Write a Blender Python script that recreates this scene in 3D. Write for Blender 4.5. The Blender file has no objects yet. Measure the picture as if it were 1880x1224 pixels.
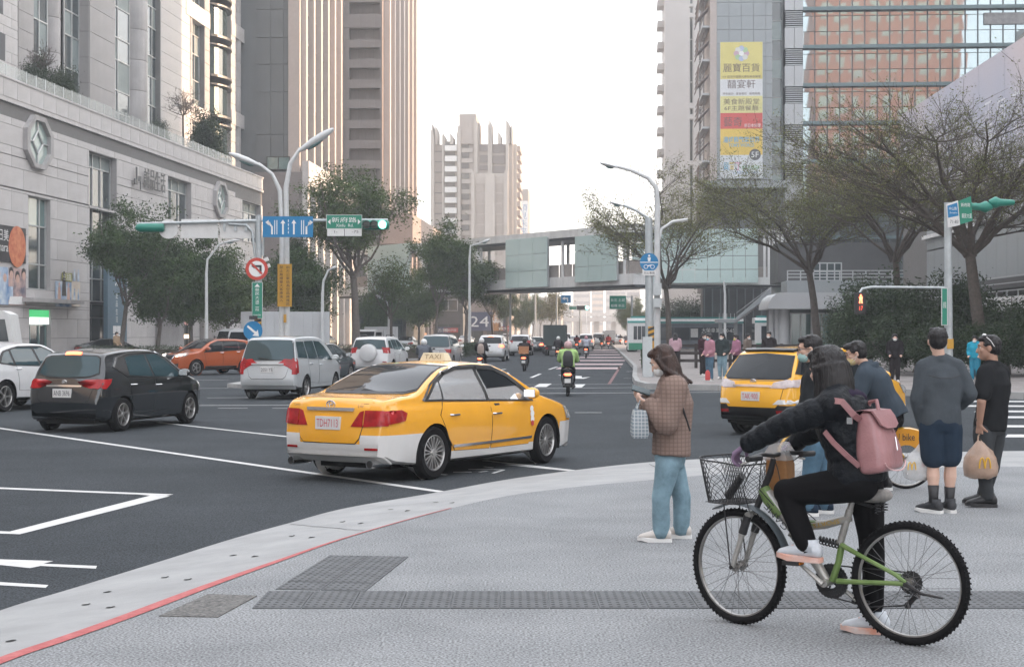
import bpy, bmesh, math, random
import numpy as np
from mathutils import Vector, Matrix, Euler
from mathutils.bvhtree import BVHTree
from mathutils.geometry import delaunay_2d_cdt
R = math.radians
rng = random.Random(7)
SC = bpy.context.scene
COL = SC.collection
# ------------------------------------------------------------------ camera, light
F = 2800.0; CXP = 940.0; HZ = 610.0; EYE = 1.68
ROADZ = -0.18
cam_d = bpy.data.cameras.new('camera'); cam = bpy.data.objects.new('camera', cam_d); COL.objects.link(cam)
cam.location = (0, 0, EYE); cam.rotation_euler = (R(90), 0, 0)
cam_d.sensor_width = 36; cam_d.lens = 36 * F / 1880; cam_d.shift_y = -2 / 1880
cam_d.clip_start = 0.1; cam_d.clip_end = 6000
SC.camera = cam
SUN_AZ = 66.0      # degrees right of the view direction
SUN_EL = 13.0
w = bpy.data.worlds.new('World'); SC.world = w; w.use_nodes = True
nt = w.node_tree; nt.nodes.clear()
sky = nt.nodes.new('ShaderNodeTexSky'); sky.sky_type = 'NISHITA'; sky.sun_disc = False
sky.sun_elevation = R(SUN_EL); sky.sun_rotation = R(SUN_AZ)
sky.air_density = 1.0; sky.dust_density = 3.0; sky.ozone_density = 1.5; sky.altitude = 20
bg = nt.nodes.new('ShaderNodeBackground'); bg.inputs['Strength'].default_value = 0.13
hs = nt.nodes.new('ShaderNodeMix'); hs.data_type = 'RGBA'
hs.inputs[0].default_value = 0.55
hs.inputs[7].default_value = (7.1, 7.15, 7.3, 1)      # thin bright veil of high cloud
nt.links.new(sky.outputs[0], hs.inputs[6])
out = nt.nodes.new('ShaderNodeOutputWorld')
nt.links.new(hs.outputs[2], bg.inputs[0]); nt.links.new(bg.outputs[0], out.inputs[0])
sd = bpy.data.lights.new('sun', 'SUN'); sd.energy = 2.7; sd.angle = R(0.6); sd.color = (1.0, 0.66, 0.42)
sun = bpy.data.objects.new('sun', sd); COL.objects.link(sun)
sdir = Vector((math.sin(R(SUN_AZ)) * math.cos(R(SUN_EL)), math.cos(R(SUN_AZ)) * math.cos(R(SUN_EL)), math.sin(R(SUN_EL))))
sun.rotation_euler = sdir.to_track_quat('Z', 'Y').to_euler(); sun.location = (0, 0, 60)
vs = SC.view_settings; vs.view_transform = 'Standard'; vs.look = 'None'; vs.exposure = 2.13; vs.gamma = 1.0
SC.cycles.max_bounces = 6; SC.cycles.volume_bounces = 0; SC.cycles.transparent_max_bounces = 12
SC.cycles.volume_max_steps = 64; SC.cycles.volume_step_rate = 4
# ------------------------------------------------------------------ places
def G(px, py, z=0.0):
 """ground point (at height z) seen at a place of the photograph"""
 Z = (EYE - z) * F / (py - HZ)
 return Vector(((px - CXP) / F * Z, Z, z))
def P(px, py, Z):
 return Vector(((px - CXP) / F * Z, Z, EYE + (HZ - py) / F * Z))
def X(px, Z): return (px - CXP) / F * Z
def H(py, Z): return EYE + (HZ - py) / F * Z
def onplane(o, r, px, py, yo=0.0):
 """local (u, z) where the sight line meets a facade plane (origin o, turned by r, yo metres behind it)"""
 c, s = math.cos(r), math.sin(r)
 ox, oy = o[0] - s * yo, o[1] + c * yo
 k = (px - CXP) / F
 u = (k * oy - ox) / (c - k * s)
 Z = oy + u * s
 return u, H(py, Z) - o[2]
# ------------------------------------------------------------------ materials
MATS = {}
def mat(name, col, rough=0.6, metal=0.0, var=0.12, scale=3.0, bump=0.0, bscale=40.0, coat=0.0, emit=None, es=1.0,
  streak=0.0, spec=0.5, alpha=1.0, trans=0.0, ior=1.45, detail=4, col2=None, stretch=None):
 if name in MATS: return MATS[name]
 m = bpy.data.materials.new(name); m.use_nodes = True
 n = m.node_tree; b = n.nodes['Principled BSDF']
 b.inputs['Base Color'].default_value = (*col, 1)
 b.inputs['Roughness'].default_value = rough; b.inputs['Metallic'].default_value = metal
 b.inputs['Specular IOR Level'].default_value = spec; b.inputs['IOR'].default_value = ior
 b.inputs['Coat Weight'].default_value = coat; b.inputs['Coat Roughness'].default_value = 0.04
 b.inputs['Alpha'].default_value = alpha; b.inputs['Transmission Weight'].default_value = trans
 m.diffuse_color = (*col, 1)
 if emit:
  b.inputs['Emission Color'].default_value = (*emit, 1); b.inputs['Emission Strength'].default_value = es
 tc = n.nodes.new('ShaderNodeTexCoord'); src = tc.outputs['Object']
 if stretch:
  mp = n.nodes.new('ShaderNodeMapping'); mp.inputs['Scale'].default_value = stretch
  n.links.new(src, mp.inputs[0]); src = mp.outputs[0]
 if var > 0 or col2:
  nz = n.nodes.new('ShaderNodeTexNoise'); nz.inputs['Scale'].default_value = scale; nz.inputs['Detail'].default_value = detail
  nz.inputs['Roughness'].default_value = 0.65
  n.links.new(src, nz.inputs['Vector'])
  rp = n.nodes.new('ShaderNodeValToRGB')
  c2 = col2 if col2 else tuple(min(1, c * (1 + var)) for c in col)
  c1 = tuple(c * (1 - var) for c in col) if not col2 else col
  rp.color_ramp.elements[0].position = 0.33; rp.color_ramp.elements[1].position = 0.67
  rp.color_ramp.elements[0].color = (*c1, 1); rp.color_ramp.elements[1].color = (*c2, 1)
  n.links.new(nz.outputs[0], rp.inputs[0])
  last = rp.outputs[0]
  if streak > 0:
   mp = n.nodes.new('ShaderNodeMapping'); mp.inputs['Scale'].default_value = (1.2, 1.2, 0.09)
   n.links.new(tc.outputs['Object'], mp.inputs[0])
   n2 = n.nodes.new('ShaderNodeTexNoise'); n2.inputs['Scale'].default_value = 1.5; n2.inputs['Detail'].default_value = 5
   n.links.new(mp.outputs[0], n2.inputs['Vector'])
   mx = n.nodes.new('ShaderNodeMix'); mx.data_type = 'RGBA'; mx.blend_type = 'MULTIPLY'; mx.inputs[0].default_value = streak
   r2 = n.nodes.new('ShaderNodeValToRGB'); r2.color_ramp.elements[0].position = 0.35; r2.color_ramp.elements[1].position = 0.6
   r2.color_ramp.elements[0].color = (0.55, 0.54, 0.53, 1)
   n.links.new(n2.outputs[0], r2.inputs[0])
   n.links.new(last, mx.inputs[6]); n.links.new(r2.outputs[0], mx.inputs[7]); last = mx.outputs[2]
  n.links.new(last, b.inputs['Base Color'])
 if bump > 0:
  nb = n.nodes.new('ShaderNodeTexNoise'); nb.inputs['Scale'].default_value = bscale; nb.inputs['Detail'].default_value = 3
  n.links.new(src, nb.inputs['Vector'])
  bp = n.nodes.new('ShaderNodeBump'); bp.inputs['Strength'].default_value = bump; bp.inputs['Distance'].default_value = 0.02
  n.links.new(nb.outputs[0], bp.inputs['Height']); n.links.new(bp.outputs[0], b.inputs['Normal'])
 MATS[name] = m
 return m
def paint(name, col, rough=0.28, var=0.05, coat=0.8):
 return mat(name, col, rough=rough, coat=coat, var=var, scale=1.5)
# ------------------------------------------------------------------ mesh builder
class MB:
 def __init__(s): s.v = []; s.f = []; s.mi = []; s.M = None; s.m = 0
 def at(s, M): s.M = M; return s
 def add(s, vs, fs, m=None):
  k = len(s.v)
  if s.M is not None: vs = [s.M @ Vector(v) for v in vs]
  s.v.extend([tuple(v) for v in vs]); s.f.extend([tuple(i + k for i in f) for f in fs])
  s.mi.extend([s.m if m is None else m] * len(fs)); return s
 def box(s, x0, x1, y0, y1, z0, z1, m=None):
  vs = [(x0,y0,z0),(x1,y0,z0),(x1,y1,z0),(x0,y1,z0),(x0,y0,z1),(x1,y0,z1),(x1,y1,z1),(x0,y1,z1)]
  return s.add(vs, [(0,3,2,1),(4,5,6,7),(0,1,5,4),(1,2,6,5),(2,3,7,6),(3,0,4,7)], m)
 def cbox(s, c, d, rz=0, m=None, rx=0, ry=0):
  M0 = s.M; T = Matrix.Translation(Vector(c)) @ Euler((rx, ry, rz)).to_matrix().to_4x4()
  s.M = T if M0 is None else M0 @ T
  s.box(-d[0]/2, d[0]/2, -d[1]/2, d[1]/2, -d[2]/2, d[2]/2, m); s.M = M0; return s
 def quad(s, a, b, c, d, m=None): return s.add([a, b, c, d], [(0,1,2,3)], m)
 def poly(s, pts, m=None): return s.add(pts, [tuple(range(len(pts)))], m)
 def prism(s, poly, a, b, axis='z', m=None):
  """extrude a CCW 2-D outline between a and b along an axis"""
  n = len(poly)
  def w3(p, t):
   return (p[0], p[1], t) if axis == 'z' else ((p[0], t, p[1]) if axis == 'y' else (t, p[0], p[1]))
  vs = [w3(p, a) for p in poly] + [w3(p, b) for p in poly]
  fs = [tuple(range(n - 1, -1, -1)), tuple(range(n, 2 * n))] + [(i, (i + 1) % n, n + (i + 1) % n, n + i) for i in range(n)]
  return s.add(vs, fs, m)
 def tube(s, pts, r, n=8, m=None, cap=True, sq=1.0):
  pts = [Vector(p) for p in pts]; k = len(pts)
  rs = r if isinstance(r, (list, tuple)) else [r] * k
  vs = []; up = None
  for i, p in enumerate(pts):
   d = (pts[min(i + 1, k - 1)] - pts[max(i - 1, 0)])
   if d.length < 1e-9: d = Vector((0, 0, 1))
   d.normalize()
   if up is None:
    up = Vector((0, 0, 1)) if abs(d.z) < 0.9 else Vector((0, 1, 0))
   a = d.cross(up)
   if a.length < 1e-6: a = d.orthogonal()
   a.normalize(); b = a.cross(d).normalized(); up = b
   for j in range(n):
    t = 2 * math.pi * j / n
    vs.append(p + a * (math.cos(t) * rs[i]) + b * (math.sin(t) * rs[i] * sq))
  fs = [(i*n + j, i*n + (j+1) % n, (i+1)*n + (j+1) % n, (i+1)*n + j) for i in range(k-1) for j in range(n)]
  if cap: fs += [tuple(range(n-1, -1, -1)), tuple(range((k-1)*n, k*n))]
  return s.add(vs, fs, m)
 def loft(s, rings, m=None, cap=True, closed=False):
  n = len(rings[0]); k = len(rings); vs = [p for r in rings for p in r]
  kk = k if closed else k - 1
  fs = [(i*n + j, i*n + (j+1) % n, ((i+1) % k)*n + (j+1) % n, ((i+1) % k)*n + j) for i in range(kk) for j in range(n)]
  if cap and not closed: fs += [tuple(range(n-1, -1, -1)), tuple(range((k-1)*n, k*n))]
  return s.add(vs, fs, m)
 def ell(s, c, r, nu=12, nv=8, m=None, rot=None):
  c = Vector(c); vs = []; Rm = rot if rot is not None else None
  if not isinstance(r, (tuple, list)): r = (r, r, r)
  for i in range(1, nv):
   ph = math.pi * i / nv
   for j in range(nu):
    t = 2 * math.pi * j / nu
    p = Vector((r[0]*math.sin(ph)*math.cos(t), r[1]*math.sin(ph)*math.sin(t), r[2]*math.cos(ph)))
    if Rm: p = Rm @ p
    vs.append(c + p)
  top = Vector((0, 0, r[2])); bot = Vector((0, 0, -r[2]))
  if Rm: top = Rm @ top; bot = Rm @ bot
  vs += [c + top, c + bot]; T = len(vs) - 2; B = T + 1
  fs = [(i*nu + j, (i+1)*nu + j, (i+1)*nu + (j+1) % nu, i*nu + (j+1) % nu) for i in range(nv-2) for j in range(nu)]
  fs += [(T, j, (j+1) % nu) for j in range(nu)] + [(B, (nv-2)*nu + (j+1) % nu, (nv-2)*nu + j) for j in range(nu)]
  return s.add(vs, fs, m)
 def lathe(s, prof, n=16, m=None, axis='z', c=(0,0,0)):
  c = Vector(c); rings = []
  for (r, h) in prof:
   ring = []
   for j in range(n):
    t = 2*math.pi*j/n; a, b = r*math.cos(t), r*math.sin(t)
    ring.append(c + (Vector((a, b, h)) if axis == 'z' else (Vector((b, h, a)) if axis == 'y' else Vector((h, a, b)))))
   rings.append(ring)
  return s.loft(rings, m, cap=False)
 def text(s, st, cx, cz, w=None, h=None, y=0.0, m=None, bold=0.0, depth=0.0, track=1.0):
  """flat lettering in the local x/z plane, centred on (cx, cz), facing -y"""
  vs, fs = text_geo(st, bold, track)
  if not vs: return s
  xs = [v[0] for v in vs]; zs = [v[1] for v in vs]
  x0, x1, z0, z1 = min(xs), max(xs), min(zs), max(zs)
  sx = (w / (x1 - x0)) if w else None; sz = (h / (z1 - z0)) if h else None
  if sx is None: sx = sz
  if sz is None: sz = sx
  pts = [(cx + (a - (x0+x1)/2)*sx, y, cz + (b - (z0+z1)/2)*sz) for a, b in vs]
  return s.add(pts, fs, m)
 def mesh(s, name, mats=(), smooth=False):
  me = bpy.data.meshes.new(name); me.from_pydata(s.v, [], s.f)
  for mm in (mats if isinstance(mats, (list, tuple)) else [mats]):
   if mm: me.materials.append(mm)
  if any(s.mi): me.polygons.foreach_set('material_index', s.mi)
  if smooth is True: me.polygons.foreach_set('use_smooth', [True]*len(me.polygons))
  elif smooth:
   me.polygons.foreach_set('use_smooth', [True]*len(me.polygons)); me.set_sharp_from_angle(angle=R(smooth))
  me.update(); return me
 def build(s, name, mats=(), parent=None, smooth=False, loc=None, rz=None, **props):
  o = bpy.data.objects.new(name, s.mesh(name, mats, smooth)); COL.objects.link(o)
  if parent is not None: o.parent = parent
  if loc is not None: o.location = loc
  if rz is not None: o.rotation_euler = (0, 0, rz)
  for k, v in props.items(): o[k] = v
  return o
_tc = {}
def text_geo(st, bold=0.0, track=1.0):
 key = (st, bold, track)
 if key in _tc: return _tc[key]
 c = bpy.data.curves.new('t', 'FONT'); c.body = st; c.size = 1; c.resolution_u = 2; c.fill_mode = 'FRONT' if bold == 0 else 'FRONT'
 c.offset = bold; c.space_character = track; c.dimensions = '2D'
 o = bpy.data.objects.new('t', c); COL.objects.link(o)
 me = bpy.data.meshes.new_from_object(o.evaluated_get(bpy.context.evaluated_depsgraph_get()))
 vs = [(v.co.x, v.co.y) for v in me.vertices]; fs = [tuple(p.vertices) for p in me.polygons]
 bpy.data.objects.remove(o); bpy.data.curves.remove(c); bpy.data.meshes.remove(me)
 _tc[key] = (vs, fs); return _tc[key]
def thing(name, label, cat, loc=(0,0,0), rz=0, group=None):
 o = bpy.data.objects.new(name, None); COL.objects.link(o); o.empty_display_size = 0.2
 o.location = loc; o.rotation_euler = (0, 0, rz); o['label'] = label; o['category'] = cat
 if group: o['group'] = group
 return o
def tag(o, label, cat, group=None):
 o['label'] = label; o['category'] = cat
 if group: o['group'] = group
 return o
def copy_tree(o, parent=None, loc=None, rz=None, label=None):
 c = o.copy(); COL.objects.link(c)
 if parent is not None: c.parent = parent
 for ch in list(o.children): copy_tree(ch, c)
 if loc is not None: c.location = loc
 if rz is not None: c.rotation_euler = (0, 0, rz)
 if label: c['label'] = label
 return c
def piece(name, me, parent, loc=(0,0,0), rz=0, sc=None, rot=None):
 o = bpy.data.objects.new(name, me); COL.objects.link(o); o.parent = parent; o.location = loc
 o.rotation_euler = rot if rot else (0, 0, rz)
 if sc: o.scale = sc
 return o
def boxmesh(name, m, x0, x1, y0, y1, z0, z1):
 return MB().box(x0, x1, y0, y1, z0, z1).mesh(name, m)
def Rz(a): return Matrix.Rotation(a, 4, 'Z')
def T(x, y, z): return Matrix.Translation((x, y, z))
# ------------------------------------------------------------------ common materials
M_asph = mat('asphalt', (0.042, 0.048, 0.053), rough=0.95, spec=.12, var=0.0, col2=(0.060, 0.067, 0.074), scale=0.35, bump=0.6, bscale=90, detail=8)
n = M_asph.node_tree; b = n.nodes['Principled BSDF']
def speckle(m, sc=220.0, amt=0.25):
 n = m.node_tree; b = n.nodes['Principled BSDF']
 lk = b.inputs['Base Color'].links[0].from_socket
 tc = [x for x in n.nodes if x.type == 'TEX_COORD'][0]
 nz = n.nodes.new('ShaderNodeTexNoise'); nz.inputs['Scale'].default_value = sc; nz.inputs['Detail'].default_value = 2
 n.links.new(tc.outputs['Object'], nz.inputs['Vector'])
 rp = n.nodes.new('ShaderNodeValToRGB'); rp.color_ramp.elements[0].position = 0.35; rp.color_ramp.elements[1].position = 0.65
 rp.color_ramp.elements[0].color = (1-amt*1.3, 1-amt*1.3, 1-amt*1.3, 1); rp.color_ramp.elements[1].color = (1+amt, 1+amt, 1+amt, 1)
 mx = n.nodes.new('ShaderNodeMix'); mx.data_type = 'RGBA'; mx.blend_type = 'MULTIPLY'; mx.inputs[0].default_value = 1
 n.links.new(nz.outputs[0], rp.inputs[0]); n.links.new(lk, mx.inputs[6]); n.links.new(rp.outputs[0], mx.inputs[7])
 n.links.new(mx.outputs[2], b.inputs['Base Color'])
speckle(M_asph, 60.0, 0.4)
M_plaza = mat('washed_concrete', (0.205, 0.213, 0.22), rough=0.95, spec=.2, col2=(0.265, 0.275, 0.282), var=0, scale=0.9, bump=0.5, bscale=150, detail=9)
speckle(M_plaza, 70.0, 0.40)
M_gutter = mat('smooth_concrete', (0.245, 0.25, 0.25), rough=0.9, col2=(0.315, 0.32, 0.32), var=0, scale=1.6, bump=0.1, bscale=60, detail=9)
M_line = mat('road_paint', (0.46, 0.46, 0.45), rough=0.75, var=0, col2=(0.56, 0.56, 0.55), scale=9, detail=8)
M_red = mat('red_kerb_paint', (0.30, 0.065, 0.065), rough=0.8, var=0, col2=(0.42, 0.13, 0.125), scale=14, detail=8)
M_pinkline = mat('faded_pink_paint', (0.38, 0.29, 0.29), rough=0.8, var=0.1, scale=3)
M_redroad = mat('faded_red_asphalt', (0.16, 0.085, 0.085), rough=0.85, var=0.15, scale=3)
M_tile = mat('tactile_tile_concrete', (0.10, 0.105, 0.11), rough=0.85, var=0.2, scale=5, bump=0.3, bscale=120)
M_dimple = mat('dark_dome', (0.055, 0.058, 0.062), rough=0.8, var=0.1)  # domes coloured darker than the tile around them
M_dark = mat('dark_hole', (0.02, 0.02, 0.02), rough=0.9, var=0)
M_paver = mat('grey_pink_paver', (0.235, 0.215, 0.205), rough=0.85, var=0.22, scale=1.2)
M_kerb = mat('kerb_stone', (0.30, 0.30, 0.295), rough=0.85, var=0.15, scale=2)
M_soil = mat('soil', (0.06, 0.05, 0.04), rough=0.95, var=0.2)
def struct(mb, name, m, parent=None, smooth=False):
 o = mb.build(name, m, parent, smooth)
 if parent is None: o['kind'] = 'structure'
 return o
struct(MB().quad((-1500,-600,-0.4),(1500,-600,-0.4),(1500,3000,-0.4),(-1500,3000,-0.4)), 'ground', mat('distant_ground', (0.10,0.10,0.10), rough=.9))
struct(MB().quad((-200,-60,ROADZ),(200,-60,ROADZ),(200,1500,ROADZ),(-200,1500,ROADZ)), 'road', M_asph)
def smooth_curve(pts, n=10):
 """Catmull-Rom through 2-D points"""
 res = []
 for i in range(len(pts) - 1):
  p0 = pts[max(i-1, 0)]; p1 = pts[i]; p2 = pts[i+1]; p3 = pts[min(i+2, len(pts)-1)]
  for k in range(n):
   t = k / n
   res.append(tuple(0.5*((2*p1[j]) + (-p0[j]+p2[j])*t + (2*p0[j]-5*p1[j]+4*p2[j]-p3[j])*t*t + (-p0[j]+3*p1[j]-3*p2[j]+p3[j])*t**3) for j in (0, 1)))
 res.append(tuple(pts[-1])); return res
outer_px = [(-420,1300),(-150,1186),(0,1124),(140,1081),(298,1032),(425,992),(532,962),(638,934),(800,906),(930,882),(1060,864),(1190,850),(1310,843),(1500,836),(1700,832),(1880,829),(2150,828)]
inner_px = [(-420,1420),(-200,1298),(0,1213),(110,1175),(232,1132),(383,1075),(510,1030),(638,986),(800,940),(930,910),(1060,893),(1190,881),(1310,871),(1500,862),(1700,858),(1880,856),(2150,855)]
assert len(outer_px) == len(inner_px)
outer = smooth_curve([tuple(G(x, y, ROADZ)[:2]) for x, y in outer_px])
inner = smooth_curve([tuple(G(x, y, 0)[:2]) for x, y in inner_px])
mb = MB()
for i in range(len(outer)-1):
 a, b_, c, d = outer[i], outer[i+1], inner[i+1], inner[i]
 mb.quad((d[0],d[1],0.0),(c[0],c[1],0.0),(b_[0],b_[1],-0.165),(a[0],a[1],-0.165))
 mb.quad((a[0],a[1],-0.165),(b_[0],b_[1],-0.165),(b_[0],b_[1],-0.33),(a[0],a[1],-0.33))
struct(mb, 'gutter', M_gutter)
pl = MB()
pl.poly([(inner[0][0]-30, inner[0][1]-14, 0.0), (inner[0][0]-30, -40, 0.0), (60, -40, 0.0), (60, inner[-1][1], 0.0)] + [(p[0], p[1], 0.0) for p in reversed(inner)])
plaza = struct(pl, 'plaza', M_plaza)
mb = MB()
def off(cv, i, d):
 a = Vector(cv[max(i-1,0)]); b_ = Vector(cv[min(i+1,len(cv)-1)]); t = (b_-a).normalized(); nrm = Vector((-t.y, t.x))
 return Vector(cv[i]) + nrm*d
lim = [i for i in range(len(inner)-1) if inner[i][1] < 14.5 and i < 90]
for i in lim:
 w_ = 0.047*max(0.25, min(1, (13.6-inner[i][1])/4.0)); w2 = 0.047*max(0.25, min(1, (13.6-inner[i+1][1])/4.0))
 a, b_ = off(inner, i, -w_), off(inner, i+1, -w2); c, d = off(inner, i+1, w2), off(inner, i, w_)
 mb.quad((a.x,a.y,0.005),(b_.x,b_.y,0.005),(c.x,c.y,0.004),(d.x,d.y,0.004))
struct(mb, 'red_edge_line', M_red)
def gut_z(x, y):
 best = None
 for i in range(len(outer)-1):
  o_, n_ = Vector(outer[i]), Vector(inner[i]); d = n_-o_; t = (Vector((x, y))-o_).dot(d)/d.length_squared; q = (o_+d*t-Vector((x, y))).length
  if best is None or q < best[0]: best = (q, -0.165*(1-min(1, max(0, t))))
 return best[1]
def on_gut(px, py):
 z = -0.08
 for _ in range(6): g_ = G(px, py, z); z = gut_z(g_.x, g_.y)
 return G(px, py, z)
mb = MB()
for (x, y) in [(197,1086),(158,1110),(203,1115),(303,1060),(345,1064),(428,1019),(468,1021),(536,984),(572,986),(629,958),(662,960),(20,1177),(717,935),(748,937),(800,922),(830,923)]:
 g = on_gut(x, y); r_ = .03; vs = []
 for k in range(12):
  a = 2*math.pi*k/12; px, py = g.x+r_*math.cos(a), g.y+r_*math.sin(a); vs.append((px, py, gut_z(px, py)+.004))
 mb.poly(vs)
struct(mb, 'weep_holes', M_dark)
mb = MB()
for (p, q) in (((533, 962), (668, 974)), ((1192, 852), (1240, 875))):
 pts = [on_gut(p[0]+(q[0]-p[0])*k/8, p[1]+(q[1]-p[1])*k/8) for k in range(9)]
 for a, b_ in zip(pts, pts[1:]):
  dd = (b_-a).normalized(); nn = Vector((-dd.y, dd.x, 0))*0.006; up = Vector((0, 0, .004)); mb.quad(a-nn+up, b_-nn+up, b_+nn+up, a+nn+up)
struct(mb, 'gutter_joint', M_dark)
ts = 0.302
tm = MB(); tm.box(0.003, ts-0.003, 0.003, ts-0.003, -0.01, 0.007)
for i in range(6):
 for j in range(4):
  cx, cy = ts*(i+.5)/6, ts*(j+.5)/4
  tm.lathe([(0.0125, 0.007), (0.0105, 0.0095), (0.002, 0.0100)], 6, m=1, c=(cx, cy, 0))
tile_me = tm.mesh('tactile_tile', [M_tile, M_dimple])
yA = G(0, 1117, 0)[1]; yB = yA + 2*ts
x0 = G(462, 1117, 0)[0]
tiles = []
for k in range(17):
 for r_ in range(2): tiles.append((x0 + 0.16*r_*0 + k*ts, yA + r_*ts))
for (x, y) in tiles: piece('tactile_tile', tile_me, plaza, (x, y, 0.0))
sk = math.atan(.117); dx_, dy_ = Vector((math.cos(sk), -math.sin(sk))), Vector((math.sin(sk), math.cos(sk)))
tri = G(466, 1082, 0)
for r_ in range(0, 5):
 for k in range(2):
  p = Vector((x0+.035, yA+2*ts+.09)) + dy_*(r_*ts) + dx_*(k*ts-.0); piece('tactile_tile', tile_me, plaza, (p.x, p.y, 0.0 if r_ else -.002), rz=-sk)
dm = MB(); g = [G(292,1131),G(400,1133),(G(472,1094)),(G(382,1091))]
c = sum(g, Vector())/4
dm.poly([(p.x, p.y, 0.006) for p in g]);
dm.poly([(p.x, p.y, 0.006) for p in g])
M_drain = mat('cobbled_drain_cover', (0.05,0.05,0.05), rough=.7, var=0, col2=(0.17,0.165,0.155), scale=38, detail=2, bump=0.8, bscale=60)
dob = MB().add([(p.x, p.y, 0.006) for p in g] + [(p.x, p.y, -0.01) for p in g], [(0,1,2,3),(0,4,5,1),(1,5,6,2),(2,6,7,3),(3,7,4,0)]).build('drain_cover', M_drain)
tag(dob, 'speckled drain cover set in the plaza beside the red edge line', 'drain cover')
# ------------------------------------------------------------------ road markings (each painted sheet 4 mm up)
LZ = ROADZ + 0.004
def mark(polys, name='road_marking', m=M_line, z=LZ):
 mb = MB()
 for pg in polys: mb.poly([tuple(G(x, y, z)) for x, y in pg])
 o = mb.build(name, m); o['kind'] = 'structure'; return o
def strip(x0, y0, x1, y1, w):
 """a painted line of real width w metres between two places"""
 a, b_ = G(x0, y0, LZ), G(x1, y1, LZ); d = (b_-a); d.z = 0; d.normalize(); n_ = Vector((-d.y, d.x, 0))*w/2
 return [a-n_, b_-n_, b_+n_, a+n_]
def lines(lst, name, m=M_line):
 mb = MB()
 for l in lst: mb.poly(strip(*l))
 o = mb.build(name, m); o['kind'] = 'structure'; return o
lines([(-200,757,810,902,.13),(290,775,545,803,.11),(890,845,1062,864,.10)], 'lane_line')
lines([(-60,893,312,908,.15)], 'box_line')
mark([[(240,906),(312,910),(36,980),(-60,976),(-60,972),(18,975),(276,909)]], 'box_corner_line')
mark([[(-60,1024),(98,1029),(80,1034),(178,1038),(176,1043),(75,1038),(55,1042),(-60,1030)], [(-60,1064),(89,1073),(84,1078),(-60,1070)]], 'arrow_marking')
lines([(640,783,680,783,.08),(806,870,820,871,.06),(832,866,866,866,.07),(860,861,905,861,.06),(905,861,925,862,.06),(880,866,895,864,.05),(905,868,925,862,.05),(888,856,905,858,.05),(930,852,1062,865,.09)], 'parking_marking')
lines([(360,744,800,742,.12),(400,749,455,749,.09),(500,749,560,749,.09),(150,700,420,697,.12),(345,713,420,712,.1),
    (960,722,1420,719,.13),(955,713,1180,711,.12),(955,706,1300,703,.10),(1055,757,1105,757,.1),(380,730,760,727,.11)], 'junction_line')
mark([[(935,702),(952,704),(944,708),(925,708)],[(990,704),(1013,704),(1003,710),(980,710)],[(1052,705),(1075,705),(1068,711),(1045,711)],[(893,702),(905,703),(895,708),(880,708)]], 'crossing_block')
pk = []
for i, (yy, hh) in enumerate([(642,1.4),(645.6,1.5),(650,1.8),(655,2.0),(660.5,2.3),(667,2.8),(674,3.4)]):
 xl = 1090 - (yy-642)*2.05; xr = 1159 - (yy-642)*0.62
 pk.append([(xl-hh*1.4, yy+hh),(xr-hh*.4, yy+hh),(xr+hh*.3, yy),(xl+hh*.8, yy)])
mark(pk, 'pink_crosswalk', M_pinkline)
mark([[(1115,705),(1121,705),(1141,672),(1137,672)]], 'red_kerb_lane_line', M_redroad)
lines([(905,682,928,677,.14),(975,693,992,686,.14),(1008,678,1023,673,.14),(1030,668,1040,664,.12),(1150,682,1168,681,.12),(1144,694,1160,694,.1),(1095,637.5,1140,637,.16)], 'lane_dash')
mark([[(916,689),(933,683),(936,687),(922,694.5)],[(1024,688),(1068,690),(1068,693),(1084,691.5),(1072,695),(1030,694),(1036,691)]], 'lane_arrow')
zq = []
for (yy, hh) in [(728,2.3),(735,2.4),(743.5,2.7),(753,3.0),(763.5,3.4),(780,3.8),(797,5.2)]:
 xl = 1760 + (yy-728)*1.3
 zq.append([(xl, yy),(2080, yy+1),(2080, yy+1+hh),(xl-4, yy+hh)])
mark(zq, 'zebra_crossing')
# ------------------------------------------------------------------ far pavements
def slab(pts, name, m, z0=-0.39, z1=0.0, kerb=True):
 mb = MB(); mb.prism(pts, z0, z1)
 o = mb.build(name, [m]); o['kind'] = 'structure'
 return o
s3 = math.tan(R(3.3))
rp_ = [G(1163,671,0.0),G(1161,690,0.0),G(1166,699,0.0),G(1185,704,0.0),G(1240,706,0.0),G(1400,708,0.0),G(1880,721,0.0),G(2300,731,0.0)]
pts = [(p.x, p.y) for p in rp_]
b0 = Vector(pts[0]); far = 600
right_pav = [*pts, (70, 42), (120, 60), (120, 480), (b0.x + (480-b0.y)*s3, 480)]
slab(right_pav, 'pavement', M_paver)
mb = MB()
cv = [(b0.x + (300-b0.y)*s3, 300)] + pts
for i in range(len(cv)-1):
 a, b_ = Vector(cv[i]), Vector(cv[i+1]); d = (b_-a).normalized(); nn = Vector((-d.y, d.x))*0.18
 if nn.dot(Vector((1, 1))) < 0: nn = -nn
 L_ = (b_-a).length; k = max(1, min(40, int(L_/1.0)))
 for j in range(k):
  p, q = a+(b_-a)*(j/k), a+(b_-a)*((j+0.985)/k)
  mb.add([(p.x-nn.x*.02,p.y-nn.y*.02,-.3),(q.x-nn.x*.02,q.y-nn.y*.02,-.3),(q.x+nn.x,q.y+nn.y,-.3),(p.x+nn.x,p.y+nn.y,-.3),
    (p.x-nn.x*.02,p.y-nn.y*.02,.014),(q.x-nn.x*.02,q.y-nn.y*.02,.014),(q.x+nn.x,q.y+nn.y,.014),(p.x+nn.x,p.y+nn.y,.014)],
      [(4,5,6,7),(0,1,5,4),(1,2,6,5),(2,3,7,6),(3,0,4,7)])
o = mb.build('kerb', M_kerb); o['kind'] = 'structure'
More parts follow.
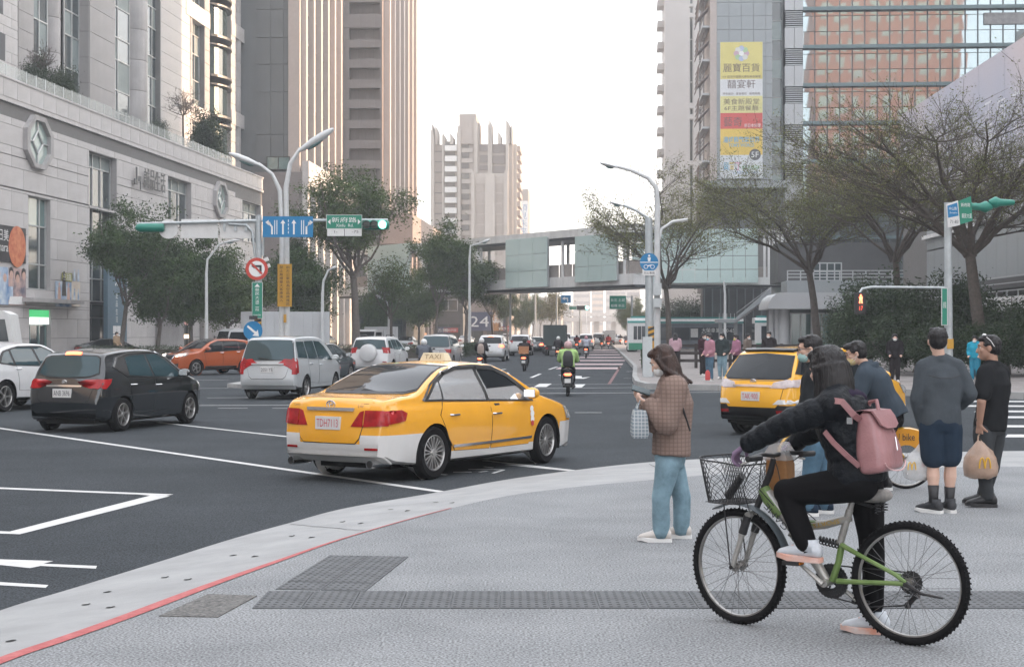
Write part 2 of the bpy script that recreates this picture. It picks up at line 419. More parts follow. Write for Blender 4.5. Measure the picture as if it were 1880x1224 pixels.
pm = MB().box(0.01, 1.19, 0.01, 1.19, 0, 0.012).mesh('paving_slab', mat('paver_face', (0.25,0.228,0.22), rough=.85, var=.16, scale=.7))
pav = bpy.data.objects['pavement']; cnt = 0
for i in range(20):
 for j in range(12):
  x, y = 9.6 + i*1.2, 51.5 + j*1.2
  if y < 51.3 + max(0, (x-9))*-0.05 + .6: continue
  piece('paving_slab', pm, pav, (x, y, -0.003)); cnt += 1
lk = [(-120, 79),(-26, 82),(-12, 91),(-6.2, 96),(-4.6, 99),(-4.0, 106)]
left_pav = [*lk, (-4.0+(420-106)*s3, 420), (-120, 420)]
slab(left_pav, 'pavement', M_paver)
mb = MB()
cv = lk + [(-4.0+(300-106)*s3, 300)]
for i in range(len(cv)-1):
 a, b_ = Vector(cv[i]), Vector(cv[i+1]); d = (b_-a).normalized(); nn = Vector((-d.y, d.x))*0.2
 mb.add([(a.x-nn.x*.02,a.y-nn.y*.02,-.3),(b_.x-nn.x*.02,b_.y-nn.y*.02,-.3),(b_.x+nn.x,b_.y+nn.y,-.3),(a.x+nn.x,a.y+nn.y,-.3),
   (a.x-nn.x*.02,a.y-nn.y*.02,.014),(b_.x-nn.x*.02,b_.y-nn.y*.02,.014),(b_.x+nn.x,b_.y+nn.y,.014),(a.x+nn.x,a.y+nn.y,.014)],
     [(4,5,6,7),(0,1,5,4),(1,2,6,5),(2,3,7,6),(3,0,4,7)])
o = mb.build('kerb', M_kerb); o['kind'] = 'structure'
isl = [(-9.6,51.4),(-9.0,50.6),(-7.6,50.6),(-7.0,51.4),(-7.2,55),(-9.4,55)]
slab(isl, 'traffic_island', M_kerb, z1=-0.04)
# ------------------------------------------------------------------ facade helpers
M_stone = mat('pale_granite', (0.50, 0.48, 0.47), rough=.7, var=.07, scale=1.0, streak=.22, bump=.05)
M_stone2 = mat('grey_granite', (0.36, 0.345, 0.34), rough=.7, var=.10, scale=.8, streak=.4)
M_joint = mat('dark_joint', (0.16, 0.155, 0.15), rough=.9, var=.05)
M_frame = mat('aluminium_frame', (0.42, 0.43, 0.43), rough=.4, metal=.3, var=.04)
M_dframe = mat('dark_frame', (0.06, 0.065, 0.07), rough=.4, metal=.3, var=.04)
M_glass = mat('window_glass', (0.035, 0.055, 0.06), rough=.06, var=.35, scale=.25, spec=.9, ior=1.6)
M_glassg = mat('green_glass', (0.12, 0.20, 0.195), rough=.08, var=.25, scale=.3, spec=.9, ior=1.6)
M_blind = mat('window_blind', (0.20, 0.24, 0.24), rough=.6, var=.2, scale=.5)
M_white = mat('white_paint', (0.62, 0.62, 0.61), rough=.5, var=.06)
M_black = mat('black_plastic', (0.022, 0.022, 0.024), rough=.5, var=.1)
UNIT = {}
def unit(m, name='facade_panel'):
 k = (m.name, name)
 if k not in UNIT: UNIT[k] = boxmesh(name, m, 0, 1, 0, 1, 0, 1)
 return UNIT[k]
def sub_iv(a, b, cuts):
 iv = [(a, b)]
 for c0, c1 in cuts:
  iv = [p for x, y in iv for p in ((x, min(y, c0)), (max(x, c1), y)) if p[1] - p[0] > 1e-4]
 return iv
def wallholes(mb, u0, u1, z0, z1, y0, y1, holes=()):
 zs = sorted({z0, z1, *[min(max(h[2], z0), z1) for h in holes], *[min(max(h[3], z0), z1) for h in holes]})
 for a, b in zip(zs, zs[1:]):
  if b - a < 1e-4: continue
  cuts = [(h[0], h[1]) for h in holes if h[2] < (a+b)/2 < h[3]]
  for x, y in sub_iv(u0, u1, cuts): mb.box(x, y, y0, y1, a, b)
def panels(parent, u0, u1, z0, z1, du, dz, m, holes=(), y=-0.06, t=0.05, gap=0.03, name='facade_panel', offs=0.5, maxn=300, skipbelow=0.15, zrows=None):
 me = unit(m, name); n = 0
 zr = zrows or [z0 + i*dz for i in range(int(math.ceil((z1-z0)/dz - 1e-6)))] + [z1]
 for i, (a, b) in enumerate(zip(zr, zr[1:])):
  cutz = sorted({a, b, *[h[2] for h in holes if a < h[2] < b], *[h[3] for h in holes if a < h[3] < b]})
  for za, zb in zip(cutz, cutz[1:]):
   if zb - za < skipbelow: continue
   cuts = [(h[0], h[1]) for h in holes if h[2] < (za+zb)/2 < h[3]]
   for x, x2 in sub_iv(u0, u1, cuts):
    st = u0 + (offs*du if i % 2 else 0); k = math.floor((x - st)/du); e = [x]
    while st + (k+1)*du < x2 - 0.2:
     if st + (k+1)*du > x + 0.2: e.append(st + (k+1)*du)
     k += 1
    e.append(x2)
    for p, q in zip(e, e[1:]):
     if q - p < skipbelow or n >= maxn: continue
     piece(name, me, parent, (p + gap/2, y + rng.uniform(-.004, .004), za + gap/2), sc=(q-p-gap, t, zb-za-gap)); n += 1
 return n
def window(parent, u0, u1, z0, z1, us=(), zs_=(), y=0.25, fm=None, gm=None, fw=0.09, name='window', panes=True, gms=None):
 """framed window: a frame with mullions at us / transoms at zs_, each pane a sub-part"""
 fm = fm or M_frame; gm = gm or M_glass
 mb = MB(); U = [u0, *us, u1]; Zs = [z0, *zs_, z1]
 for k, u in enumerate(U):
  c = u + (fw/2 if k == 0 else (-fw/2 if k == len(U)-1 else 0)); mb.box(c-fw/2, c+fw/2, y-0.08, y+0.05, z0, z1)
 for k, z in enumerate(Zs):
  c = z + (fw/2 if k == 0 else (-fw/2 if k == len(Zs)-1 else 0)); mb.box(u0+fw, u1-fw, y-0.075, y+0.045, c-fw/2, c+fw/2)
 o = mb.build(name, fm, parent)
 i = 0
 for a, b in zip(U, U[1:]):
  for c, d in zip(Zs, Zs[1:]):
   g = gm
   if gms: g = gms[i % len(gms)]
   i += 1
   if panes: piece('pane', unit(g, 'pane'), o, (a+.01, y + rng.uniform(0, .012), c+.01), sc=(b-a-.02, .02, d-c-.02))
 return o
# ------------------------------------------------------------------ left department store (podium + set-back tower)
LO = (-30.2, 90.0, 0.0); LR = R(90) - math.atan(0.0935)
def L(px, py, yo=0.0): return onplane(LO, LR, px, py, yo)
def Lr(x0, x1, ytop, ybot, yo=0.0):
 """rectangle of the facade from its pixel sides; heights read at the middle column"""
 u0, u1 = L(x0, 610, yo)[0], L(x1, 610, yo)[0]; xm = (x0+x1)/2
 return [u0, u1, L(xm, ybot, yo)[1], L(xm, ytop, yo)[1]]
dep = thing('department_store', 'pale granite department store with octagon windows and a column tower at the left', 'building', LO, LR)
TOP = 16.9; UE = L(481, 610)[0]
W1 = Lr(162, 213, 258, 346); W2 = Lr(307, 350, 308, 386); W3 = Lr(444, 478, 352, 410)
W1[3], W2[3], W3[3] = 14.1, 14.1, 14.1; W1[2] = W2[2] = W3[2] = 10.3
tall = Lr(50, 91, 362, 532); door = Lr(52, 92, 566, 640); door[2] = 0.1
ent = Lr(163, 214, 382, 640); ent[2] = 0.1
store = Lr(303, 352, 572, 625); store[2] = .1
oct1 = Lr(40, 89, 212, 312); oct2 = Lr(390, 414, 333, 401)
oc1 = [oct1[0]+.5, oct1[1]-.5, oct1[2]+.5, oct1[3]-.5]; oc2 = [oct2[0]+.5, oct2[1]-.5, oct2[2]+.5, oct2[3]-.5]
holes = [W1, W2, W3, tall, door, ent, store]
mb = MB(); wallholes(mb, -34, UE, 0, TOP-1.5, 0.0, 0.6, holes)
mb.box(-34, UE, 0.7, 24, 0, TOP-1.6)
mb.build('wall', M_joint, dep)
recess = MB()
for h in holes:
 recess.box(h[0]-.02, h[1]+.02, 0.62, 0.68, h[2]-.02, h[3]+.02)
recess.build('recess_back', M_dark, dep)
for h in holes:
 rv = MB(); rv.box(h[1]-.03, h[1]+.0, -.05, .6, h[2], h[3]); rv.box(h[0], h[0]+.03, -.05, .6, h[2], h[3]); rv.box(h[0]+.03, h[1]-.03, -.05, .6, h[3]-.03, h[3]); rv.build('window_reveal', M_stone2, dep)
def octo(c, s):
 return [(c[0] + s[0]*math.cos(R(22.5+45*k)), c[1] + s[1]*math.sin(R(22.5+45*k))) for k in range(8)]
zr = [0.1, 1.3, 2.55, 3.8, 5.05, 6.35, 7.65, 8.95, 10.3, 11.6, 12.85, 14.1, TOP-1.5]
uh = L(-10, 610)[0]
panels(dep, max(-34, uh-3), UE, 0.1, TOP-1.5, 3.5, 1.25, M_stone, holes + [oc1, oc2], zrows=zr)
pb = MB(); pb.box(-34, UE+.1, -.14, .5, TOP-1.5, TOP-1.28); pb.box(-34, UE+.05, -.06, .4, TOP-1.28, TOP-1.2)
pb.box(-34, UE+.12, -.16, .55, TOP-.12, TOP)
pb.build('cornice', M_stone, dep)
me = unit(M_stone, 'parapet_panel'); u = uh-3
while u < UE:
 piece('parapet_panel', me, dep, (u, -.1, TOP-1.2), sc=(min(2.0, UE-u)-.03, .45, 1.08)); u += 2.0
for h, us in ((W1, (.33, .62)), (W2, (.35, .65)), (W3, (.3, .62))):
 du = h[1]-h[0]
 window(dep, h[0]+.05, h[1]-.05, h[2], h[3], [h[0]+du*k for k in us], [h[3]-1.0], y=.45, fm=M_frame, gms=[M_glass, M_blind])
 piece('window_sill', unit(M_stone, 'window_sill'), dep, (h[0]-.05, -.12, h[2]-.12), sc=(du+.1, .5, .12))
du = tall[1]-tall[0]
window(dep, tall[0]+.05, tall[1]-.05, tall[2], tall[3], [tall[0]+du*.18, tall[0]+du*.68], [tall[2]+1.6, tall[2]+4.0, tall[2]+7.2], y=.28, gms=[M_glass, M_glass, M_glassg, M_glassg])
window(dep, door[0]+.05, door[1]-.05, door[2], door[3]-1.0, [door[0]+.8, door[1]-1.2], [2.6], y=.3, fm=M_glassg, gm=M_glass, name='shop_door')
cn = MB(); cn.box(tall[0]-1.2, tall[1]+.3+3.3, -.9, 0.0, door[3]+.35, door[3]+.6); cn.build('canopy', M_stone2, dep)
def sign(name, parent, u0, u1, z0, z1, y, back, parts, rim=None, t=0.06):
 mb = MB(); mb.box(u0, u1, y-t, y, z0, z1); s_ = mb.build(name, back, parent)
 for k, (m_, fn) in enumerate(parts):
  q = MB(); fn(q, y-t-0.004);
  if q.v: q.build('print' if m_ is not None else 'print', m_, s_)
 return s_
M_fgreen = mat('shop_green', (0.03, 0.30, 0.10), rough=.4, var=.0, emit=(0.02,.25,.08), es=.5)
M_fwhite = mat('lit_white', (0.7, .75, .72), rough=.4, var=0, emit=(.7, .8, .75), es=.35)
M_ltext = mat('dark_lettering', (0.035, 0.037, 0.04), rough=.6, var=0)
M_wtext = mat('white_lettering', (0.72, 0.72, 0.71), rough=.5, var=0)
M_teal = mat('teal_shop_blue', (0.03, .25, .25), rough=.5, var=0)
uc = (door[0]+door[1])/2
sign('shop_sign', dep, door[0]+.1, door[1]-.1, door[3]-1.0, door[3]-.1, .1, M_fwhite,
  [(M_fgreen, lambda q, y: q.box(door[0]+.1, door[1]-.1, y-.004, y, door[3]-.55, door[3]-.1)), (M_teal, lambda q, y: q.text('FUJI', uc, door[3]-.8, h=.25, y=y))])
M_letter = mat('steel_letters', (0.05, 0.052, 0.056), rough=.5, var=0)
lg = MB(); u0, u1 = L(258, 610)[0], L(298, 610)[0]
for i, ch in enumerate('誠品生活'):
 uu = u0 + (u1-u0)*(i+.5)/4
 for yy in (-.3, -.27, -.24): lg.text(ch, uu, 13.3, h=1.5, w=(u1-u0)/4*.86, y=yy)
a = L(240, 610)[0]; b_ = L(255, 610)[0]; m_ = (a+b_)/2
lg.box(a, m_-.25, -.3, -.24, 12.6, 13.0); lg.box(m_-.5, m_-.25, -.3, -.24, 13.0, 13.9); lg.box(m_+.1, b_-.3, -.3, -.24, 12.9, 13.3); lg.box(b_-.5, b_-.3, -.3, -.24, 12.3, 12.9)
lg.build('facade_lettering', M_letter, dep)
def octwin(o4, y=-.05):
 c = ((o4[0]+o4[1])/2, (o4[2]+o4[3])/2); s = ((o4[1]-o4[0])/2*1.06, (o4[3]-o4[2])/2*1.04)
 A, B = octo(c, s), octo(c, (s[0]*.78, s[1]*.82))
 mb = MB(); n = 8
 mb.add([(p[0], -.36, p[1]) for p in A] + [(p[0], -.36, p[1]) for p in B] + [(p[0], -.03, p[1]) for p in A] + [(p[0], .05, p[1]) for p in B],
     [f for i in range(8) for f in ((i, (i+1) % 8, 8+(i+1) % 8, 8+i), (16+i, 16+(i+1) % 8, (i+1) % 8, i), (8+i, 8+(i+1) % 8, 24+(i+1) % 8, 24+i))])
 fr = mb.build('octagon_window', M_stone2, dep)
 MB().add([(p[0], -.1, p[1]) for p in B], [tuple(range(8))]).build('pane', mat('pale_green_glass', (0.30, 0.37, 0.35), rough=.15, var=.12, scale=.4), fr)
 bars = MB(); dx, dz = s[0]*.36, s[1]*.40
 di = [(c[0]+dx, c[1]), (c[0], c[1]+dz), (c[0]-dx, c[1]), (c[0], c[1]-dz)]
 ex = [(c[0]+s[0]*.74, c[1]), (c[0], c[1]+s[1]*.78), (c[0]-s[0]*.74, c[1]), (c[0], c[1]-s[1]*.78)]
 for i in range(4):
  bars.tube([(di[i][0], -.14, di[i][1]), (di[(i+1) % 4][0], -.14, di[(i+1) % 4][1])], .075, 6)
  bars.tube([(di[i][0], -.14, di[i][1]), (ex[i][0], -.14, ex[i][1])], .06, 6)
 bars.build('glazing_bar', M_frame, fr)
octwin(oct1); octwin(oct2)
M_post_dark = mat('poster_dark', (0.035, 0.032, 0.035), rough=.5, var=.3, scale=2)
M_pizza = mat('poster_orange_red', (0.42, 0.075, 0.035), rough=.5, var=0, col2=(.62, .25, .12), scale=2.2, detail=5)
M_post_ppl = mat('poster_people', (0.10, 0.10, 0.14), rough=.5, var=0, col2=(.62, .42, .36), scale=1.1, detail=3)
M_post_blue = mat('poster_blue', (0.10, 0.22, 0.42), rough=.5, var=0, col2=(.6, .66, .7), scale=1.0, detail=2)
M_post_cream = mat('poster_cream', (0.5, .42, .36), rough=.5, var=0, col2=(.66, .6, .5), scale=1.4)
M_olive = mat('olive_green', (0.28, 0.28, 0.07), rough=.5, var=0)
p1 = [L(-30, 610)[0], L(43, 610)[0]]; z1a, z1b = L(20, 482)[1], L(20, 416)[1]
po = sign('poster', dep, p1[0], p1[1], z1a, z1b, -.1, M_post_dark, [(M_pizza, lambda q, y: q.lathe([(.01, 0), (1.25, 0)], 24, axis='y', c=(L(27,610)[0], y, (z1a+z1b)/2-.1))),
  (M_wtext, lambda q, y: (q.text('日美', L(2,610)[0], (z1a+z1b)/2+.5, h=.7, y=y), q.text('nara', L(2,610)[0], (z1a+z1b)/2-.3, h=.35, y=y)))])
z2a, z2b = L(20, 560)[1], L(20, 492)[1]
def folk(q, y, c0, n, sp, z, s=1.0):
 for i in range(n):
  q.lathe([(.01, 0), (.26*s, 0)], 12, axis='y', c=(c0+i*sp, y-.003*i, z + .2*(i % 2)))
M_skin0 = mat('poster_skin', (.55, .36, .29), rough=.6, var=.1)
M_hair0 = mat('poster_hair', (.03, .025, .025), rough=.6, var=0)
def hairs(q, y):
 for i in range(6): q.lathe([(.01, 0), (.33, 0)], 12, axis='y', c=(p1[0]+.7+i*.9, y+.002, z2a+1.75+.2*(i % 2)))
sign('poster', dep, p1[0], p1[1], z2a, z2b, -.1, M_post_ppl, [(M_hair0, hairs), (M_skin0, lambda q, y: folk(q, y-.004, p1[0]+.7, 6, .9, z2a+1.6)),
  (M_post_blue, lambda q, y: (q.box(p1[0], p1[0]+3.0, y-.002, y, z2a, z2b), q.box(p1[1]-2.6, p1[1]-1.9, y-.004, y, z2a+.3, z2a+1.1))), (M_wtext, lambda q, y: q.poly([(p1[0]+3, y-.006, z2a+.05), (p1[1]-.1, y-.006, z2a+.05), (p1[1]-.6, y-.006, z2a+.55), (p1[0]+3.2, y-.006, z2a+.5)]))])
q1 = Lr(99, 127, 517, 563); q2 = Lr(127, 143, 517, 563)
def fig(q, y, cx, z, s):
 q.poly([(cx-.35*s, y, z), (cx+.35*s, y, z), (cx+.22*s, y, z+1.1*s), (cx-.22*s, y, z+1.1*s)]); q.lathe([(.01, 0), (.17*s, 0)], 10, axis='y', c=(cx, y, z+1.3*s))
pmid = (q1[0]+q1[1])/2
sign('poster', dep, q1[0], q1[1], q1[2], q1[3], -.1, M_post_blue, [(M_hair0, lambda q, y: fig(q, y, pmid, q1[2]+.7, 1.1)), (M_skin0, lambda q, y: (fig(q, y-.003, pmid-.8, q1[2]+.4, .8), fig(q, y-.003, pmid+.75, q1[2]+.4, .8)))])
sign('poster', dep, q2[0], q2[1], q2[2], q2[3], -.1, M_post_cream, [(M_post_blue, lambda q, y: [fig(q, y, q2[0]+.5+.7*i, q2[2]+.4+1.3*j, .55) for i in range(2) for j in range(2)])])
q3 = Lr(111, 128, 501, 516)
sign('small_sign', dep, q3[0], q3[1], q3[2], q3[3], -.1, M_olive, [(M_wtext, lambda q, y: q.text('生活館', (q3[0]+q3[1])/2, (q3[2]+q3[3])/2, w=(q3[1]-q3[0])*.8, h=.45, y=y))])
du = ent[1]-ent[0]
window(dep, ent[0]+.1, ent[1]-.1, 3.8, ent[3]-.05, [ent[0]+du*.33, ent[0]+du*.66], [5.4, 8.0], y=.5, fm=M_frame, gm=M_glass)
window(dep, ent[0]+.1, ent[1]-.1, .1, 3.7, [ent[0]+du*.3], [2.7], y=.5, fm=M_dframe, gm=M_glass, name='shop_door')
M_banner = mat('slate_blue_banner', (0.085, 0.145, 0.19), rough=.55, var=.05)
b1 = Lr(181, 217, 494, 640); b1[2] = .1
def bn(q, y):
 uc = (b1[0]+b1[1])/2 - .15
 for i, ch in enumerate('誠品生活板橋店'): q.text(ch, uc, b1[3]-1.9-i*.55 - (.1 if i > 3 else 0), h=.42, y=y)
 for k in range(3): q.lathe([(.01, 0), (.11, 0)], 10, axis='y', c=(uc+(k-1)*.22, y, b1[3]-1.1+(.16 if k == 1 else 0)))
 for i in range(2):
  for j in range(3): q.box(uc-.75+i*.8, uc-.05+i*.8, y-.002, y, .35+j*.62, .9+j*.62)
sign('banner', dep, b1[0], b1[1], b1[2], b1[3], -.35, M_banner, [(M_wtext, bn)], t=.3)
for px, rr in ((293, 1.3), (372, 1.2), (452, 1.2)):
 uu = L(px, 610)[0]
 c = MB(); c.lathe([(rr, 0), (rr, 2.6), (rr*1.01, 2.62), (rr*1.01, 5.3)], 20, c=(uu, -.6, 0)); c.build('round_column', M_stone2, dep, smooth=40)
du = store[1]-store[0]
window(dep, store[0], store[1], .1, store[3], [store[0]+du*.3, store[0]+du*.7], [2.4], y=.35, fm=M_dframe, gms=[M_glass])
M_screen = mat('lit_screen', (.4, .2, .2), rough=.4, var=0, emit=(.7, .35, .3), es=.8)
sign('advert_screen', dep, store[0]+1.5, store[0]+6, 2.3, 4.3, .1, mat('lit_panel', (.5,.25,.22), rough=.5, var=0, col2=(.25,.2,.3), scale=.8, emit=(.45,.22,.2), es=.5), [])
sign('lit_sign_strip', dep, store[0]+.4, store[1]-.6, 1.2, 1.5, .05, mat('warm_shop_light', (.8,.6,.35), var=0, emit=(1,.7,.4), es=1.2), [])
gl = MB(); u = uh
bal = mat('balustrade_glass', (0.30, 0.34, 0.33), rough=.15, var=.1, alpha=.35, spec=.8)
ube = L(430, 610, .6)[0]
bo = None
posts = MB()
while u < ube:
 posts.tube([(u, .62, TOP-.05), (u, .62, TOP+1.05)], .03, 6); u += 1.5
bo = posts.build('balustrade', M_frame, dep)
u = uh
while u < ube-1:
 piece('balustrade_pane', unit(bal, 'balustrade_pane'), bo, (u+.06, .60, TOP+.1), sc=(1.38, .02, .9)); u += 1.5
YO = 7.0; TZ = 78.0
def Lu(px): return L(px, 610, YO)[0]
tw = MB();
def pier(x0, x1, y0=-.0, d=2.0, z0=TOP-2, m=M_stone2):
 mb = MB(); mb.box(Lu(x0), Lu(x1), YO+y0, YO+y0+d, z0, TZ); return mb.build('pier', M_joint, dep)
def clad(x0, x1, y0, m=M_stone2, dz=1.35, z0=TOP-1.5, z1=44, nmax=60):
 u0, u1 = Lu(x0), Lu(x1); z = z0; me = unit(m, 'facade_panel')
 while z < z1:
  piece('facade_panel', me, dep, (u0, YO+y0-.08, z), sc=(u1-u0, .08, dz-.035)); z += dz
def clad_side(px, y0, y1, m=M_stone2, dz=1.35, z0=TOP-1.5, z1=40):
 u0 = Lu(px); z = z0; me = unit(m, 'facade_panel')
 while z < z1:
  piece('facade_panel', me, dep, (u0-.06, YO+y0, z), sc=(.06, y1-y0, dz-.035)); z += dz
def rcol(px0, px1, y0=.0, z1=44):
 uu = (Lu(px0)+Lu(px1))/2; r_ = (Lu(px1)-Lu(px0))/2*.62
 prof = []; z = TOP-2
 while z < z1:
  prof += [(r_-.035, z), (r_, z+.03), (r_, z+2.6), (r_-.035, z+2.66)]; z += 2.7
 MB().lathe(prof, 20, c=(uu, YO+y0, 0)).build('round_column', M_stone2, dep, smooth=30)
def gwin(px0, px1, y0=.25, cols=1, z1=44, m=None):
 u0, u1 = Lu(px0), Lu(px1)
 zs_ = []; z = TOP-1
 while z < z1-3: z += 2.6 if len(zs_) % 2 else 1.9; zs_.append(z)
 window(dep, u0, u1, TOP-1, z1, [u0+(u1-u0)*(k+1)/(cols+1) for k in range(cols)], zs_, y=YO+y0, fw=.1, gms=m or [M_glass, M_blind, M_glass])
pier(-60, 32, 0, 6); pier(32, 60); pier(150, 197, -.6); pier(290, 336, -.2)
clad(32, 60, 0); clad(150, 197, -.6, dz=2.05); clad_side(150, -.6, 1.4, dz=2.05); clad(290, 336, -.2, m=M_stone)
core = MB(); core.box(Lu(-60), Lu(474), YO+1.6, YO+16, TOP-2, TZ); core.build('tower_core', M_joint, dep)
gwin(60, 92); rcol(92, 122, .9); gwin(122, 150); gwin(197, 242, cols=1); rcol(242, 274, .9); gwin(274, 291)
pier(336, 344, -.2); clad(336, 343, -.21, m=M_stone); gwin(353, 371, .35); pier(343, 353, 0); rcol(343, 352, .2); pier(371, 381, -.2); clad(371, 380, -.2)
for zf in (22.5, 32.5, 42.5):
 MB().box(Lu(336), Lu(380)+.02, YO-.34, YO+1.5, zf, zf+1.6).build('floor_band', M_stone, dep)
for zf in (24.0, 33.5, 43.0):
 MB().box(Lu(418), Lu(476)+.02, YO-.44, YO+1.5, zf, zf+1.5).build('floor_band', M_stone, dep)
pier(418, 428, -.3); clad(418, 427, -.3, m=M_stone); gwin(440, 462, .3); pier(428, 440, .1); rcol(429, 440, .3); pier(462, 476, -.3); clad(462, 476, -.3, m=M_stone)
clad_side(418, -.3, 1.6)
ub0, ub1 = Lu(381), Lu(418); uc = (ub0+ub1)/2; hw = (ub1-ub0)/2
arc = [(uc - hw*math.cos(math.pi*k/14), YO+1.5 - 2.3*math.sin(math.pi*k/14)) for k in range(15)]
gb = MB(); z = TOP-1
while z < 46:
 ring = arc; n_ = len(arc)
 for a, b_ in zip(arc, arc[1:]):
  gb.quad((a[0], a[1], z), (b_[0], b_[1], z), (b_[0], b_[1], z+3.0), (a[0], a[1], z+3.0))
 z += 4.1
gb.build('curved_glazing', M_glass, dep, smooth=30)
z = TOP+2.0
while z < 46:
 s_ = MB(); ex = [(uc + (p[0]-uc)*1.07, YO+1.5 + (p[1]-YO-1.5)*1.22) for p in arc]
 s_.prism(list(reversed(ex)), z, z+.18); s_.prism(list(reversed(ex)), z+.85, z+1.1)
 s_.build('curved_balcony', M_dframe, dep); z += 4.1
wg = MB(); wg.box(Lu(-80), L(31, 610, 3.0)[0], 3.0, 8.0, TOP-2, TZ); wg.build('corner_wing', M_joint, dep)
panels(dep, L(-10, 610, 3)[0], L(31, 610, 3)[0], TOP-2, 40, 2.4, 1.6, M_stone, [[L(-15,610,3)[0], L(9,610,3)[0], L(5,112,3)[1], L(5,62,3)[1]], [L(-15,610,3)[0], L(5,610,3)[0], L(5,28,3)[1], L(5,-60,3)[1]]], y=2.94)
# ------------------------------------------------------------------ brown twin towers beyond the store
CR = R(-3.3)                                       # cross-street direction
M_brown = mat('brown_grey_stone', (0.215, 0.195, 0.19), rough=.75, var=.09, scale=.3, streak=.25)
M_brown2 = mat('dark_grey_stone', (0.135, 0.145, 0.15), rough=.7, var=.08, scale=.2, streak=.2)
M_pinkst = mat('pinkish_stone', (0.28, 0.225, 0.20), rough=.75, var=.07, scale=.4)
M_fin = mat('pale_fin', (0.42, 0.365, 0.335), rough=.6, var=.05)
def block(name, label, cat_, px0, Z, rz=CR, group=None):
 return thing(name, label, cat_, (X(px0, Z), Z, 0), rz, group)
Z2 = 168.0
t2 = block('office_tower', 'dark grey tower with pale fins on its sunlit side, behind the left lamp post', 'building', 474, Z2)
def on(o, px, py, yo=0.0): return onplane(o.location, o.rotation_euler[2], px, py, yo)
w2 = on(t2, 545, 610)[0]; D2 = 24.0
mb = MB(); mb.box(-14, w2, 0, D2, 0, 92); mb.build('wall', M_brown2, t2)
zz = [on(t2, 510, y)[1] for y in (248, 170, 119, 70, 18, -34)]
for a, b_ in zip([on(t2, 510, 300)[1]] + zz, zz + [zz[-1]+3]):
 for k, (x0_, x1_) in enumerate(((-.2, w2/3), (w2/3, 2*w2/3), (2*w2/3, w2-.9))):
  piece('facade_panel', unit(M_brown2, 'facade_panel'), t2, (x0_+.03, -.12 - .01*(k % 2), a+.05), sc=(x1_-x0_-.05, .12, b_-a-.09))
mb = MB(); mb.box(w2-.9, w2+.35, -.25, .5, 14, 92); mb.build('corner_pier', M_fin, t2)
nf = 6
for k in range(nf):
 yy = 1.2 + (D2-1.2)*k/(nf-1)
 mb = MB(); mb.box(w2, w2+.9, yy-.45, yy+.45, 14.5, 92); mb.build('fin', M_fin, t2)
 if k < nf-1:
  mb = MB(); mb.box(w2, w2+.08, yy+.5, yy+4.0, 14.5, 92); mb.build('window_strip', M_pinkst if k > 2 else M_glass, t2)
me = unit(M_brown, 'fin_bracket')
for k in range(nf-1):
 yy = 1.2 + (D2-1.2)*k/(nf-1)
 z = 17
 while z < 56: piece('fin_bracket', me, t2, (w2+.09, yy+.45, z), sc=(.25, 4.0, .14)); z += 3.4
pz = on(t2, 560, 283)[1]
mb = MB(); wallholes(mb, w2-4, w2+1.2, 0, 19, -3.0, 2, [])
mb.build('podium_wall', M_brown, t2)
pside = MB();
for k in range(7):
 y0 = -3 + k*4.6
 pside.box(w2+1.2, w2+1.8, y0, y0+1.2, 0, 17.6)
pside.box(w2+1.2, w2+1.9, -3, 32, 17.6, 20.2); pside.box(w2+.8, w2+1.2, -3, 32, 0, 17.6)
pside.build('podium_frame', M_stone, t2)
for k in range(6):
 for z in (4, 8, 12.5):
  piece('pane', unit(M_glass, 'pane'), t2, (w2+1.22, -1.75+k*4.6, z), sc=(.06, 3.3, 4.2 if z > 9 else 3.6))
mb = MB(); mb.box(-14, w2-4, -2, 0, 0, 15); mb.build('link_block', M_brown2, t2)
window(t2, 1.0, 3.6, on(t2, 500, 316)[1]+.2, on(t2, 500, 288)[1], [2.3], y=-.3, fm=M_dframe, gm=M_glassg)
Z3 = 206.0
t3 = block('office_tower', 'tall brown grey tower with a column of recessed bays and warm lit fins', 'building', 607, Z3)
w3 = on(t3, 700, 610)[0]; D3 = 33.0
ba, bb = on(t3, 641, 610)[0], on(t3, 697, 610)[0]
bays = []
ys = [5, 52, 88, 125, 162, 199, 236, 273, 310]
for y in ys:
 bays.append([ba, bb, on(t3, 669, y+21)[1], on(t3, 669, y)[1]])
mb = MB(); wallholes(mb, -22, w3, 0, 110, 0, 1.0, bays); mb.box(-22, w3, 1.3, D3, 0, 110); mb.build('wall', M_joint, t3)
zrow = [on(t3, 669, y)[1] for y in range(458, -60, -37)]
panels(t3, -.1, w3, zrow[0], zrow[-1], 2.05, 2.7, M_brown, bays, y=-.07, t=.06, gap=.05, zrows=zrow, maxn=290, offs=0)
mb = MB()
for h in bays:
 for k in range(4): mb.box(h[0]+(h[1]-h[0])*k/4+.04, h[0]+(h[1]-h[0])*(k+1)/4-.04, 1.2, 1.3, h[2], h[3])
mb.build('bay_panels', M_brown, t3, kind='stuff')
mb = MB(); mb.box(w3, w3+.15, 0, D3, 0, 110); mb.build('side_wall', M_pinkst, t3)
for k in range(7):
 yy = 2 + (D3-3)*k/6
 mb = MB(); mb.box(w3+.15, w3+1.0, yy-.7, yy+.4, 16, 110); mb.build('fin', M_fin, t3)
mb = MB(); mb.box(w3+.1, w3+4.5, -2, 34, 13.5, 17.5)
for k in range(8): mb.box(w3+2.5, w3+4.4, -2+k*4.7, -.6+k*4.7, 0, 13.5)
mb.build('podium_frame', M_pinkst, t3)
mb = MB(); mb.box(w3+.2, w3+2.4, -1, 33, 0, 13.4); mb.build('podium_glass', M_glass, t3)
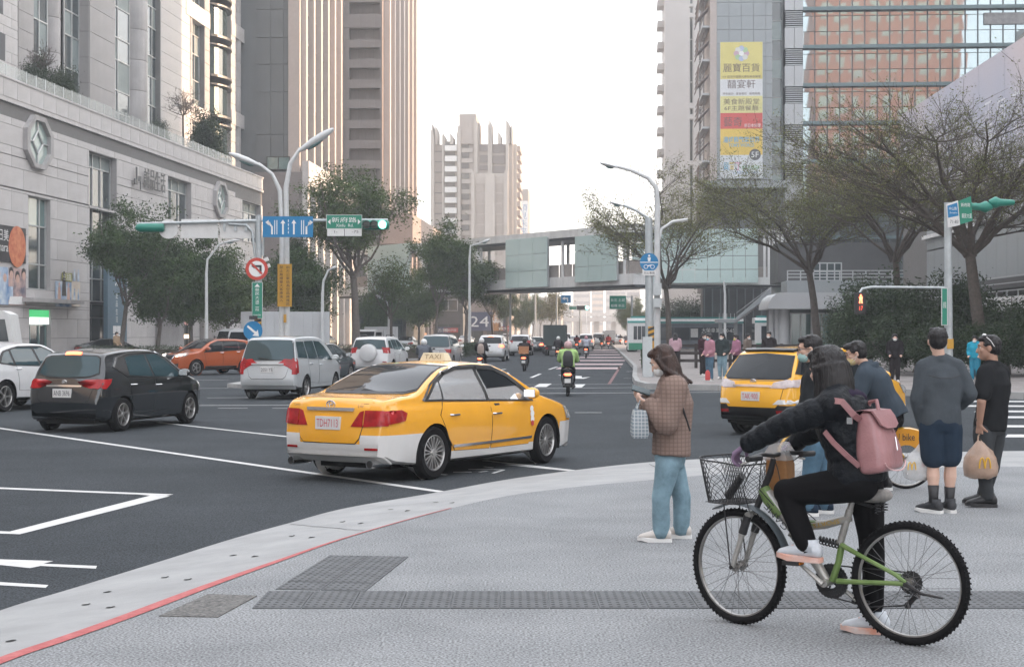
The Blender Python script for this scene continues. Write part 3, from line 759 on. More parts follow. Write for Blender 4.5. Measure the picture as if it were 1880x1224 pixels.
# ------------------------------------------------------------------ pale apartment block at the end of the street
Z4 = 380.0
M_apt = mat('pale_beige_tile', (0.33, 0.305, 0.28), rough=.85, var=.08, scale=.3)
M_apt2 = mat('beige_grey_tile', (0.27, 0.24, 0.22), rough=.85, var=.08, scale=.3)
ap = block('apartment_block', 'pale beige apartment block with jagged roof fins and balconies at the street end', 'building', 791, Z4)
A = lambda px: on(ap, px, 610)[0]
AZ = lambda py: H(py, Z4)
body = MB(); body.box(A(791), A(941), .8, 18, 0, AZ(265)); body.box(A(843), A(874), 0, 12, AZ(265), AZ(210)); body.box(A(838), A(843), .5, 8, AZ(270), AZ(244)); body.box(A(874), A(880), 1, 8, AZ(265), AZ(226))
body.build('wall', M_apt2, ap)
for (x0_, x1_, y, t) in ((791,797,250,0),(812,815,262,0),(840,846,240,0),(871,877,227,0),(896,901,238,0),(899,903,232,0),(929,934,231,0)):
 mb = MB(); mb.prism([(A(x0_), 0), (A(x1_), 0), (A(x1_), AZ(y)), (A(x0_), AZ(y)+1.6)], -.6, 1.6, 'y'); mb.build('pier', M_apt, ap)
for (x0_, x1_, y) in ((792,795,234),(799,803,240),(812,817,252),(826,832,252),(898,903,229),(914,920,250),(932,936,231),(938,941,236)):
 mb = MB(); mb.prism([(A(x0_), AZ(265)), (A(x1_), AZ(265)), (A(x1_), AZ(y)), (A(x0_), AZ(y)+1.2)], 0, 6, 'y'); mb.build('roof_fin', M_apt, ap)
nfl = 14; sp = (AZ(290)-AZ(460))/9
fz = [AZ(285)-k*sp*.83 for k in range(12)]
Yf = [269+19.0*k for k in range(10)]
white = mat('balcony_white', (0.52, 0.52, 0.51), rough=.7, var=.04)
for k in range(9):
 z = AZ(Yf[k]+9)
 mb = MB(); mb.box(A(817), A(839), -.9, .8, z, z+1.35); mb.build('balcony', white, ap)
 w_ = MB(); w_.box(A(817), A(835), .6, .84, z+1.4, z+2.5); w_.build('window', M_glass, ap)
 w_ = MB(); w_.box(A(847), A(861), .6, .84, z+.9, z+2.5); w_.build('window', M_dframe if k % 3 else M_glass, ap)
 b_ = MB(); b_.box(A(847), A(868), .3, .9, z-.25, z+.75); b_.build('spandrel', M_apt, ap)
 if k < 9:
  g_ = MB(); g_.box(A(798), A(811), .55, .85, z-.1, z+.12); g_.build('ledge', M_dframe, ap)
for (x0_, x1_, y0_, y1_) in ((880,896,265,278),(880,896,285,298),(904,927,265,281),(904,927,286,301),(880,896,304,312),(904,927,305,318)):
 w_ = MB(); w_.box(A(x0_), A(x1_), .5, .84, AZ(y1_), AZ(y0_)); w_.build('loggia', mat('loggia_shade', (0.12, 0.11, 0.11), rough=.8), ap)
fb = MB(); fb.box(A(872), A(932), -4, .5, 0, AZ(322)); fb.build('front_block', M_apt, ap)
for (x0_, x1_) in ((877,892),(912,925)):
 for k in range(7):
  z = AZ(340+19*k); w_ = MB(); w_.box(A(x0_), A(x1_), -4.15, -4, z-2.2, z); w_.build('facade_panel', M_apt2, ap)
for k in range(7):
 z = AZ(352+19*k); w_ = MB(); w_.box(A(898), A(907), -4.2, -4, z-.5, z+.5); w_.build('window', M_dframe, ap)
mb = MB(); mb.box(A(893), A(911), -5.2, -4, 0, AZ(325));
for s_ in (0, 1): mb.box(A(868+60*s_), A(874+60*s_), -4.8, -4, 0, AZ(318))
mb.build('pier', M_apt, ap)
mb = MB(); mb.box(A(941)+.02, A(941)+.9, 3, 17, 0, AZ(263)); mb.build('side_wall', M_apt, ap)
for k in range(11):
 z = AZ(275+17*k); b_ = MB(); b_.box(A(941)+.9, A(941)+1.7, 4, 15, z, z+1.3); b_.build('balcony', M_pinkst, ap)
Z5 = 430.0
bb_ = block('apartment_block', 'slim block carrying a tall white banner with blue writing, right of the pale apartment block', 'building', 950, Z5)
B = lambda px: on(bb_, px, 610)[0]
mb = MB(); mb.box(B(940), B(970), 0, 14, 0, H(347, Z5)); mb.build('wall', M_apt2, bb_)
M_bluetext = mat('blue_lettering', (0.10, 0.19, 0.33), rough=.6, var=0)
sign('banner', bb_, B(953), B(969.5), H(470, Z5), H(369, Z5), -.05, M_white, [(M_bluetext, lambda q, y: [q.text(c, B(961), H(382+14*i, Z5), h=2.0, y=y) for i, c in enumerate('預見未來')])])
# ------------------------------------------------------------------ distant skyline under the footbridge
M_far = mat('far_concrete', (0.40, 0.37, 0.35), rough=.9, var=.06, scale=.1)
M_far2 = mat('far_warm_concrete', (0.45, 0.34, 0.27), rough=.9, var=.06, scale=.1)
def far_building(px0, px1, ytop, Z, m, label, d=30, floors=True):
 o = block('distant_building', label, 'building', px0, Z)
 w_ = (px1-px0)/F*Z; h_ = H(ytop, Z)
 MB().box(0, w_, 0, d, 0, h_).build('wall', m, o)
 z = 6; k = 0
 mb = MB()
 while z < h_-3: mb.box(w_*.06, w_*.94, -.3, 0, z, z+1.6); z += 3.6
 if mb.v:
  q = mb.build('window_bands', M_dframe if False else mat('far_window', (0.17, 0.17, 0.18), rough=.5), o); q['kind'] = 'stuff'
 return o
far_building(1052, 1084, 512, 820, M_far, 'pale distant building rising over the road end, left of the flyovers')
far_building(1086, 1108, 505, 900, M_far2, 'warm lit slim distant building at the road end')
far_building(1112, 1150, 500, 760, M_far, 'pale grey distant building behind the green direction board')
far_building(1018, 1050, 560, 700, M_far, 'low pale distant building beyond the street trees')
far_building(1150, 1175, 520, 640, M_far, 'distant building half hidden by the roadside tree')
far_building(760, 800, 540, 420, M_apt2, 'dark low distant building behind the left street trees')
far_building(980, 1030, 545, 520, M_apt2, 'beige low distant building behind the median trees')
for (Zf, y0_, y1_, x0_, x1_, lb) in ((560, 583, 590, 1000, 1190, 'nearer concrete flyover crossing the road end'), (700, 574, 580, 980, 1210, 'farther concrete flyover crossing the road end')):
 o = block('flyover', lb, 'flyover', x0_, Zf); w_ = (x1_-x0_)/F*Zf
 MB().box(0, w_, 0, 12, H(y1_, Zf), H(y0_, Zf)).build('deck', M_far, o)
 for k in range(7): MB().box(w_*k/6-1, w_*k/6+1, 4, 8, 0, H(y1_, Zf)).build('pier', M_far, o)
# ------------------------------------------------------------------ shops at street level behind the street trees on the left
def shop_row(px0, px1, Z, ytop, m, label, signs=()):
 o = block('shop_building', label, 'building', px0, Z); w_ = (px1-px0)/F*Z; h_ = H(ytop, Z)
 MB().box(0, w_, .3, 16, 0, h_).build('wall', m, o)
 n_ = max(2, int(w_/4.5))
 for k in range(n_):
  a, b_ = w_*k/n_+.3, w_*(k+1)/n_-.3
  window(o, a, b_, .2, 3.0, [(a+b_)/2], [2.4], y=.2, fm=M_dframe, gm=M_glass, name='shop_window')
  for fz_ in np.arange(5.0, h_-2.5, 3.6):
   window(o, a+.5, b_-.5, fz_, fz_+1.8, [(a+b_)/2], [], y=.2, fm=M_frame, gm=M_glass)
 for (px, py, wd, hh, mm, st) in signs:
  uu = on(o, px, py)[0]; z = on(o, px, py)[1]
  sign('shop_sign', o, uu-wd/2, uu+wd/2, z-hh/2, z+hh/2, -.15, mm, [(M_wtext, lambda q, y: q.text(st, uu, z, h=hh*.55, w=wd*.8, y=y))])
 return o
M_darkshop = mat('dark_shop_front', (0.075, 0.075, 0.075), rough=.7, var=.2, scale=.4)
M_navy = mat('navy_sign', (0.03, 0.045, 0.11), rough=.5, var=0)
M_redsign = mat('red_sign', (0.45, 0.05, 0.05), rough=.5, var=0)
M_ornsign = mat('orange_sign', (0.55, 0.25, 0.07), rough=.5, var=0)
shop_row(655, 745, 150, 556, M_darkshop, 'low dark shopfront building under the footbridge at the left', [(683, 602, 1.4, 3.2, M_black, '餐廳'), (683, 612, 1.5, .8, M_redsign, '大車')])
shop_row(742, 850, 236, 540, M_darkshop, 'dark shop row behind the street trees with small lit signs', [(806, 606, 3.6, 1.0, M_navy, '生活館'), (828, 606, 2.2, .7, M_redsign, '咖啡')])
shop_row(846, 935, 258, 548, M_pinkst, 'brown shop row with navy signboard behind the median trees', [(893, 590, 7.0, 3.2, M_navy, '24H'), (914, 580, 1.6, 5.0, M_ornsign, '藥局'), (925, 603, 2.4, .8, M_redsign, '飲')])
mb = thing('warm_lit_facade', 'orange sunlit building frame standing between the tree trunks', 'building', (X(740, 190), 190, 0), CR)
o = MB(); o.box(0, .8, 0, 3, 0, 6.2); o.box(1.4, 2.6, 0, 3, 0, 1.6); o.box(1.2, 2.2, .5, 3, 2, 3); o.box(-1.6, 1.2, 0, 3, 6.2, 7.8); o.build('frame', mat('orange_stone', (.5, .27, .16), rough=.8), mb)
# ------------------------------------------------------------------ covered footbridge, skewed across the street
FB0 = Vector((X(640, 173), 173.0)); FB1 = Vector((X(1168, 131), 131.0))
fbr = math.atan2(FB1.y-FB0.y, FB1.x-FB0.x); FL = (FB1-FB0).length
fb = thing('footbridge', 'white covered footbridge hung with pale green glass panels across the street', 'footbridge', (FB0.x, FB0.y, 0), fbr)
def FBp(px, py, yo=0.0): return onplane(fb.location, fbr, px, py, yo)
M_pan = mat('pale_green_panel', (0.42, 0.53, 0.51), rough=.25, var=.06, scale=.3, spec=.6)
M_bridge = mat('white_bridge_paint', (0.66, 0.66, 0.65), rough=.6, var=.06, scale=.6, streak=.3)
zb = FBp(1000, 529)[1]
mb = MB(); mb.box(-2, FL, -.3, 4.3, zb, zb+.95); mb.build('deck_beam', M_bridge, fb)
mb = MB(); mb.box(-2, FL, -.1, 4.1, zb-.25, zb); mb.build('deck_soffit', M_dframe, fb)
zt = zb+5.2
mb = MB(); mb.box(-2, FL, -.5, 4.5, zt-.7, zt+.0); mb.build('roof', M_bridge, fb)
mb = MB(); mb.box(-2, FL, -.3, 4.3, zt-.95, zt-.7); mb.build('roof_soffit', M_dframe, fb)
u = 0.0
while u < FL:
 for yy in (0, 4.0): MB().box(u, u+.22, yy-.1, yy+.1, zb+.95, zt-.95).build('post', M_bridge, fb)
 u += 4.5
for px in (690, 800, 905):
 uu = FBp(px, 610)[0]
 MB().tube([(uu-3.2, -.2, zt-.8), (uu, -.2, zb+.9)], .25, 6).build('brace', M_bridge, fb)
gr = mat('beige_railing_panel', (0.30, 0.27, 0.25), rough=.6, var=.1)
u = 0.0
while u < FL:
 MB().box(u+.05, u+1.9, .05, .1, zb+.95, zb+2.1).build('railing_panel', gr, fb);
 u += 2.0
def glass_panel(x0_, x1_, yt, yb, cols=3, rows=3, yo=-.75, tilt=0):
 u0, u1 = FBp(x0_, 610, yo)[0], FBp(x1_, 610, yo)[0]; z0, z1 = FBp((x0_+x1_)/2, yb, yo)[1], FBp((x0_+x1_)/2, yt, yo)[1]
 fr = MB().box(u0+.1, u1-.1, yo+.1, yo+.35, z0+.1, z1-.1).build('panel_frame', M_frame, fb)
 for i in range(cols):
  for j in range(rows):
   piece('pane', unit(M_pan, 'pane'), fr, (u0+(u1-u0)*i/cols+.02, yo, z0+(z1-z0)*j/rows+.02), sc=((u1-u0)/cols-.04, .08, (z1-z0)/rows-.04))
glass_panel(675, 751, 449, 534); glass_panel(803, 852, 478, 531, 2, 2); glass_panel(928, 1004, 437, 528); glass_panel(1055, 1131, 431, 517)
f2r = R(-4.0)
f2 = thing('footbridge', 'right leg of the covered footbridge with a long pale green canopy ending above the stairs', 'footbridge', (X(1150, 133), 133.0, 0), f2r)
F2 = lambda px, py=610, yo=0.0: onplane(f2.location, f2r, px, py, yo)
e2 = F2(1440)[0]
MB().box(0, e2, 0, 4.3, F2(1300, 523)[1], F2(1300, 509)[1]).build('deck_beam', M_bridge, f2)
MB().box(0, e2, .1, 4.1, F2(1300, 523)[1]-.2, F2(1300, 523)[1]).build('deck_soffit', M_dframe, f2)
q0, q1 = F2(1160, 610, -.6)[0], F2(1392, 610, -.6)[0]
for i in range(10):
 a, b_ = q0+(q1-q0)*i/10, q0+(q1-q0)*(i+1)/10
 for j in range(4):
  piece('canopy_pane', unit(M_pan, 'canopy_pane'), f2, (a+.02, -.75+.10*j, F2(1300, 520-25*j)[1]+.02), sc=(b_-a-.04, .08, 1.12))
MB().box(q0, e2+.4, -.2, 4.4, F2(1300, 428)[1], F2(1300, 421)[1]).build('roof', M_bridge, f2)
for k in range(6): MB().box(q1+.5+k*(e2-q1)/6, q1+.7+k*(e2-q1)/6, 0, .2, F2(1300, 509)[1], F2(1300, 428)[1]).build('post', M_bridge, f2)
MB().box(q1, e2, .1, .18, F2(1300, 509)[1], F2(1300, 490)[1]).build('railing_panel', gr, f2)
MB().lathe([(.55, 0), (.55, F2(1300, 523)[1])], 16, c=(e2-.7, 1.5, 0)).build('pier', M_bridge, f2, smooth=30)
for px in (655, 712):
 uu = FBp(px, 610)[0]
 MB().lathe([(.9, 0), (.9, zb)], 16, c=(uu, 2, 0)).build('pier', M_stone2, fb, smooth=30)
# ------------------------------------------------------------------ white tower at the right, far
Z6 = 232.0
M_wtile = mat('white_grey_tile', (0.46, 0.46, 0.46), rough=.7, var=.04, scale=.3)
wt = block('residential_tower', 'slim pale grey tiled tower with two vertical strips of dark windows', 'building', 1221, Z6)
Wt = lambda px: on(wt, px, 610)[0]
mb = MB(); wh = []
for (x0_, x1_) in ((1266, 1273), (1283, 1288)):
 for (y0_, y1_) in ((-140, 8), (13, 25), (33, 190), (199, 211), (219, 296), (303, 420)):
  wh.append([Wt(x0_), Wt(x1_), H(y1_, Z6), H(y0_, Z6)])
wallholes(mb, 0, Wt(1300), 0, 110, 0, .6, wh); mb.box(0, Wt(1300), .9, 12, 0, 110); mb.build('wall', M_wtile, wt)
for h in wh:
 n_ = max(1, int((h[3]-h[2])/3.2)); window(wt, h[0], h[1], h[2], h[3], [], [h[2]+(h[3]-h[2])*k/n_ for k in range(1, n_)], y=.5, fm=M_frame, gm=M_glass, fw=.12)
z = 6
while z < 60: MB().box(-1.0, -.02, 4, 8, z, z+1.0).build('balcony', M_wtile, wt); z += 3.3
M_grill = mat('steel_grille', (0.20, 0.17, 0.16), rough=.5, metal=.4)
# ------------------------------------------------------------------ glass-fronted commercial building with the banner tower
Z7 = 150.0
gb = block('commercial_building', 'glass curtain wall building with louvres and a grey panelled banner tower', 'building', 1312, Z7)
Gx = lambda px, yo=0.0: on(gb, px, 610, yo)[0]
Gz = lambda px, py, yo=0.0: on(gb, px, py, yo)[1]
M_gpan = mat('blue_grey_metal_panel', (0.27, 0.29, 0.30), rough=.45, metal=.2, var=.06, scale=.5)
M_gpan2 = mat('pale_grey_metal_panel', (0.40, 0.41, 0.42), rough=.45, metal=.1, var=.05, scale=.5)
u0, u1 = Gx(1312), Gx(1418); ue = Gx(1475); uR = Gx(2300)
zp = Gz(1365, 330)
mb = MB(); mb.box(u0+.2, u1, .1, 20, zp-4, 62); mb.box(u1, ue, 2.6, 20, 0, 62); mb.box(ue, uR, 1.2, 22, 0, 62); mb.build('core', M_joint, gb)
zr = []; y = 346
for y in range(330, -100, -25): zr.append(Gz(1365, y))
panels(gb, u0+.2, u1, zr[0], zr[-1], 1.2, 1.3, M_gpan, [], y=.0, t=.08, gap=.03, zrows=zr, offs=0, maxn=110)
mb = MB(); mb.box(u0-.45, u0+.2, -.1, 8, zp-1, 62); mb.build('corner_post', M_fin, gb)
mb = MB(); mb.box(Gx(1296), Gx(1445), -1.2, 20, zp-.9, zp-.2); mb.build('ledge', M_gpan, gb)
zl = Gz(1365, 420)
panels(gb, Gx(1318), Gx(1440), zl, zp-.95, 1.5, 1.4, M_brown2, [[Gx(1392), Gx(1415), Gz(1400, 400), Gz(1400, 375)]], y=.0, t=.1, gap=.03, offs=0, maxn=70)
mb = MB(); mb.box(Gx(1304), Gx(1442), .12, 20, 6, zp-.9); mb.build('lower_core', M_joint, gb)
window(gb, Gx(1392), Gx(1415), Gz(1400, 400), Gz(1400, 375), [], [], y=.1, gm=M_glassg)
for k in range(9):
 zc = H(15+62*k, Z7)
 g_ = MB()
 for i in range(5):
  g_.tube([(u0-1.6+.02*i, .5+.5*i, zc-.9), (u0-.5, .5+.5*i, zc+.2)], .05, 5); g_.tube([(u0-1.6, .5+.5*i, zc-.9), (u0-1.5, .5+.5*i, zc+1.2)], .05, 5)
 for j in range(5): g_.tube([(u0-1.6+.03*j, .5, zc-.9+.5*j), (u0-1.6+.03*j, 6, zc-.9+.5*j)], .06, 5); g_.tube([(u0-1.0, .5, zc-.6+.4*j), (u0-1.0, 6, zc-.6+.4*j)], .05, 5)
 g_.build('side_grille', M_grill, gb)
 MB().box(u0-1.2, u0-.45, .5, 8, zc+1.5, zc+1.7).build('slab_edge', M_gpan2, gb)
bx0, bx1 = Gx(1322), Gx(1400)
fields = [(78, 146, (0.60, 0.53, 0.20)), (146, 177, (0.60, 0.61, 0.62)), (177, 208, (0.62, 0.58, 0.27)), (208, 237, (0.55, 0.11, 0.10)), (237, 285, (0.64, 0.46, 0.11)), (285, 328, (0.60, 0.62, 0.64))]
ban = MB().box(bx0, bx1, -.12, -.02, Gz(1360, 328), Gz(1360, 78)).build('banner', M_white, gb)
for k, (a, b_, c) in enumerate(fields):
 MB().box(bx0+.02, bx1-.02, -.13, -.121, Gz(1360, b_), Gz(1360, a)).build('banner_field', mat('banner_print_%s' % 'abcdef'[k], c, rough=.6, var=.05, scale=.4), ban)
bt = MB(); bw = bx1-bx0; bc = (bx0+bx1)/2; Y_ = -.14
bt.text('麗寶百貨', bc, Gz(1360, 125), w=bw*.86, h=.85, y=Y_)
bt.text('41F 超商外國觀光購物美食廣場', bc, Gz(1360, 141.5), w=bw*.9, h=.26, y=Y_)
bt.text('囍宴軒', bc, Gz(1360, 155), w=bw*.66, h=.85, y=Y_); bt.text('特色設計 · 宴會餐飲 · 婚禮服務', bc, Gz(1360, 172.5), w=bw*.88, h=.24, y=Y_)
bt.text('美食新殿堂', bc, Gz(1360, 187), w=bw*.84, h=.6, y=Y_); bt.text('6F主題餐廳', bc, Gz(1360, 199), w=bw*.8, h=.5, y=Y_)
bt.text('藝奇', bx0+bw*.3, Gz(1360, 224), w=bw*.44, h=.95, y=Y_)
bt.build('print', mat('banner_brown_ink', (0.16, 0.12, 0.11), rough=.6, var=0), ban)
bt = MB(); bt.text('新日本料理', bx0+bw*.76, Gz(1360, 231), w=bw*.38, h=.36, y=Y_); bt.build('print', M_wtext, ban)
bt = MB(); bt.text('湯姆熊歡樂世界', bc, Gz(1360, 257), w=bw*.86, h=.62, y=Y_, bold=.02); bt.text("TOM'S WORLD", bc, Gz(1360, 267), w=bw*.6, h=.36, y=Y_, bold=.02)
bt.build('print', mat('banner_blue_ink', (0.20, 0.38, 0.52), rough=.6, var=0), ban)
bt = MB(); bt.lathe([(.01, 0), (.56, 0)], 20, axis='y', c=(bx1-.75, Y_, Gz(1360, 284.5))); bt.build('print', mat('badge_grey', (.10, .10, .11), rough=.6, var=0), ban)
bt = MB(); bt.text('5F', bx1-.75, Gz(1360, 284.5), w=.72, h=.55, y=Y_-.01); bt.build('print', M_wtext, ban)
for (st, uu, zy, ww, hh, c) in (('貝', .14, 306, .14, .8, (.25,.45,.6)), ('爾', .28, 306, .14, .8, (.65,.5,.15)), ('丁', .42, 306, .14, .8, (.6,.3,.4)), ('親子樂園', .72, 308, .4, .42, (.3,.5,.35)), ('LEARN & PLAY', .6, 317, .6, .28, (.3,.4,.55))):
 q = MB(); q.text(st, bx0+bw*uu, Gz(1360, zy), w=bw*ww, h=hh, y=Y_, bold=.02); q.build('print', mat('ink_%d' % int(uu*100), c, rough=.6, var=0), ban)
for k in range(8):
 a = 2*math.pi*k/8; q = MB(); cx, cz = bx0+bw*.5, Gz(1360, 99)
 q.lathe([(.01, 0), (.27, 0)], 10, axis='y', c=(cx+.5*math.cos(a), Y_-.002*k, cz+.5*math.sin(a)))
 q.build('print', mat('petal_%d' % (k % 4), [(.5,.35,.42),(.35,.5,.3),(.4,.45,.6),(.6,.6,.55)][k % 4], rough=.6, var=0), ban)
q = MB(); q.lathe([(.01, 0), (.25, 0)], 14, axis='y', c=(bx0+bw*.5, Y_-.03, Gz(1360, 99))); q.build('print', M_wtext, ban)
window(gb, u1, Gx(1441), 6, 60, [], [6+1.9*k for k in range(1, 28)], y=2.0, fm=M_frame, gms=[M_glass, M_glassg], fw=.08)
for k in range(12):
 yt = 19+70*(k-2);
 a, b_ = Gz(1458, yt+31), Gz(1458, yt)
 fr = MB().box(Gx(1442), ue, .35, 1.2, a, b_).build('louvre', M_dark, gb)
 for j in range(8):
  z = a+(b_-a)*(j+.15)/8
  piece('slat', unit(M_gpan2, 'slat'), fr, (Gx(1442)+.04, .18, z), sc=(ue-Gx(1442)-.1, .15, (b_-a)/8*.45))
 c_, d_ = Gz(1458, yt+70), Gz(1458, yt+31)
 mid = (Gx(1442)+ue)/2
 for (p, q_) in ((Gx(1441), mid), (mid, ue)):
  piece('facade_panel', unit(M_gpan2, 'facade_panel'), gb, (p+.02, .1, c_+.03), sc=(q_-p-.04, 1.0, d_-c_-.06))
M_curt = mat('reflective_curtain_glass', (0.38, 0.445, 0.465), rough=.02, var=.05, scale=.15, metal=.85, spec=1.0)
n = M_curt.node_tree; b = n.nodes['Principled BSDF']; tc = n.nodes['Texture Coordinate'] if 'Texture Coordinate' in n.nodes else n.nodes.new('ShaderNodeTexCoord')
nz = n.nodes.new('ShaderNodeTexNoise'); nz.inputs['Scale'].default_value = .45; nz.inputs['Detail'].default_value = 1
n.links.new(tc.outputs['Object'], nz.inputs['Vector'])
bp = n.nodes.new('ShaderNodeBump'); bp.inputs['Strength'].default_value = .05; bp.inputs['Distance'].default_value = .12
n.links.new(nz.outputs[0], bp.inputs['Height']); n.links.new(bp.outputs[0], b.inputs['Normal'])
cw = MB(); cw.box(ue, uR, 1.0, 1.05, 0, 60); cwo = cw.build('curtain_wall', M_dframe, gb)
du = (Gx(1498)-Gx(1475)); np_ = 22; cnt = 0
me = unit(M_curt, 'pane')
rest = MB()
for k in range(9):
 yb = 86+70*(k-2)
 z0, z1 = Gz(1475, yb+70), Gz(1475, yb)
 for (f0, f1) in ((.0, .16), (.16, .57), (.57, .95)):
  za, zb_ = z1-(z1-z0)*f1, z1-(z1-z0)*f0
  for i in range(np_):
   if not (1 <= k <= 5) or i >= 18:
    rest.box(ue+i*du+.03, ue+(i+1)*du-.03, .85, .95, za+.03, zb_-.03); continue
   o = piece('pane', me, cwo, (ue+i*du+.03, .85, za+.03), sc=(du-.06, .1, zb_-za-.06)); cnt += 1
   o.rotation_euler = (rng.uniform(-.0015, .0015), 0, rng.uniform(-.002, .002))
 MB().box(ue-.5, uR, .25, .95, z1-.12, z1+.22).build('floor_fin', mat('teal_grey_metal', (0.12, 0.165, 0.175), rough=.4, metal=.4, var=.05), gb)
q = rest.build('further_panes', M_curt, cwo); q['kind'] = 'stuff'
for i in range(np_+1): MB().box(ue+i*du-.04, ue+i*du+.04, .70, .85, 6, 60).build('mullion', M_dframe, gb)
MB().box(Gx(1722+88), uR, .6, .84, Gz(1850, 42), Gz(1850, 21)).build('blind', mat('grey_blind', (.26, .25, .25), rough=.6, var=.2, scale=2), gb)
# ------------------------------------------------------------------ station pavilion, stairs
pv = block('station_pavilion', 'grey round-roofed pavilion on columns beside the outdoor stairs', 'pavilion', 1410, 100)
V = lambda px: on(pv, px, 610)[0]
zc0, zc1 = H(567, 100), H(537, 100)
mb = MB(); pr = [(V(1410), zc0), (V(1552), zc0)] + [(V(1552)-(V(1552)-V(1535))*(1-math.cos(R(t))), zc0+(zc1-zc0)*math.sin(R(t))) for t in (30, 60, 90)] + [(V(1410)+(V(1435)-V(1410))*(1-math.cos(R(t))), zc0+(zc1-zc0)*math.sin(R(t))) for t in (90, 70, 45, 20)]
mb.prism(pr, 0, 6, 'y'); mb.build('roof', M_gpan2, pv, smooth=30)
for px in (1421, 1431, 1444, 1500, 1540): MB().lathe([(.17 if px != 1444 else .38, 0), (.17 if px != 1444 else .38, zc0)], 14, c=(V(px), 1.5, 0)).build('column', M_gpan2, pv, smooth=30)
MB().box(V(1425), V(1548), 3, 5.8, 0, zc0).build('back_wall', M_brown2, pv)
window(pv, V(1460), V(1540), .4, 3, [V(1480), V(1500), V(1520)], [], y=2.8, fm=M_frame, gm=M_glassg)
wb = block('elevated_walkway', 'grey elevated walkway with railings behind the spreading trees', 'walkway', 1440, 118)
Wb = lambda px: on(wb, px, 610)[0]; Hz = lambda y: H(y, 118)
MB().box(Wb(1445), Wb(1660), 0, 4, Hz(541), Hz(515)).build('deck', M_gpan, wb)
MB().box(Wb(1440), Wb(1668), 3.5, 5, Hz(620), Hz(541)).build('back_wall', M_brown2, wb)
MB().box(Wb(1440), Wb(1668), 4, 10, Hz(515), Hz(440)).build('upper_wall', M_darkshop, wb)
for k in range(9): MB().box(Wb(1445+24*k), Wb(1447+24*k), 0, .1, Hz(515), Hz(497)).build('railing_post', M_frame, wb)
for y in (498, 504, 510): MB().box(Wb(1445), Wb(1660), 0, .08, Hz(y), Hz(y)+.08).build('rail', M_frame, wb)
window(wb, Wb(1505), Wb(1560), Hz(513), Hz(478), [Wb(1518), Wb(1532), Wb(1546)], [Hz(495)], y=3.8, fm=M_frame, gm=M_glass)
st = block('outdoor_stairs', 'grey outdoor stairs climbing to the footbridge', 'stairs', 1320, 108)
S = lambda px: on(st, px, 610)[0]; Hs = lambda y: H(y, 108)
mb = MB(); mb.prism([(S(1352), Hs(583)), (S(1352), Hs(589)), (S(1416), Hs(541)), (S(1416), Hs(528))], 0, .3, 'y'); mb.build('stringer', M_gpan, st)
mb = MB(); mb.prism([(S(1352), Hs(574)), (S(1352), Hs(575)), (S(1416), Hs(527)), (S(1416), Hs(526))], -.05, .02, 'y'); mb.build('handrail', M_frame, st)
for k in range(18):
 t = k/18; MB().box(S(1352)+(S(1416)-S(1352))*t, S(1352)+(S(1416)-S(1352))*(t+1/18), .3, 3, Hs(589)+(Hs(541)-Hs(589))*t-.1, Hs(589)+(Hs(541)-Hs(589))*(t+1/18)).build('step', M_stone2, st)
MB().box(S(1318), S(1352), 0, 3, Hs(592), Hs(586)).build('landing', M_gpan, st)
for px in (1322, 1350): MB().box(S(px), S(px)+.25, 1, 1.3, 0, Hs(592)).build('column', M_gpan, st)
for k in range(5): MB().box(S(1320+7*k), S(1321+7*k), 0, .05, Hs(586), Hs(575)).build('railing_post', M_frame, st)
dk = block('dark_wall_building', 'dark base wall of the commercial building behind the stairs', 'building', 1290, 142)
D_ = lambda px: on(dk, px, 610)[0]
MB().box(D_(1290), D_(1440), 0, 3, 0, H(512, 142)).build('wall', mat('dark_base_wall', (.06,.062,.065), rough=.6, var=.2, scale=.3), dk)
for k in range(10): MB().box(D_(1292+15*k), D_(1294+15*k), -.2, 0, 0, H(514, 142)).build('pier', M_brown2, dk)
# ------------------------------------------------------------------ office building with the sloping advert wall, near right
AO = (X(1652, 113), 113.0); A1 = (X(1880, 82.6), 82.6)
ar = math.atan2(A1[1]-AO[1], A1[0]-AO[0])
ad = thing('office_building', 'building with a long pale advertising wall and glazed lower storey at the right edge', 'building', (AO[0], AO[1], 0), ar)
Ax = lambda px: onplane(ad.location, ar, px, 610)[0]
AzP = lambda px, py: onplane(ad.location, ar, px, py)[1]
ul = Ax(1960); zt_ = AzP(1880, 68); zm = AzP(1880, 330)
M_adv = mat('pale_advert_fabric', (0.40, 0.41, 0.49), rough=.55, var=0, col2=(0.55, 0.47, 0.48), scale=.10, detail=1)
MB().box(-.0, ul+40, .25, 25, 0, zt_+.0).build('core', M_joint, ad)
n_ = 7
for k in range(n_):
 a, b_ = (ul+0)*k/n_, ul*(k+1)/n_
 MB().box(a+.03, b_-.03, 0, .25, zm, zt_+.02).build('advert_panel', M_adv, ad)
q = MB(); ut = Ax(1826);
M_advt = mat('advert_white_lettering', (.66, .66, .7), rough=.5, var=0)
for i, (r0, r1) in enumerate((('正向力量', 8.7), ('豐富生命', 6.3))):
 for j, ch in enumerate(r0):
  px = 1815 + 23*j + (2 if i else 0) + j*j*1.2; py = (139 if i == 0 else 178)
  uu = Ax(px); q.text(ch, uu, zt_ - (3.2 if i == 0 else 5.0), h=1.45, w=max(1.0, 1.45), y=-.03)
q.build('advert_lettering', M_advt, ad)
z_b = AzP(1860, 512); z_p0, z_p1 = AzP(1860, 570), AzP(1860, 547)
for k in range(14):
 a, b_ = Ax(1700)+(ul-Ax(1700))*k/14, Ax(1700)+(ul-Ax(1700))*(k+1)/14
 for (c_, d_) in ((z_b, z_b+(zm-z_b)*.48), (z_b+(zm-z_b)*.5, zm-.05)):
  piece('glass_panel', unit(M_gpan, 'glass_panel'), ad, (a+.02, .05, c_), sc=(b_-a-.04, .2, d_-c_))
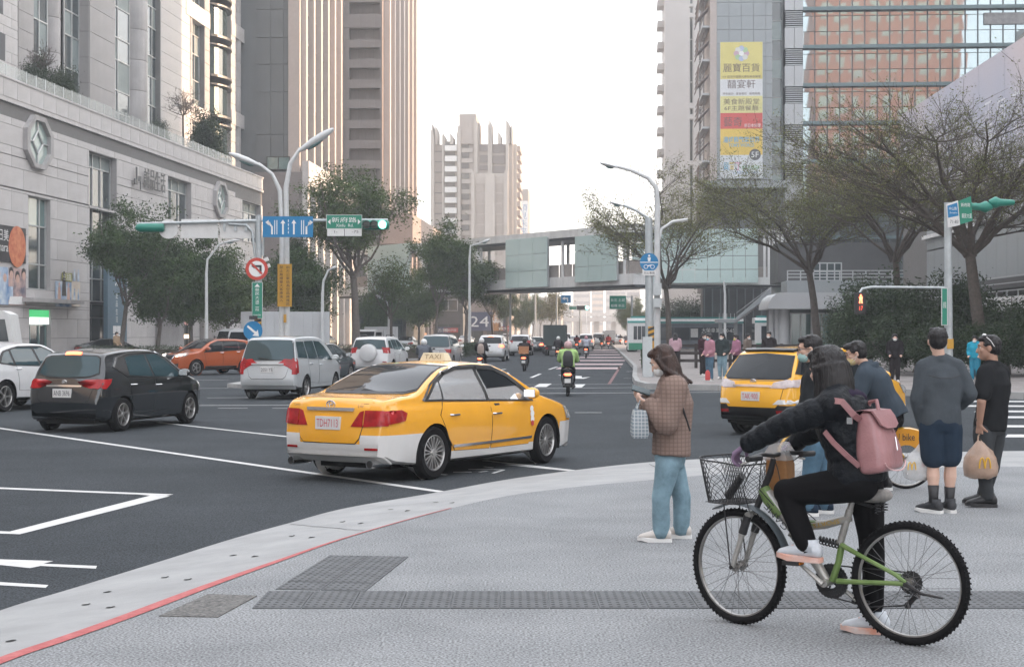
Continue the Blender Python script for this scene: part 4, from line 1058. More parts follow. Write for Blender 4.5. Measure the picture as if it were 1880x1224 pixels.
MB().box(Ax(1700), ul, -.3, .24, AzP(1860, 400), AzP(1860, 392)).build('ledge', M_bridge, ad)
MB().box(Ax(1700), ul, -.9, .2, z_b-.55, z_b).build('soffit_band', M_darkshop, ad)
MB().box(Ax(1700), ul, -1.4, .2, z_p0, z_p1).build('white_parapet', M_bridge, ad)
for k in range(16):
 uu = Ax(1700)+(ul-Ax(1700))*k/15; MB().box(uu, uu+.06, -1.3, -1.24, z_p1, z_b-.7).build('railing_post', M_frame, ad)
for zz_ in (.3, .7, 1.05): MB().box(Ax(1700), ul, -1.3, -1.25, z_p1+zz_, z_p1+zz_+.05).build('rail', M_frame, ad)
# ------------------------------------------------------------------ buildings beside and behind the photographer (unseen; right-hand blocks added to shade the street, brick one mirrored in the glass)
M_plain = mat('plain_office_stone', (0.30, 0.28, 0.27), rough=.8, var=.1, scale=.2)
def side_tower(x0_, x1_, y0_, y1_, h_, label, m=M_plain, face='-x'):
 o = thing('unseen_building', label, 'building', (x0_, y0_, 0))
 MB().box(0, x1_-x0_, 0, y1_-y0_, 0, h_).build('wall', m, o)
 mb = MB(); z = 4
 while z < h_-2:
  mb.box(-.08, 0, 1, y1_-y0_-1, z, z+1.7); mb.box(1, x1_-x0_-1, y1_-y0_, y1_-y0_+.08, z, z+1.7); z += 3.6
 q = mb.build('window_bands', M_glass, o); q['kind'] = 'stuff'
 return o
side_tower(75, 108, 25, 92, 54, 'unseen stone block added right of the view to keep the sun off the crossing')
side_tower(78, 112, 96, 192, 60, 'taller unseen stone block added beyond the first to shade the store front')
side_tower(98, 140, -28, 20, 50, 'unseen stone block added behind the waiting people to block the sun')
side_tower(-75, -40, -60, 40, 45, 'plain stone block on the left side behind the photographer')
M_brick = mat('orange_brick_tile', (0.37, 0.135, 0.07), rough=.85, var=.10, scale=.3)
YB = -78.0
bk = thing('brick_apartments', 'orange brick apartment building behind the photographer, mirrored in the glass wall', 'building', (48, YB-20, 0))
bh = []
WB = 36.0
for r_ in range(27):
 for c_ in range(9):
  x_ = 1.6 + c_*3.9; bh.append([x_, x_+(2.3 if c_ != 5 else 1.5), 5+3.3*r_, 6.8+3.3*r_])
mb = MB(); mb.box(0, WB, 0, 20, 0, 95); mb.build('wall', M_brick, bk)
wm = boxmesh('window', mat('apartment_window', (.36, .42, .36), rough=.3, var=.3, scale=.3), 0, 1, 0, 1, 0, 1)
for h in bh[:243]: piece('window', wm, bk, (h[0], 19.95, h[2]), sc=(h[1]-h[0], .12, h[3]-h[2]))
# ------------------------------------------------------------------ vehicles
M_tyre = mat('tyre_rubber', (0.009, 0.009, 0.010), rough=.9, spec=.2, var=.2, scale=8)
M_alloy = mat('alloy', (0.42, 0.41, 0.40), rough=.3, metal=.8, var=.1, scale=6)
M_hub = mat('dark_hub', (0.03, 0.03, 0.03), rough=.6, metal=.3, var=0)
M_carglass = mat('car_glass', (0.010, 0.013, 0.016), rough=.05, var=0, spec=.35, ior=1.45)
M_carblue = mat('tinted_car_glass', (0.020, 0.048, 0.058), rough=.05, var=0, spec=.45, ior=1.5)
M_reflglass = mat('silvered_window_film', (0.78, 0.78, 0.78), rough=.08, var=0, metal=.75)  # near-white metal colour stands in for bright reflections on the glass
M_seal = mat('rubber_seal', (0.012, 0.012, 0.013), rough=.5, var=0)
M_chrome = mat('chrome', (0.62, 0.62, 0.62), rough=.12, metal=1, var=0)
M_under = mat('underbody', (0.012, 0.012, 0.012), rough=.9, var=0)
M_tail = mat('red_tail_lens', (0.30, 0.010, 0.012), rough=.2, var=.35, scale=6, coat=.2, spec=.3)
M_tailc = mat('clear_tail_lens', (0.42, 0.36, 0.36), rough=.12, var=.2, scale=8, coat=.8)
M_brake = mat('lit_brake_light', (0.7, .08, .04), rough=.3, var=0, emit=(1, .12, .05), es=1.6)
M_lampw = mat('lit_headlamp', (.8, .75, .65), rough=.2, var=0, emit=(1, .87, .7), es=1.2)
M_head = mat('headlamp_lens', (0.34, 0.35, 0.36), rough=.1, var=.3, scale=9, coat=.8)
M_plate = mat('plate_white', (0.58, 0.58, 0.57), rough=.5, var=.04)
M_platered = mat('plate_red_ink', (0.50, 0.07, 0.09), rough=.5, var=0)
M_plateblk = mat('plate_black_ink', (0.05, 0.05, 0.06), rough=.5, var=0)
M_blackpl = mat('black_car_plastic', (0.018, 0.018, 0.019), rough=.4, var=.1)
def interp(tab, x):
 if x <= tab[0][0]: return tab[0][1]
 for (a, va), (b_, vb) in zip(tab, tab[1:]):
  if x <= b_:
   t = (x-a)/(b_-a) if b_ > a else 1; t = t*t*(3-2*t)*.5 + t*.5
   return va + (vb-va)*t
 return tab[-1][1]
def resample(pts, n):
 """smooth curve through profile points, resampled by arc length"""
 c = smooth_curve(pts, 12); d = [0]
 for a, b_ in zip(c, c[1:]): d.append(d[-1] + math.hypot(b_[0]-a[0], b_[1]-a[1]))
 res = []; j = 0
 for i in range(n):
  t = d[-1]*i/(n-1)
  while j < len(d)-2 and d[j+1] < t: j += 1
  f = (t-d[j])/max(1e-9, d[j+1]-d[j]); res.append((c[j][0]+(c[j+1][0]-c[j][0])*f, c[j][1]+(c[j+1][1]-c[j][1])*f))
 return res
def inpoly(p, poly):
 x, y = p; r_ = False; n = len(poly)
 for i in range(n):
  x1, y1 = poly[i]; x2, y2 = poly[(i+1) % n]
  if (y1 > y) != (y2 > y) and x < (x2-x1)*(y-y1)/(y2-y1)+x1: r_ = not r_
 return r_
class Car:
 def __init__(s, sp, det=1.0):
  s.sp = sp; W = sp['W']/2; prof = resample(sp['top'], int(125*det)); g = sp['g']; zbT = sp['zb']
  plan = sp['plan']; rings = []; bow = sp.get('bow', .045); cr = sp.get('crown', .03)
  for (x, zt) in prof:
   zb = min(interp(zbT, x), zt-.02); w_ = W*interp(plan, x); ring = []
   h_ = zt-zb; rr = min(sp.get('r', .075), h_*.45)
   ns = 20
   side = []
   for k in range(ns):
    z = zb + .03*min(1, h_) + (h_-.03*min(1, h_)-rr)*k/(ns-1); side.append((w_*interp(g, z), z))
   wt_ = w_*interp(g, zt-rr); wtop = wt_ - rr*.9
   half = [(0, zb), (w_*interp(g, zb)*.55, zb), (w_*interp(g, zb)*.93, zb+.0)] + side
   for k in range(1, 5):
    a = math.pi/2*k/4; half.append((wtop + rr*.9*math.cos(a), zt-rr-cr + (rr)*math.sin(a) + cr*(1-k/4)))
   for k in range(1, 7):
    f = 1-k/6; half.append((wtop*f, zt - cr*f*f))
   for (y, z) in half: ring.append((x*(1-bow*(y/W)**2), y, z))
   for (y, z) in reversed(half[1:-1]): ring.append((x*(1-bow*(y/W)**2), -y, z))
   rings.append(ring)
  mb = MB().loft(rings);
  s.raw = mb; s.bvh = BVHTree.FromPolygons([Vector(v) for v in mb.v], mb.f)
  s.mats = None
 def hull(s, zones, cutz=()):
  """zones: list of (name, material, fn(centroid)); returns list of (name, mesh) after wheel arches are cut out"""
  sp = s.sp; me = s.raw.mesh('hull', zones[-1][1]); bm = bmesh.new(); bm.from_mesh(me); bpy.data.meshes.remove(me)
  bmesh.ops.remove_doubles(bm, verts=bm.verts, dist=1e-5)
  ra = sp.get('ra', sp['rw']+.055); yi = sp['W']/2-.36
  for xw in (sp['xr'], sp['xf']):
   for _ in range(2):
    near = [e for e in bm.edges if abs(math.hypot(sum(v.co.x for v in e.verts)/2-xw, sum(v.co.z for v in e.verts)/2-sp['rw'])-ra) < .06 and abs(e.verts[0].co.y) > yi]
    if _ == 0: bmesh.ops.subdivide_edges(bm, edges=near, cuts=1, use_grid_fill=True)
   ins = {v for v in bm.verts if math.hypot(v.co.x-xw, v.co.z-sp['rw']) < ra and abs(v.co.y) > yi}
   bmesh.ops.delete(bm, geom=[f for f in bm.faces if all(v in ins for v in f.verts)], context='FACES')
   for v in bm.verts:
    if v in ins:
     d = Vector((v.co.x-xw, v.co.z-sp['rw']));
     if d.length > 1e-4: d = d*(ra/d.length); v.co.x, v.co.z = xw+d.x, sp['rw']+d.y
  for (co_, no_) in cutz:
   geom = bm.verts[:] + bm.edges[:] + bm.faces[:]
   bmesh.ops.bisect_plane(bm, geom=geom, plane_co=Vector(co_), plane_no=Vector(no_), dist=1e-5)
  bm.verts.ensure_lookup_table(); bm.faces.ensure_lookup_table()
  groups = {}
  for f in bm.faces:
   c = f.calc_center_median()
   k = next((z[0] for z in zones if z[2](c)), zones[-1][0])
   groups.setdefault(k, []).append(f)
  res = []
  zm = {z[0]: z[1] for z in zones}
  for k, fs in groups.items():
   idx = {}; vs = []; fl = []
   for f in fs:
    t = []
    for v in f.verts:
     if v.index not in idx: idx[v.index] = len(vs); vs.append(tuple(v.co))
     t.append(idx[v.index])
    fl.append(tuple(t))
   m2 = bpy.data.meshes.new(k); m2.from_pydata(vs, [], fl); m2.materials.append(zm[k])
   m2.polygons.foreach_set('use_smooth', [True]*len(m2.polygons)); m2.set_sharp_from_angle(angle=R(38)); res.append((k, m2))
  bm.free()
  return res
 def patch(s, poly, view, off_=.006, step=.07, rim=.012, mb=None, m=None):
  """panel lying on the hull: outline given in (x,z) for the sides ('L'/'R'), (y,z) for 'rear'/'front'"""
  xs = [p[0] for p in poly]; ys = [p[1] for p in poly]
  pts = []; n = len(poly)
  for i in range(n):
   a, b_ = poly[i], poly[(i+1) % n]; k = max(1, int(math.hypot(b_[0]-a[0], b_[1]-a[1])/step))
   for j in range(k): pts.append((a[0]+(b_[0]-a[0])*j/k, a[1]+(b_[1]-a[1])*j/k))
  nb = len(pts); inner_ = []
  x = min(xs)+step*.5
  while x < max(xs):
   y = min(ys)+step*.5
   while y < max(ys):
    if inpoly((x, y), poly) and all((x-q[0])**2+(y-q[1])**2 > (step*.45)**2 for q in pts[:nb]): inner_.append((x, y))
    y += step
   x += step
  allp = pts + inner_
  v2, e2, f2_, *_r = delaunay_2d_cdt([Vector(p) for p in allp], [], [list(range(nb))], 1, 1e-6)
  res = []; q = mb if mb is not None else MB()
  def cast(p):
   if view in 'LR':
    sg = 1 if view == 'L' else -1; o_ = Vector((p[0], 3*sg, p[1])); d = Vector((0, -sg, 0))
   else:
    sg = -1 if view == 'rear' else 1; o_ = Vector((5*sg, p[0], p[1])); d = Vector((-sg, 0, 0))
   h = s.bvh.ray_cast(o_, d)
   if h[0] is None: h = s.bvh.find_nearest(Vector((p[0], (s.sp['W']/2)*(1 if view == 'L' else -1), p[1])) if view in 'LR' else Vector((s.sp['L']/2*(-1 if view == 'rear' else 1), p[0], p[1])))
   nrm = h[1]
   if nrm.dot(d) > 0: nrm = -nrm
   if abs(nrm.dot(d)) < .12: nrm = (nrm - d*.3).normalized()
   return h[0] + nrm*off_, h[0] + nrm*(off_-rim)
  flip = None; base = []
  for p in v2: base.append(cast((p[0], p[1])))
  vs = [b_[0] for b_ in base]; fs = [tuple(f) for f in f2_]
  fs2 = []
  for f in fs:
   a, b_, c = vs[f[0]], vs[f[1]], vs[f[2]]; nr = (b_-a).cross(c-a)
   dd = {'L': Vector((0, 1, 0)), 'R': Vector((0, -1, 0)), 'rear': Vector((-1, 0, 0)), 'front': Vector((1, 0, 0))}[view]
   fs2.append(f if nr.dot(dd) > 0 else tuple(reversed(f)))
  nv = len(vs)
  cnt = {}
  for f in fs2:
   for i in range(len(f)):
    e = (f[i], f[(i+1) % len(f)]); cnt[e] = 1
  rimf = []; vv = vs + [b_[1] for b_ in base]
  for (a, b_) in cnt:
   if (b_, a) not in cnt: rimf.append((b_, a, a+nv, b_+nv))
  q.add(vv, fs2 + rimf, m); return q
def wheel_mesh(r, w_, spokes=7, style='alloy', rimm=None):
 ty = MB(); ty.lathe([(r*.66, -w_/2+.01), (r*.90, -w_/2), (r*.985, -w_/2+.025), (r, -w_/4), (r, w_/4), (r*.985, w_/2-.025), (r*.90, w_/2), (r*.66, w_/2-.01)], 36, axis='y')
 ri = MB(); ri.lathe([(r*.70, -w_/2+.012), (r*.655, -w_/2+.005), (r*.62, -w_/2+.03), (r*.62, w_/2-.03), (r*.655, w_/2-.005), (r*.70, w_/2-.012)], 32, axis='y')
 for sgn in (-1, 1):
  y = sgn*(w_/2-.045)
  ri.lathe([(.001, y+sgn*.03), (r*.11, y+sgn*.03), (r*.15, y), (r*.15, y-sgn*.03)], 14, axis='y')
  for k in range(spokes):
   a = 2*math.pi*k/spokes; c, s_ = math.cos(a), math.sin(a)
   if style == 'twin': sets = ((-.055, .04), (.055, .04))
   else: sets = ((0, .075),)
   for (o_, hw) in sets:
    pr = []
    for (rad, hh) in ((r*.1, hw*.62), (r*.42, hw*.55), (r*.655, hw*1.0)):
     for q_ in (-1, 1):
      t = o_*(rad/(r*.5)) * r*3 * .45 + q_*hh*r*2.2*.5
      pr.append((rad*c - t*s_, rad*s_ + t*c))
    f_ = [(pr[0], pr[1], pr[3], pr[2]), (pr[2], pr[3], pr[5], pr[4])]
    for F_ in f_:
     vs = [(p[0], y+sgn*.018, p[1]) for p in F_] + [(p[0], y-sgn*.02, p[1]) for p in F_]
     ri.add(vs, [(0,1,2,3),(7,6,5,4),(0,4,5,1),(1,5,6,2),(2,6,7,3),(3,7,4,0)])
 hb = MB().lathe([(.001, -w_/2+.09), (r*.62, -w_/2+.09), (r*.62, w_/2-.09), (.001, w_/2-.09)], 24, axis='y')
 return ty.mesh('tyre', M_tyre, 35), ri.mesh('rim', rimm or M_alloy, 30), hb.mesh('brake_disc', M_hub)
def add_wheels(t, sp, spokes=7, style='alloy', steer=0.0, rimm=None, four=True):
 ty, ri, hb = wheel_mesh(sp['rw'], sp.get('tw', .21), spokes, style, rimm)
 for xw in (sp['xr'], sp['xf']):
  for sg in (-1, 1):
   o = bpy.data.objects.new('wheel', ty); COL.objects.link(o); o.parent = t
   o.location = (xw, sg*(sp['W']/2 - sp.get('tw', .21)/2 - .025), sp['rw']); o.rotation_euler = (0, rng.uniform(0, 6), steer if xw > 0 else 0)
   piece('rim', ri, o); piece('brake_disc', hb, o)
def mir(poly): return [(-y, z) for y, z in reversed(poly)]
def plate(t, car_, txt, yc, zc, w_=.38, h_=.16, ink=None, view='rear', x=None):
 xh = car_.bvh.ray_cast(Vector((-5 if view == 'rear' else 5, yc, zc)), Vector((1 if view == 'rear' else -1, 0, 0)))[0]
 sg = -1 if view == 'rear' else 1
 M_ = T(xh.x + sg*.022, yc, zc) @ Rz(R(-90) if view == 'rear' else R(90))
 mb = MB().at(M_); mb.box(-w_/2, w_/2, -.008, .03, -h_/2, h_/2); o = mb.build('number_plate', M_plate, t)
 q = MB().at(M_); q.text(txt, 0, 0, w=w_*.88, h=h_*.62, y=-.011); q.build('print', ink or M_plateblk, o)
 return o
def both(view):
 return ('L', 'R')
def place(t, X_, Y_, a, z=ROADZ+.002):
 t.location = (X_, Y_, z); t.rotation_euler = (0, 0, R(90-a))
G0 = [(0.15, .90), (0.28, .955), (0.45, .985), (0.62, 1.0), (0.78, .99), (0.92, .965), (1.0, .935), (1.45, .70), (1.9, .62)]
def make_car(name, label, cat_, sp, paint_m, tail=None, zones=None, cutz=(), glass=None, spokes=7, style='alloy', rimm=None, det=1.0, plate_txt=None, ink=None, steer=0.0, group=None):
 t = thing(name, label, cat_, group=group); c = Car(sp, det)
 z_ = (zones or []) + [('body', paint_m, lambda p: True)]
 for nm, me in c.hull(z_, cutz):
  o = bpy.data.objects.new({'arch': 'wheel_arch'}.get(nm, nm), me); COL.objects.link(o); o.parent = t
 add_wheels(t, sp, spokes, style, steer, rimm)
 ra = sp.get('ra', sp['rw']+.055); am = MB(); aa = [math.pi*(-.12+1.24*k/16) for k in range(17)]
 for k in range(16):
  am.add([(ra*1.0*math.cos(q_), y_, ra*1.0*math.sin(q_)) for q_ in (aa[k], aa[k+1]) for y_ in (0, .34)], [(0, 1, 3, 2)]); am.add([(ra*math.cos(aa[k]), 0, ra*math.sin(aa[k])), (ra*math.cos(aa[k+1]), 0, ra*math.sin(aa[k+1])), (0, 0, 0)], [(0, 1, 2)])
 ame = am.mesh('wheel_arch', M_under)
 for xw in (sp['xr'], sp['xf']):
  for sg in (-1, 1):
   o = piece('wheel_arch', ame, t, (xw, sg*(sp['W']/2-.375), sp['rw'])); o.scale = (1, sg, 1)
 ub = MB().box(sp['xr']-.5, sp['xf']+.4, -sp['W']/2+.35, sp['W']/2-.35, sp['zb'][len(sp['zb'])//2][1]-.05, .5); ub.build('underbody', M_under, t)
 gl_ = glass or M_carglass
 for sd_ in 'LR':
  for poly in sp.get('doors', []):
   c.patch([(x+(.007 if x > sum(p[0] for p in poly)/len(poly) else -.007), z+(.006 if z > .6 else -.006)) for x, z in poly], sd_, .0025, rim=.003, step=.09).build('door_gap', M_seal, t)
   d = c.patch(poly, sd_, .007, rim=.007, step=.09).build('door', paint_m, t, smooth=50)
  if sp.get('glassframe'): c.patch(sp['glassframe'], sd_, .010, rim=.01).build('window_surround', M_seal, t, smooth=50)
  for poly in sp['side']:
   c.patch(poly, sd_, .014, rim=.006).build('window', gl_, t, smooth=50)
  for (hx, hz) in sp.get('handles', []):
   h = c.bvh.ray_cast(Vector((hx, 3 if sd_ == 'L' else -3, hz)), Vector((0, -1 if sd_ == 'L' else 1, 0)))[0]; sg = 1 if sd_ == 'L' else -1
   MB().tube([(hx-.09, h.y, hz), (hx-.07, h.y+.035*sg, hz), (hx+.07, h.y+.035*sg, hz), (hx+.09, h.y, hz)], .014, 6).build('door_handle', sp.get('hm', M_chrome), t, smooth=40)
  mx, mz = sp.get('mirror', (0, 0))
  if mz:
   h = c.bvh.ray_cast(Vector((mx, 3 if sd_ == 'L' else -3, mz)), Vector((0, -1 if sd_ == 'L' else 1, 0)))[0]; sg = 1 if sd_ == 'L' else -1
   mo = MB().ell((mx, h.y+.15*sg, mz+.05), (.075, .12, .08), 12, 8).build('wing_mirror', sp.get('mm', paint_m), t, smooth=True)
   MB().box(mx-.085, mx-.07, min(h.y+.07*sg, h.y+.24*sg), max(h.y+.07*sg, h.y+.24*sg), mz, mz+.10).build('mirror_glass', M_reflglass, mo)
   MB().tube([(mx+.02, h.y-.03*sg, mz-.02), (mx, h.y+.09*sg, mz+.02)], .025, 6).build('mirror_arm', M_blackpl, mo)
 if sp.get('rearwin'):
  poly = sp['rearwin'] + mir(sp['rearwin'])
  c.patch([(y*1.035, z+(.02 if z > 1.2 else -.02)) for y, z in poly], 'rear', .006, rim=.006).build('rear_window_seal', M_seal, t, smooth=50)
  c.patch(poly, 'rear', .012, rim=.006).build('rear_window', sp.get('rwm', gl_), t, smooth=50)
 if sp.get('windscreen'):
  poly = sp['windscreen'] + mir(sp['windscreen'])
  c.patch([(y*1.035, z+(.02 if z > 1.2 else -.02)) for y, z in poly], 'front', .006, rim=.006).build('windscreen_seal', M_seal, t, smooth=50)
  c.patch(poly, 'front', .012, rim=.006).build('windscreen', gl_, t, smooth=50)
 if sp.get('lid'):
  poly = sp['lid'] + mir(sp['lid'])
  c.patch([(y*1.015, z+(.012 if z > .8 else -.012)) for y, z in poly], 'rear', .0025, rim=.003, step=.09).build('tailgate_gap', M_seal, t)
  c.patch(poly, 'rear', .008, rim=.008, step=.09).build(sp.get('lidname', 'tailgate'), paint_m, t, smooth=50)
 for (poly, m_) in sp.get('tails', []):
  for pp in (poly, mir(poly)): c.patch(pp, 'rear', .018, rim=.02, step=.05).build('tail_light', m_, t, smooth=50)
 for (poly, m_) in sp.get('tailside', []):
  for sd_ in 'LR': c.patch(poly, sd_, .018, rim=.02, step=.05).build('tail_light', m_, t, smooth=50)
 for (poly, m_) in sp.get('heads', []):
  for pp in (poly, mir(poly)): c.patch(pp, 'front', .016, rim=.02, step=.05).build('headlight', m_, t, smooth=50)
 for (poly, m_) in sp.get('headside', []):
  for sd_ in 'LR': c.patch(poly, sd_, .016, rim=.02, step=.05).build('headlight', m_, t, smooth=50)
 for (nm, poly, view, m_, of) in sp.get('extra', []):
  vw = ('L', 'R') if view == 'sides' else (view,)
  for v_ in vw:
   pl_ = poly + mir(poly) if view in ('rear', 'front') and poly[0][0] == 0 else poly
   c.patch(pl_, v_, of, rim=of, step=.08).build(nm, m_, t, smooth=50)
 if plate_txt: plate(t, c, plate_txt, 0, sp['platez'], ink=ink)
 return t, c
def ring2(c, view, pts, w_, off_, name, m, t):
 """slim moulding strip along a polyline lying on the hull"""
 poly = []; up = [(x, z+w_/2) for x, z in pts]; dn = [(x, z-w_/2) for x, z in reversed(pts)]
 return c.patch(dn[::-1] + up[::-1], view, off_, rim=off_, step=.1).build(name, m, t, smooth=50)
# ---- the yellow and white taxi
Y1 = paint('taxi_yellow', (0.70, 0.325, 0.018), rough=.25)
W1p = paint('taxi_white', (0.58, 0.575, 0.565), rough=.3)
sedan = dict(L=4.82, W=1.82, xr=-1.40, xf=1.38, rw=.335, tw=.21, ra=.375, r=.085, bow=.05,
 top=[(-2.28,.27),(-2.40,.36),(-2.455,.52),(-2.44,.70),(-2.40,.90),(-2.365,1.00),(-2.29,1.045),(-2.0,1.085),(-1.72,1.115),(-1.30,1.285),(-.95,1.405),(-.55,1.462),(-.1,1.475),(.3,1.445),(.62,1.35),(1.0,1.17),(1.32,1.015),(1.5,.965),(1.95,.86),(2.22,.74),(2.35,.58),(2.37,.42),(2.30,.27),(2.2,.22)],
 zb=[(-2.45,.34),(-2.2,.25),(-1.9,.21),(0,.20),(1.9,.20),(2.3,.25)],
 plan=[(-2.46,.80),(-2.36,.89),(-2.1,.955),(-1.6,.99),(-.6,1.0),(.8,1.0),(1.6,.985),(2.0,.95),(2.25,.87),(2.38,.76)],
 g=[(0.15, .93), (0.3, .965), (0.45, .985), (0.6, 1.0), (0.75, .995), (0.88, .965), (0.97, .915), (1.44, .685), (1.6, .6)],
 side=[[(-1.47,1.005),(-1.17,1.0),(-1.12,1.215),(-1.16,1.21)],[(-1.13,.995),(-.16,.96),(-.22,1.365),(-.62,1.36),(-.92,1.30),(-1.09,1.22)],[(-.09,.96),(.92,.925),(.86,1.02),(.52,1.245),(.25,1.345),(-.14,1.37)]],
 glassframe=[(-1.56,.985),(-1.1,.975),(-.1,.94),(1.02,.905),(.93,1.03),(.54,1.29),(.25,1.385),(-.2,1.405),(-.64,1.395),(-.98,1.325),(-1.2,1.22)],
 doors=[[(-1.10,.50),(-.95,.34),(-.14,.32),(-.12,.93),(-1.16,.965),(-1.28,.80)],[(-.10,.32),(.86,.32),(.98,.55),(1.02,.895),(-.09,.93)]],
 handles=[(-.98,.80),(.02,.775)], mirror=(.80,.97),
 rearwin=[(0,1.105),(.60,1.10),(.70,1.135),(.56,1.40),(0,1.425)],
 windscreen=[(0,1.01),(.66,1.02),(.72,1.05),(.56,1.385),(0,1.41)],
 lid=[(0,.50),(.40,.50),(.46,.56),(.54,.86),(.60,1.0),(.50,1.035),(0,1.04)], lidname='boot_lid',
 tails=[([(.34,.70),(.50,.70),(.50,.895),(.45,.88)], M_tail), ([(.515,.70),(.80,.715),(.80,.88),(.74,.90),(.515,.90)], M_tail)],
 tailside=[([(-2.36,.72),(-2.02,.765),(-1.96,.86),(-2.05,.90),(-2.33,.89)], M_tail)],
 heads=[([(.55,.60),(.78,.62),(.76,.74),(.60,.74)], M_head)], headside=[([(1.98,.62),(2.24,.60),(2.2,.74),(1.86,.80)], M_head)],
 platez=.74)
def zt_low(p): return p.z < .57 and (p.x < -1.75 or p.x > 1.72)
def z_sill(p): return p.z < .30
taxi_z = [('rear_bumper', W1p, lambda p: p.x < -1.0 and (p.z < .60) and (p.x < -1.40) and not (abs(p.y) < .47 and p.z > .49 and p.x < -2.1)), ('front_bumper', W1p, lambda p: p.x > 1.75 and p.z < .58), ('sill', W1p, lambda p: p.z < .335)]
cuts = [((0,0,.60),(0,0,1)), ((0,0,.335),(0,0,1)), ((0,0,.49),(0,0,1)), ((0,0,.58),(0,0,1)), ((0,.47,0),(0,1,0)), ((0,-.47,0),(0,1,0)), ((-1.40,0,0),(1,0,0)), ((1.75,0,0),(1,0,0))]
taxi, tc_ = make_car('taxi', 'yellow saloon taxi with a white lower body turning across the near junction', 'taxi', sedan, Y1, zones=taxi_z, cutz=cuts, spokes=9, style='twin', plate_txt='TDH7113', ink=M_platered, steer=.06)
for o in list(taxi.children):
 if o.name.startswith('window') and not o.name.startswith('window_surround'): o.data.materials[0] = M_reflglass
for sd_ in 'LR': tc_.patch([(-.07,1.10),(.70,1.12),(.52,1.235),(.25,1.335),(-.12,1.36)], sd_, .020, rim=.004).build('open_window', M_carglass, taxi, smooth=50)
for sd_ in 'LR':
 ring2(tc_, sd_, [(-1.0,.40),(.0,.40),(.92,.41)], .035, .018, 'side_moulding', M_chrome, taxi)
 tc_.patch([(-1.6,1.0),(-1.35,1.19),(-.98,1.345),(-.64,1.412),(-.2,1.422),(.25,1.40),(.55,1.305),(.95,1.04),(.93,1.03),(.54,1.285),(.25,1.38),(-.2,1.40),(-.64,1.392),(-.98,1.325),(-1.33,1.165),(-1.56,.985)], sd_, .016, rim=.01).build('window_trim', M_chrome, taxi, smooth=50)
 tc_.patch([(-.92,1.30),(-.62,1.36),(-.20,1.365),(-.20,1.40),(-.64,1.40),(-.98,1.335)], sd_, .03, rim=.01).build('rain_guard', M_blackpl, taxi)
 tc_.patch([(-.14,1.36),(.25,1.335),(.52,1.235),(.88,1.0),(.93,1.03),(.56,1.285),(.25,1.385),(-.14,1.405)], sd_, .03, rim=.01).build('rain_guard', M_blackpl, taxi)
tc_.patch([(-.36,.885),(.36,.885),(.37,.925),(-.37,.925)], 'rear', .03, rim=.025).build('boot_trim', M_chrome, taxi, smooth=50)
for sg in (-1, 1): tc_.patch([(sg*.62-.09,.42),(sg*.62+.09,.42),(sg*.62+.09,.445),(sg*.62-.09,.445)], 'rear', .012, rim=.01).build('reflector', M_tail, taxi)
def badge(t, c, y, z, r_=.045):
 x = c.bvh.ray_cast(Vector((-5, y, z)), Vector((1, 0, 0)))[0].x
 mb = MB()
 for (ry, rz_, zz_) in ((r_*1.35, r_, 0), (r_*.45, r_*.95, 0), (r_*.95, r_*.38, r_*.38)):
  pts = [(x-.012, y+ry*math.cos(2*math.pi*k/20), z+zz_+rz_*math.sin(2*math.pi*k/20)) for k in range(21)]; mb.tube(pts, .006, 5, cap=False)
 mb.build('badge', M_chrome, t, smooth=True)
badge(taxi, tc_, 0, .965, .05)
for (sg, st) in ((1, 'Camry'), (-1, '2.4V')):
 q = MB().at(T(-2.435 if True else 0, sg*.50, .955) @ Rz(R(-90))); q.text(st, 0, 0, h=.035, y=0); q.build('print', M_chrome, taxi)
for sg in (-1, 1):
 MB().tube([(-2.05, sg*.62, .25), (-2.42, sg*.62, .25)], .055, 14).build('exhaust_pipe', M_chrome, taxi, smooth=30)
 MB().lathe([(.001, 0), (.045, 0)], 12, axis='x', c=(-2.424, sg*.62, .25)).build('exhaust_mouth', M_under, taxi)
M_taxisign = mat('taxi_sign_cream', (0.62, 0.57, 0.42), rough=.4, var=.03)
ts_ = MB(); ts_.loft([[(a, b_, 0) for a, b_ in ((-.08,-.21),(.08,-.21),(.08,.21),(-.08,.21))], [(a, b_, .105) for a, b_ in ((-.05,-.17),(.05,-.17),(.05,.17),(-.05,.17))]])
so = ts_.build('roof_sign', M_taxisign, taxi, loc=(-.12, 0, 1.475))
q = MB().at(T(-.068, 0, .052) @ Rz(R(-90)) @ Matrix.Rotation(R(-16), 4, 'X')); q.text('TAXI', 0, 0, w=.27, h=.065, y=-.004); q.build('print', mat('sign_brown_lettering', (.25,.20,.13), rough=.5, var=0), so)
for sg in (-1, 1):
 for (z, rr, mm) in ((.80, .055, M_wtext), (.73, .065, M_wtext), (.655, .06, M_wtext), (.60, .05, M_redsign)):
  yy = tc_.bvh.ray_cast(Vector((.98, 3*sg, z)), Vector((0, -sg, 0)))[0].y
  MB().lathe([(.001, 0), (rr*.8, 0)], 14, axis='y', c=(.92, yy+sg*.014, z)).build('emblem', mm, taxi)
place(taxi, -.98, 20.95, 32)
sedan_taxi = taxi
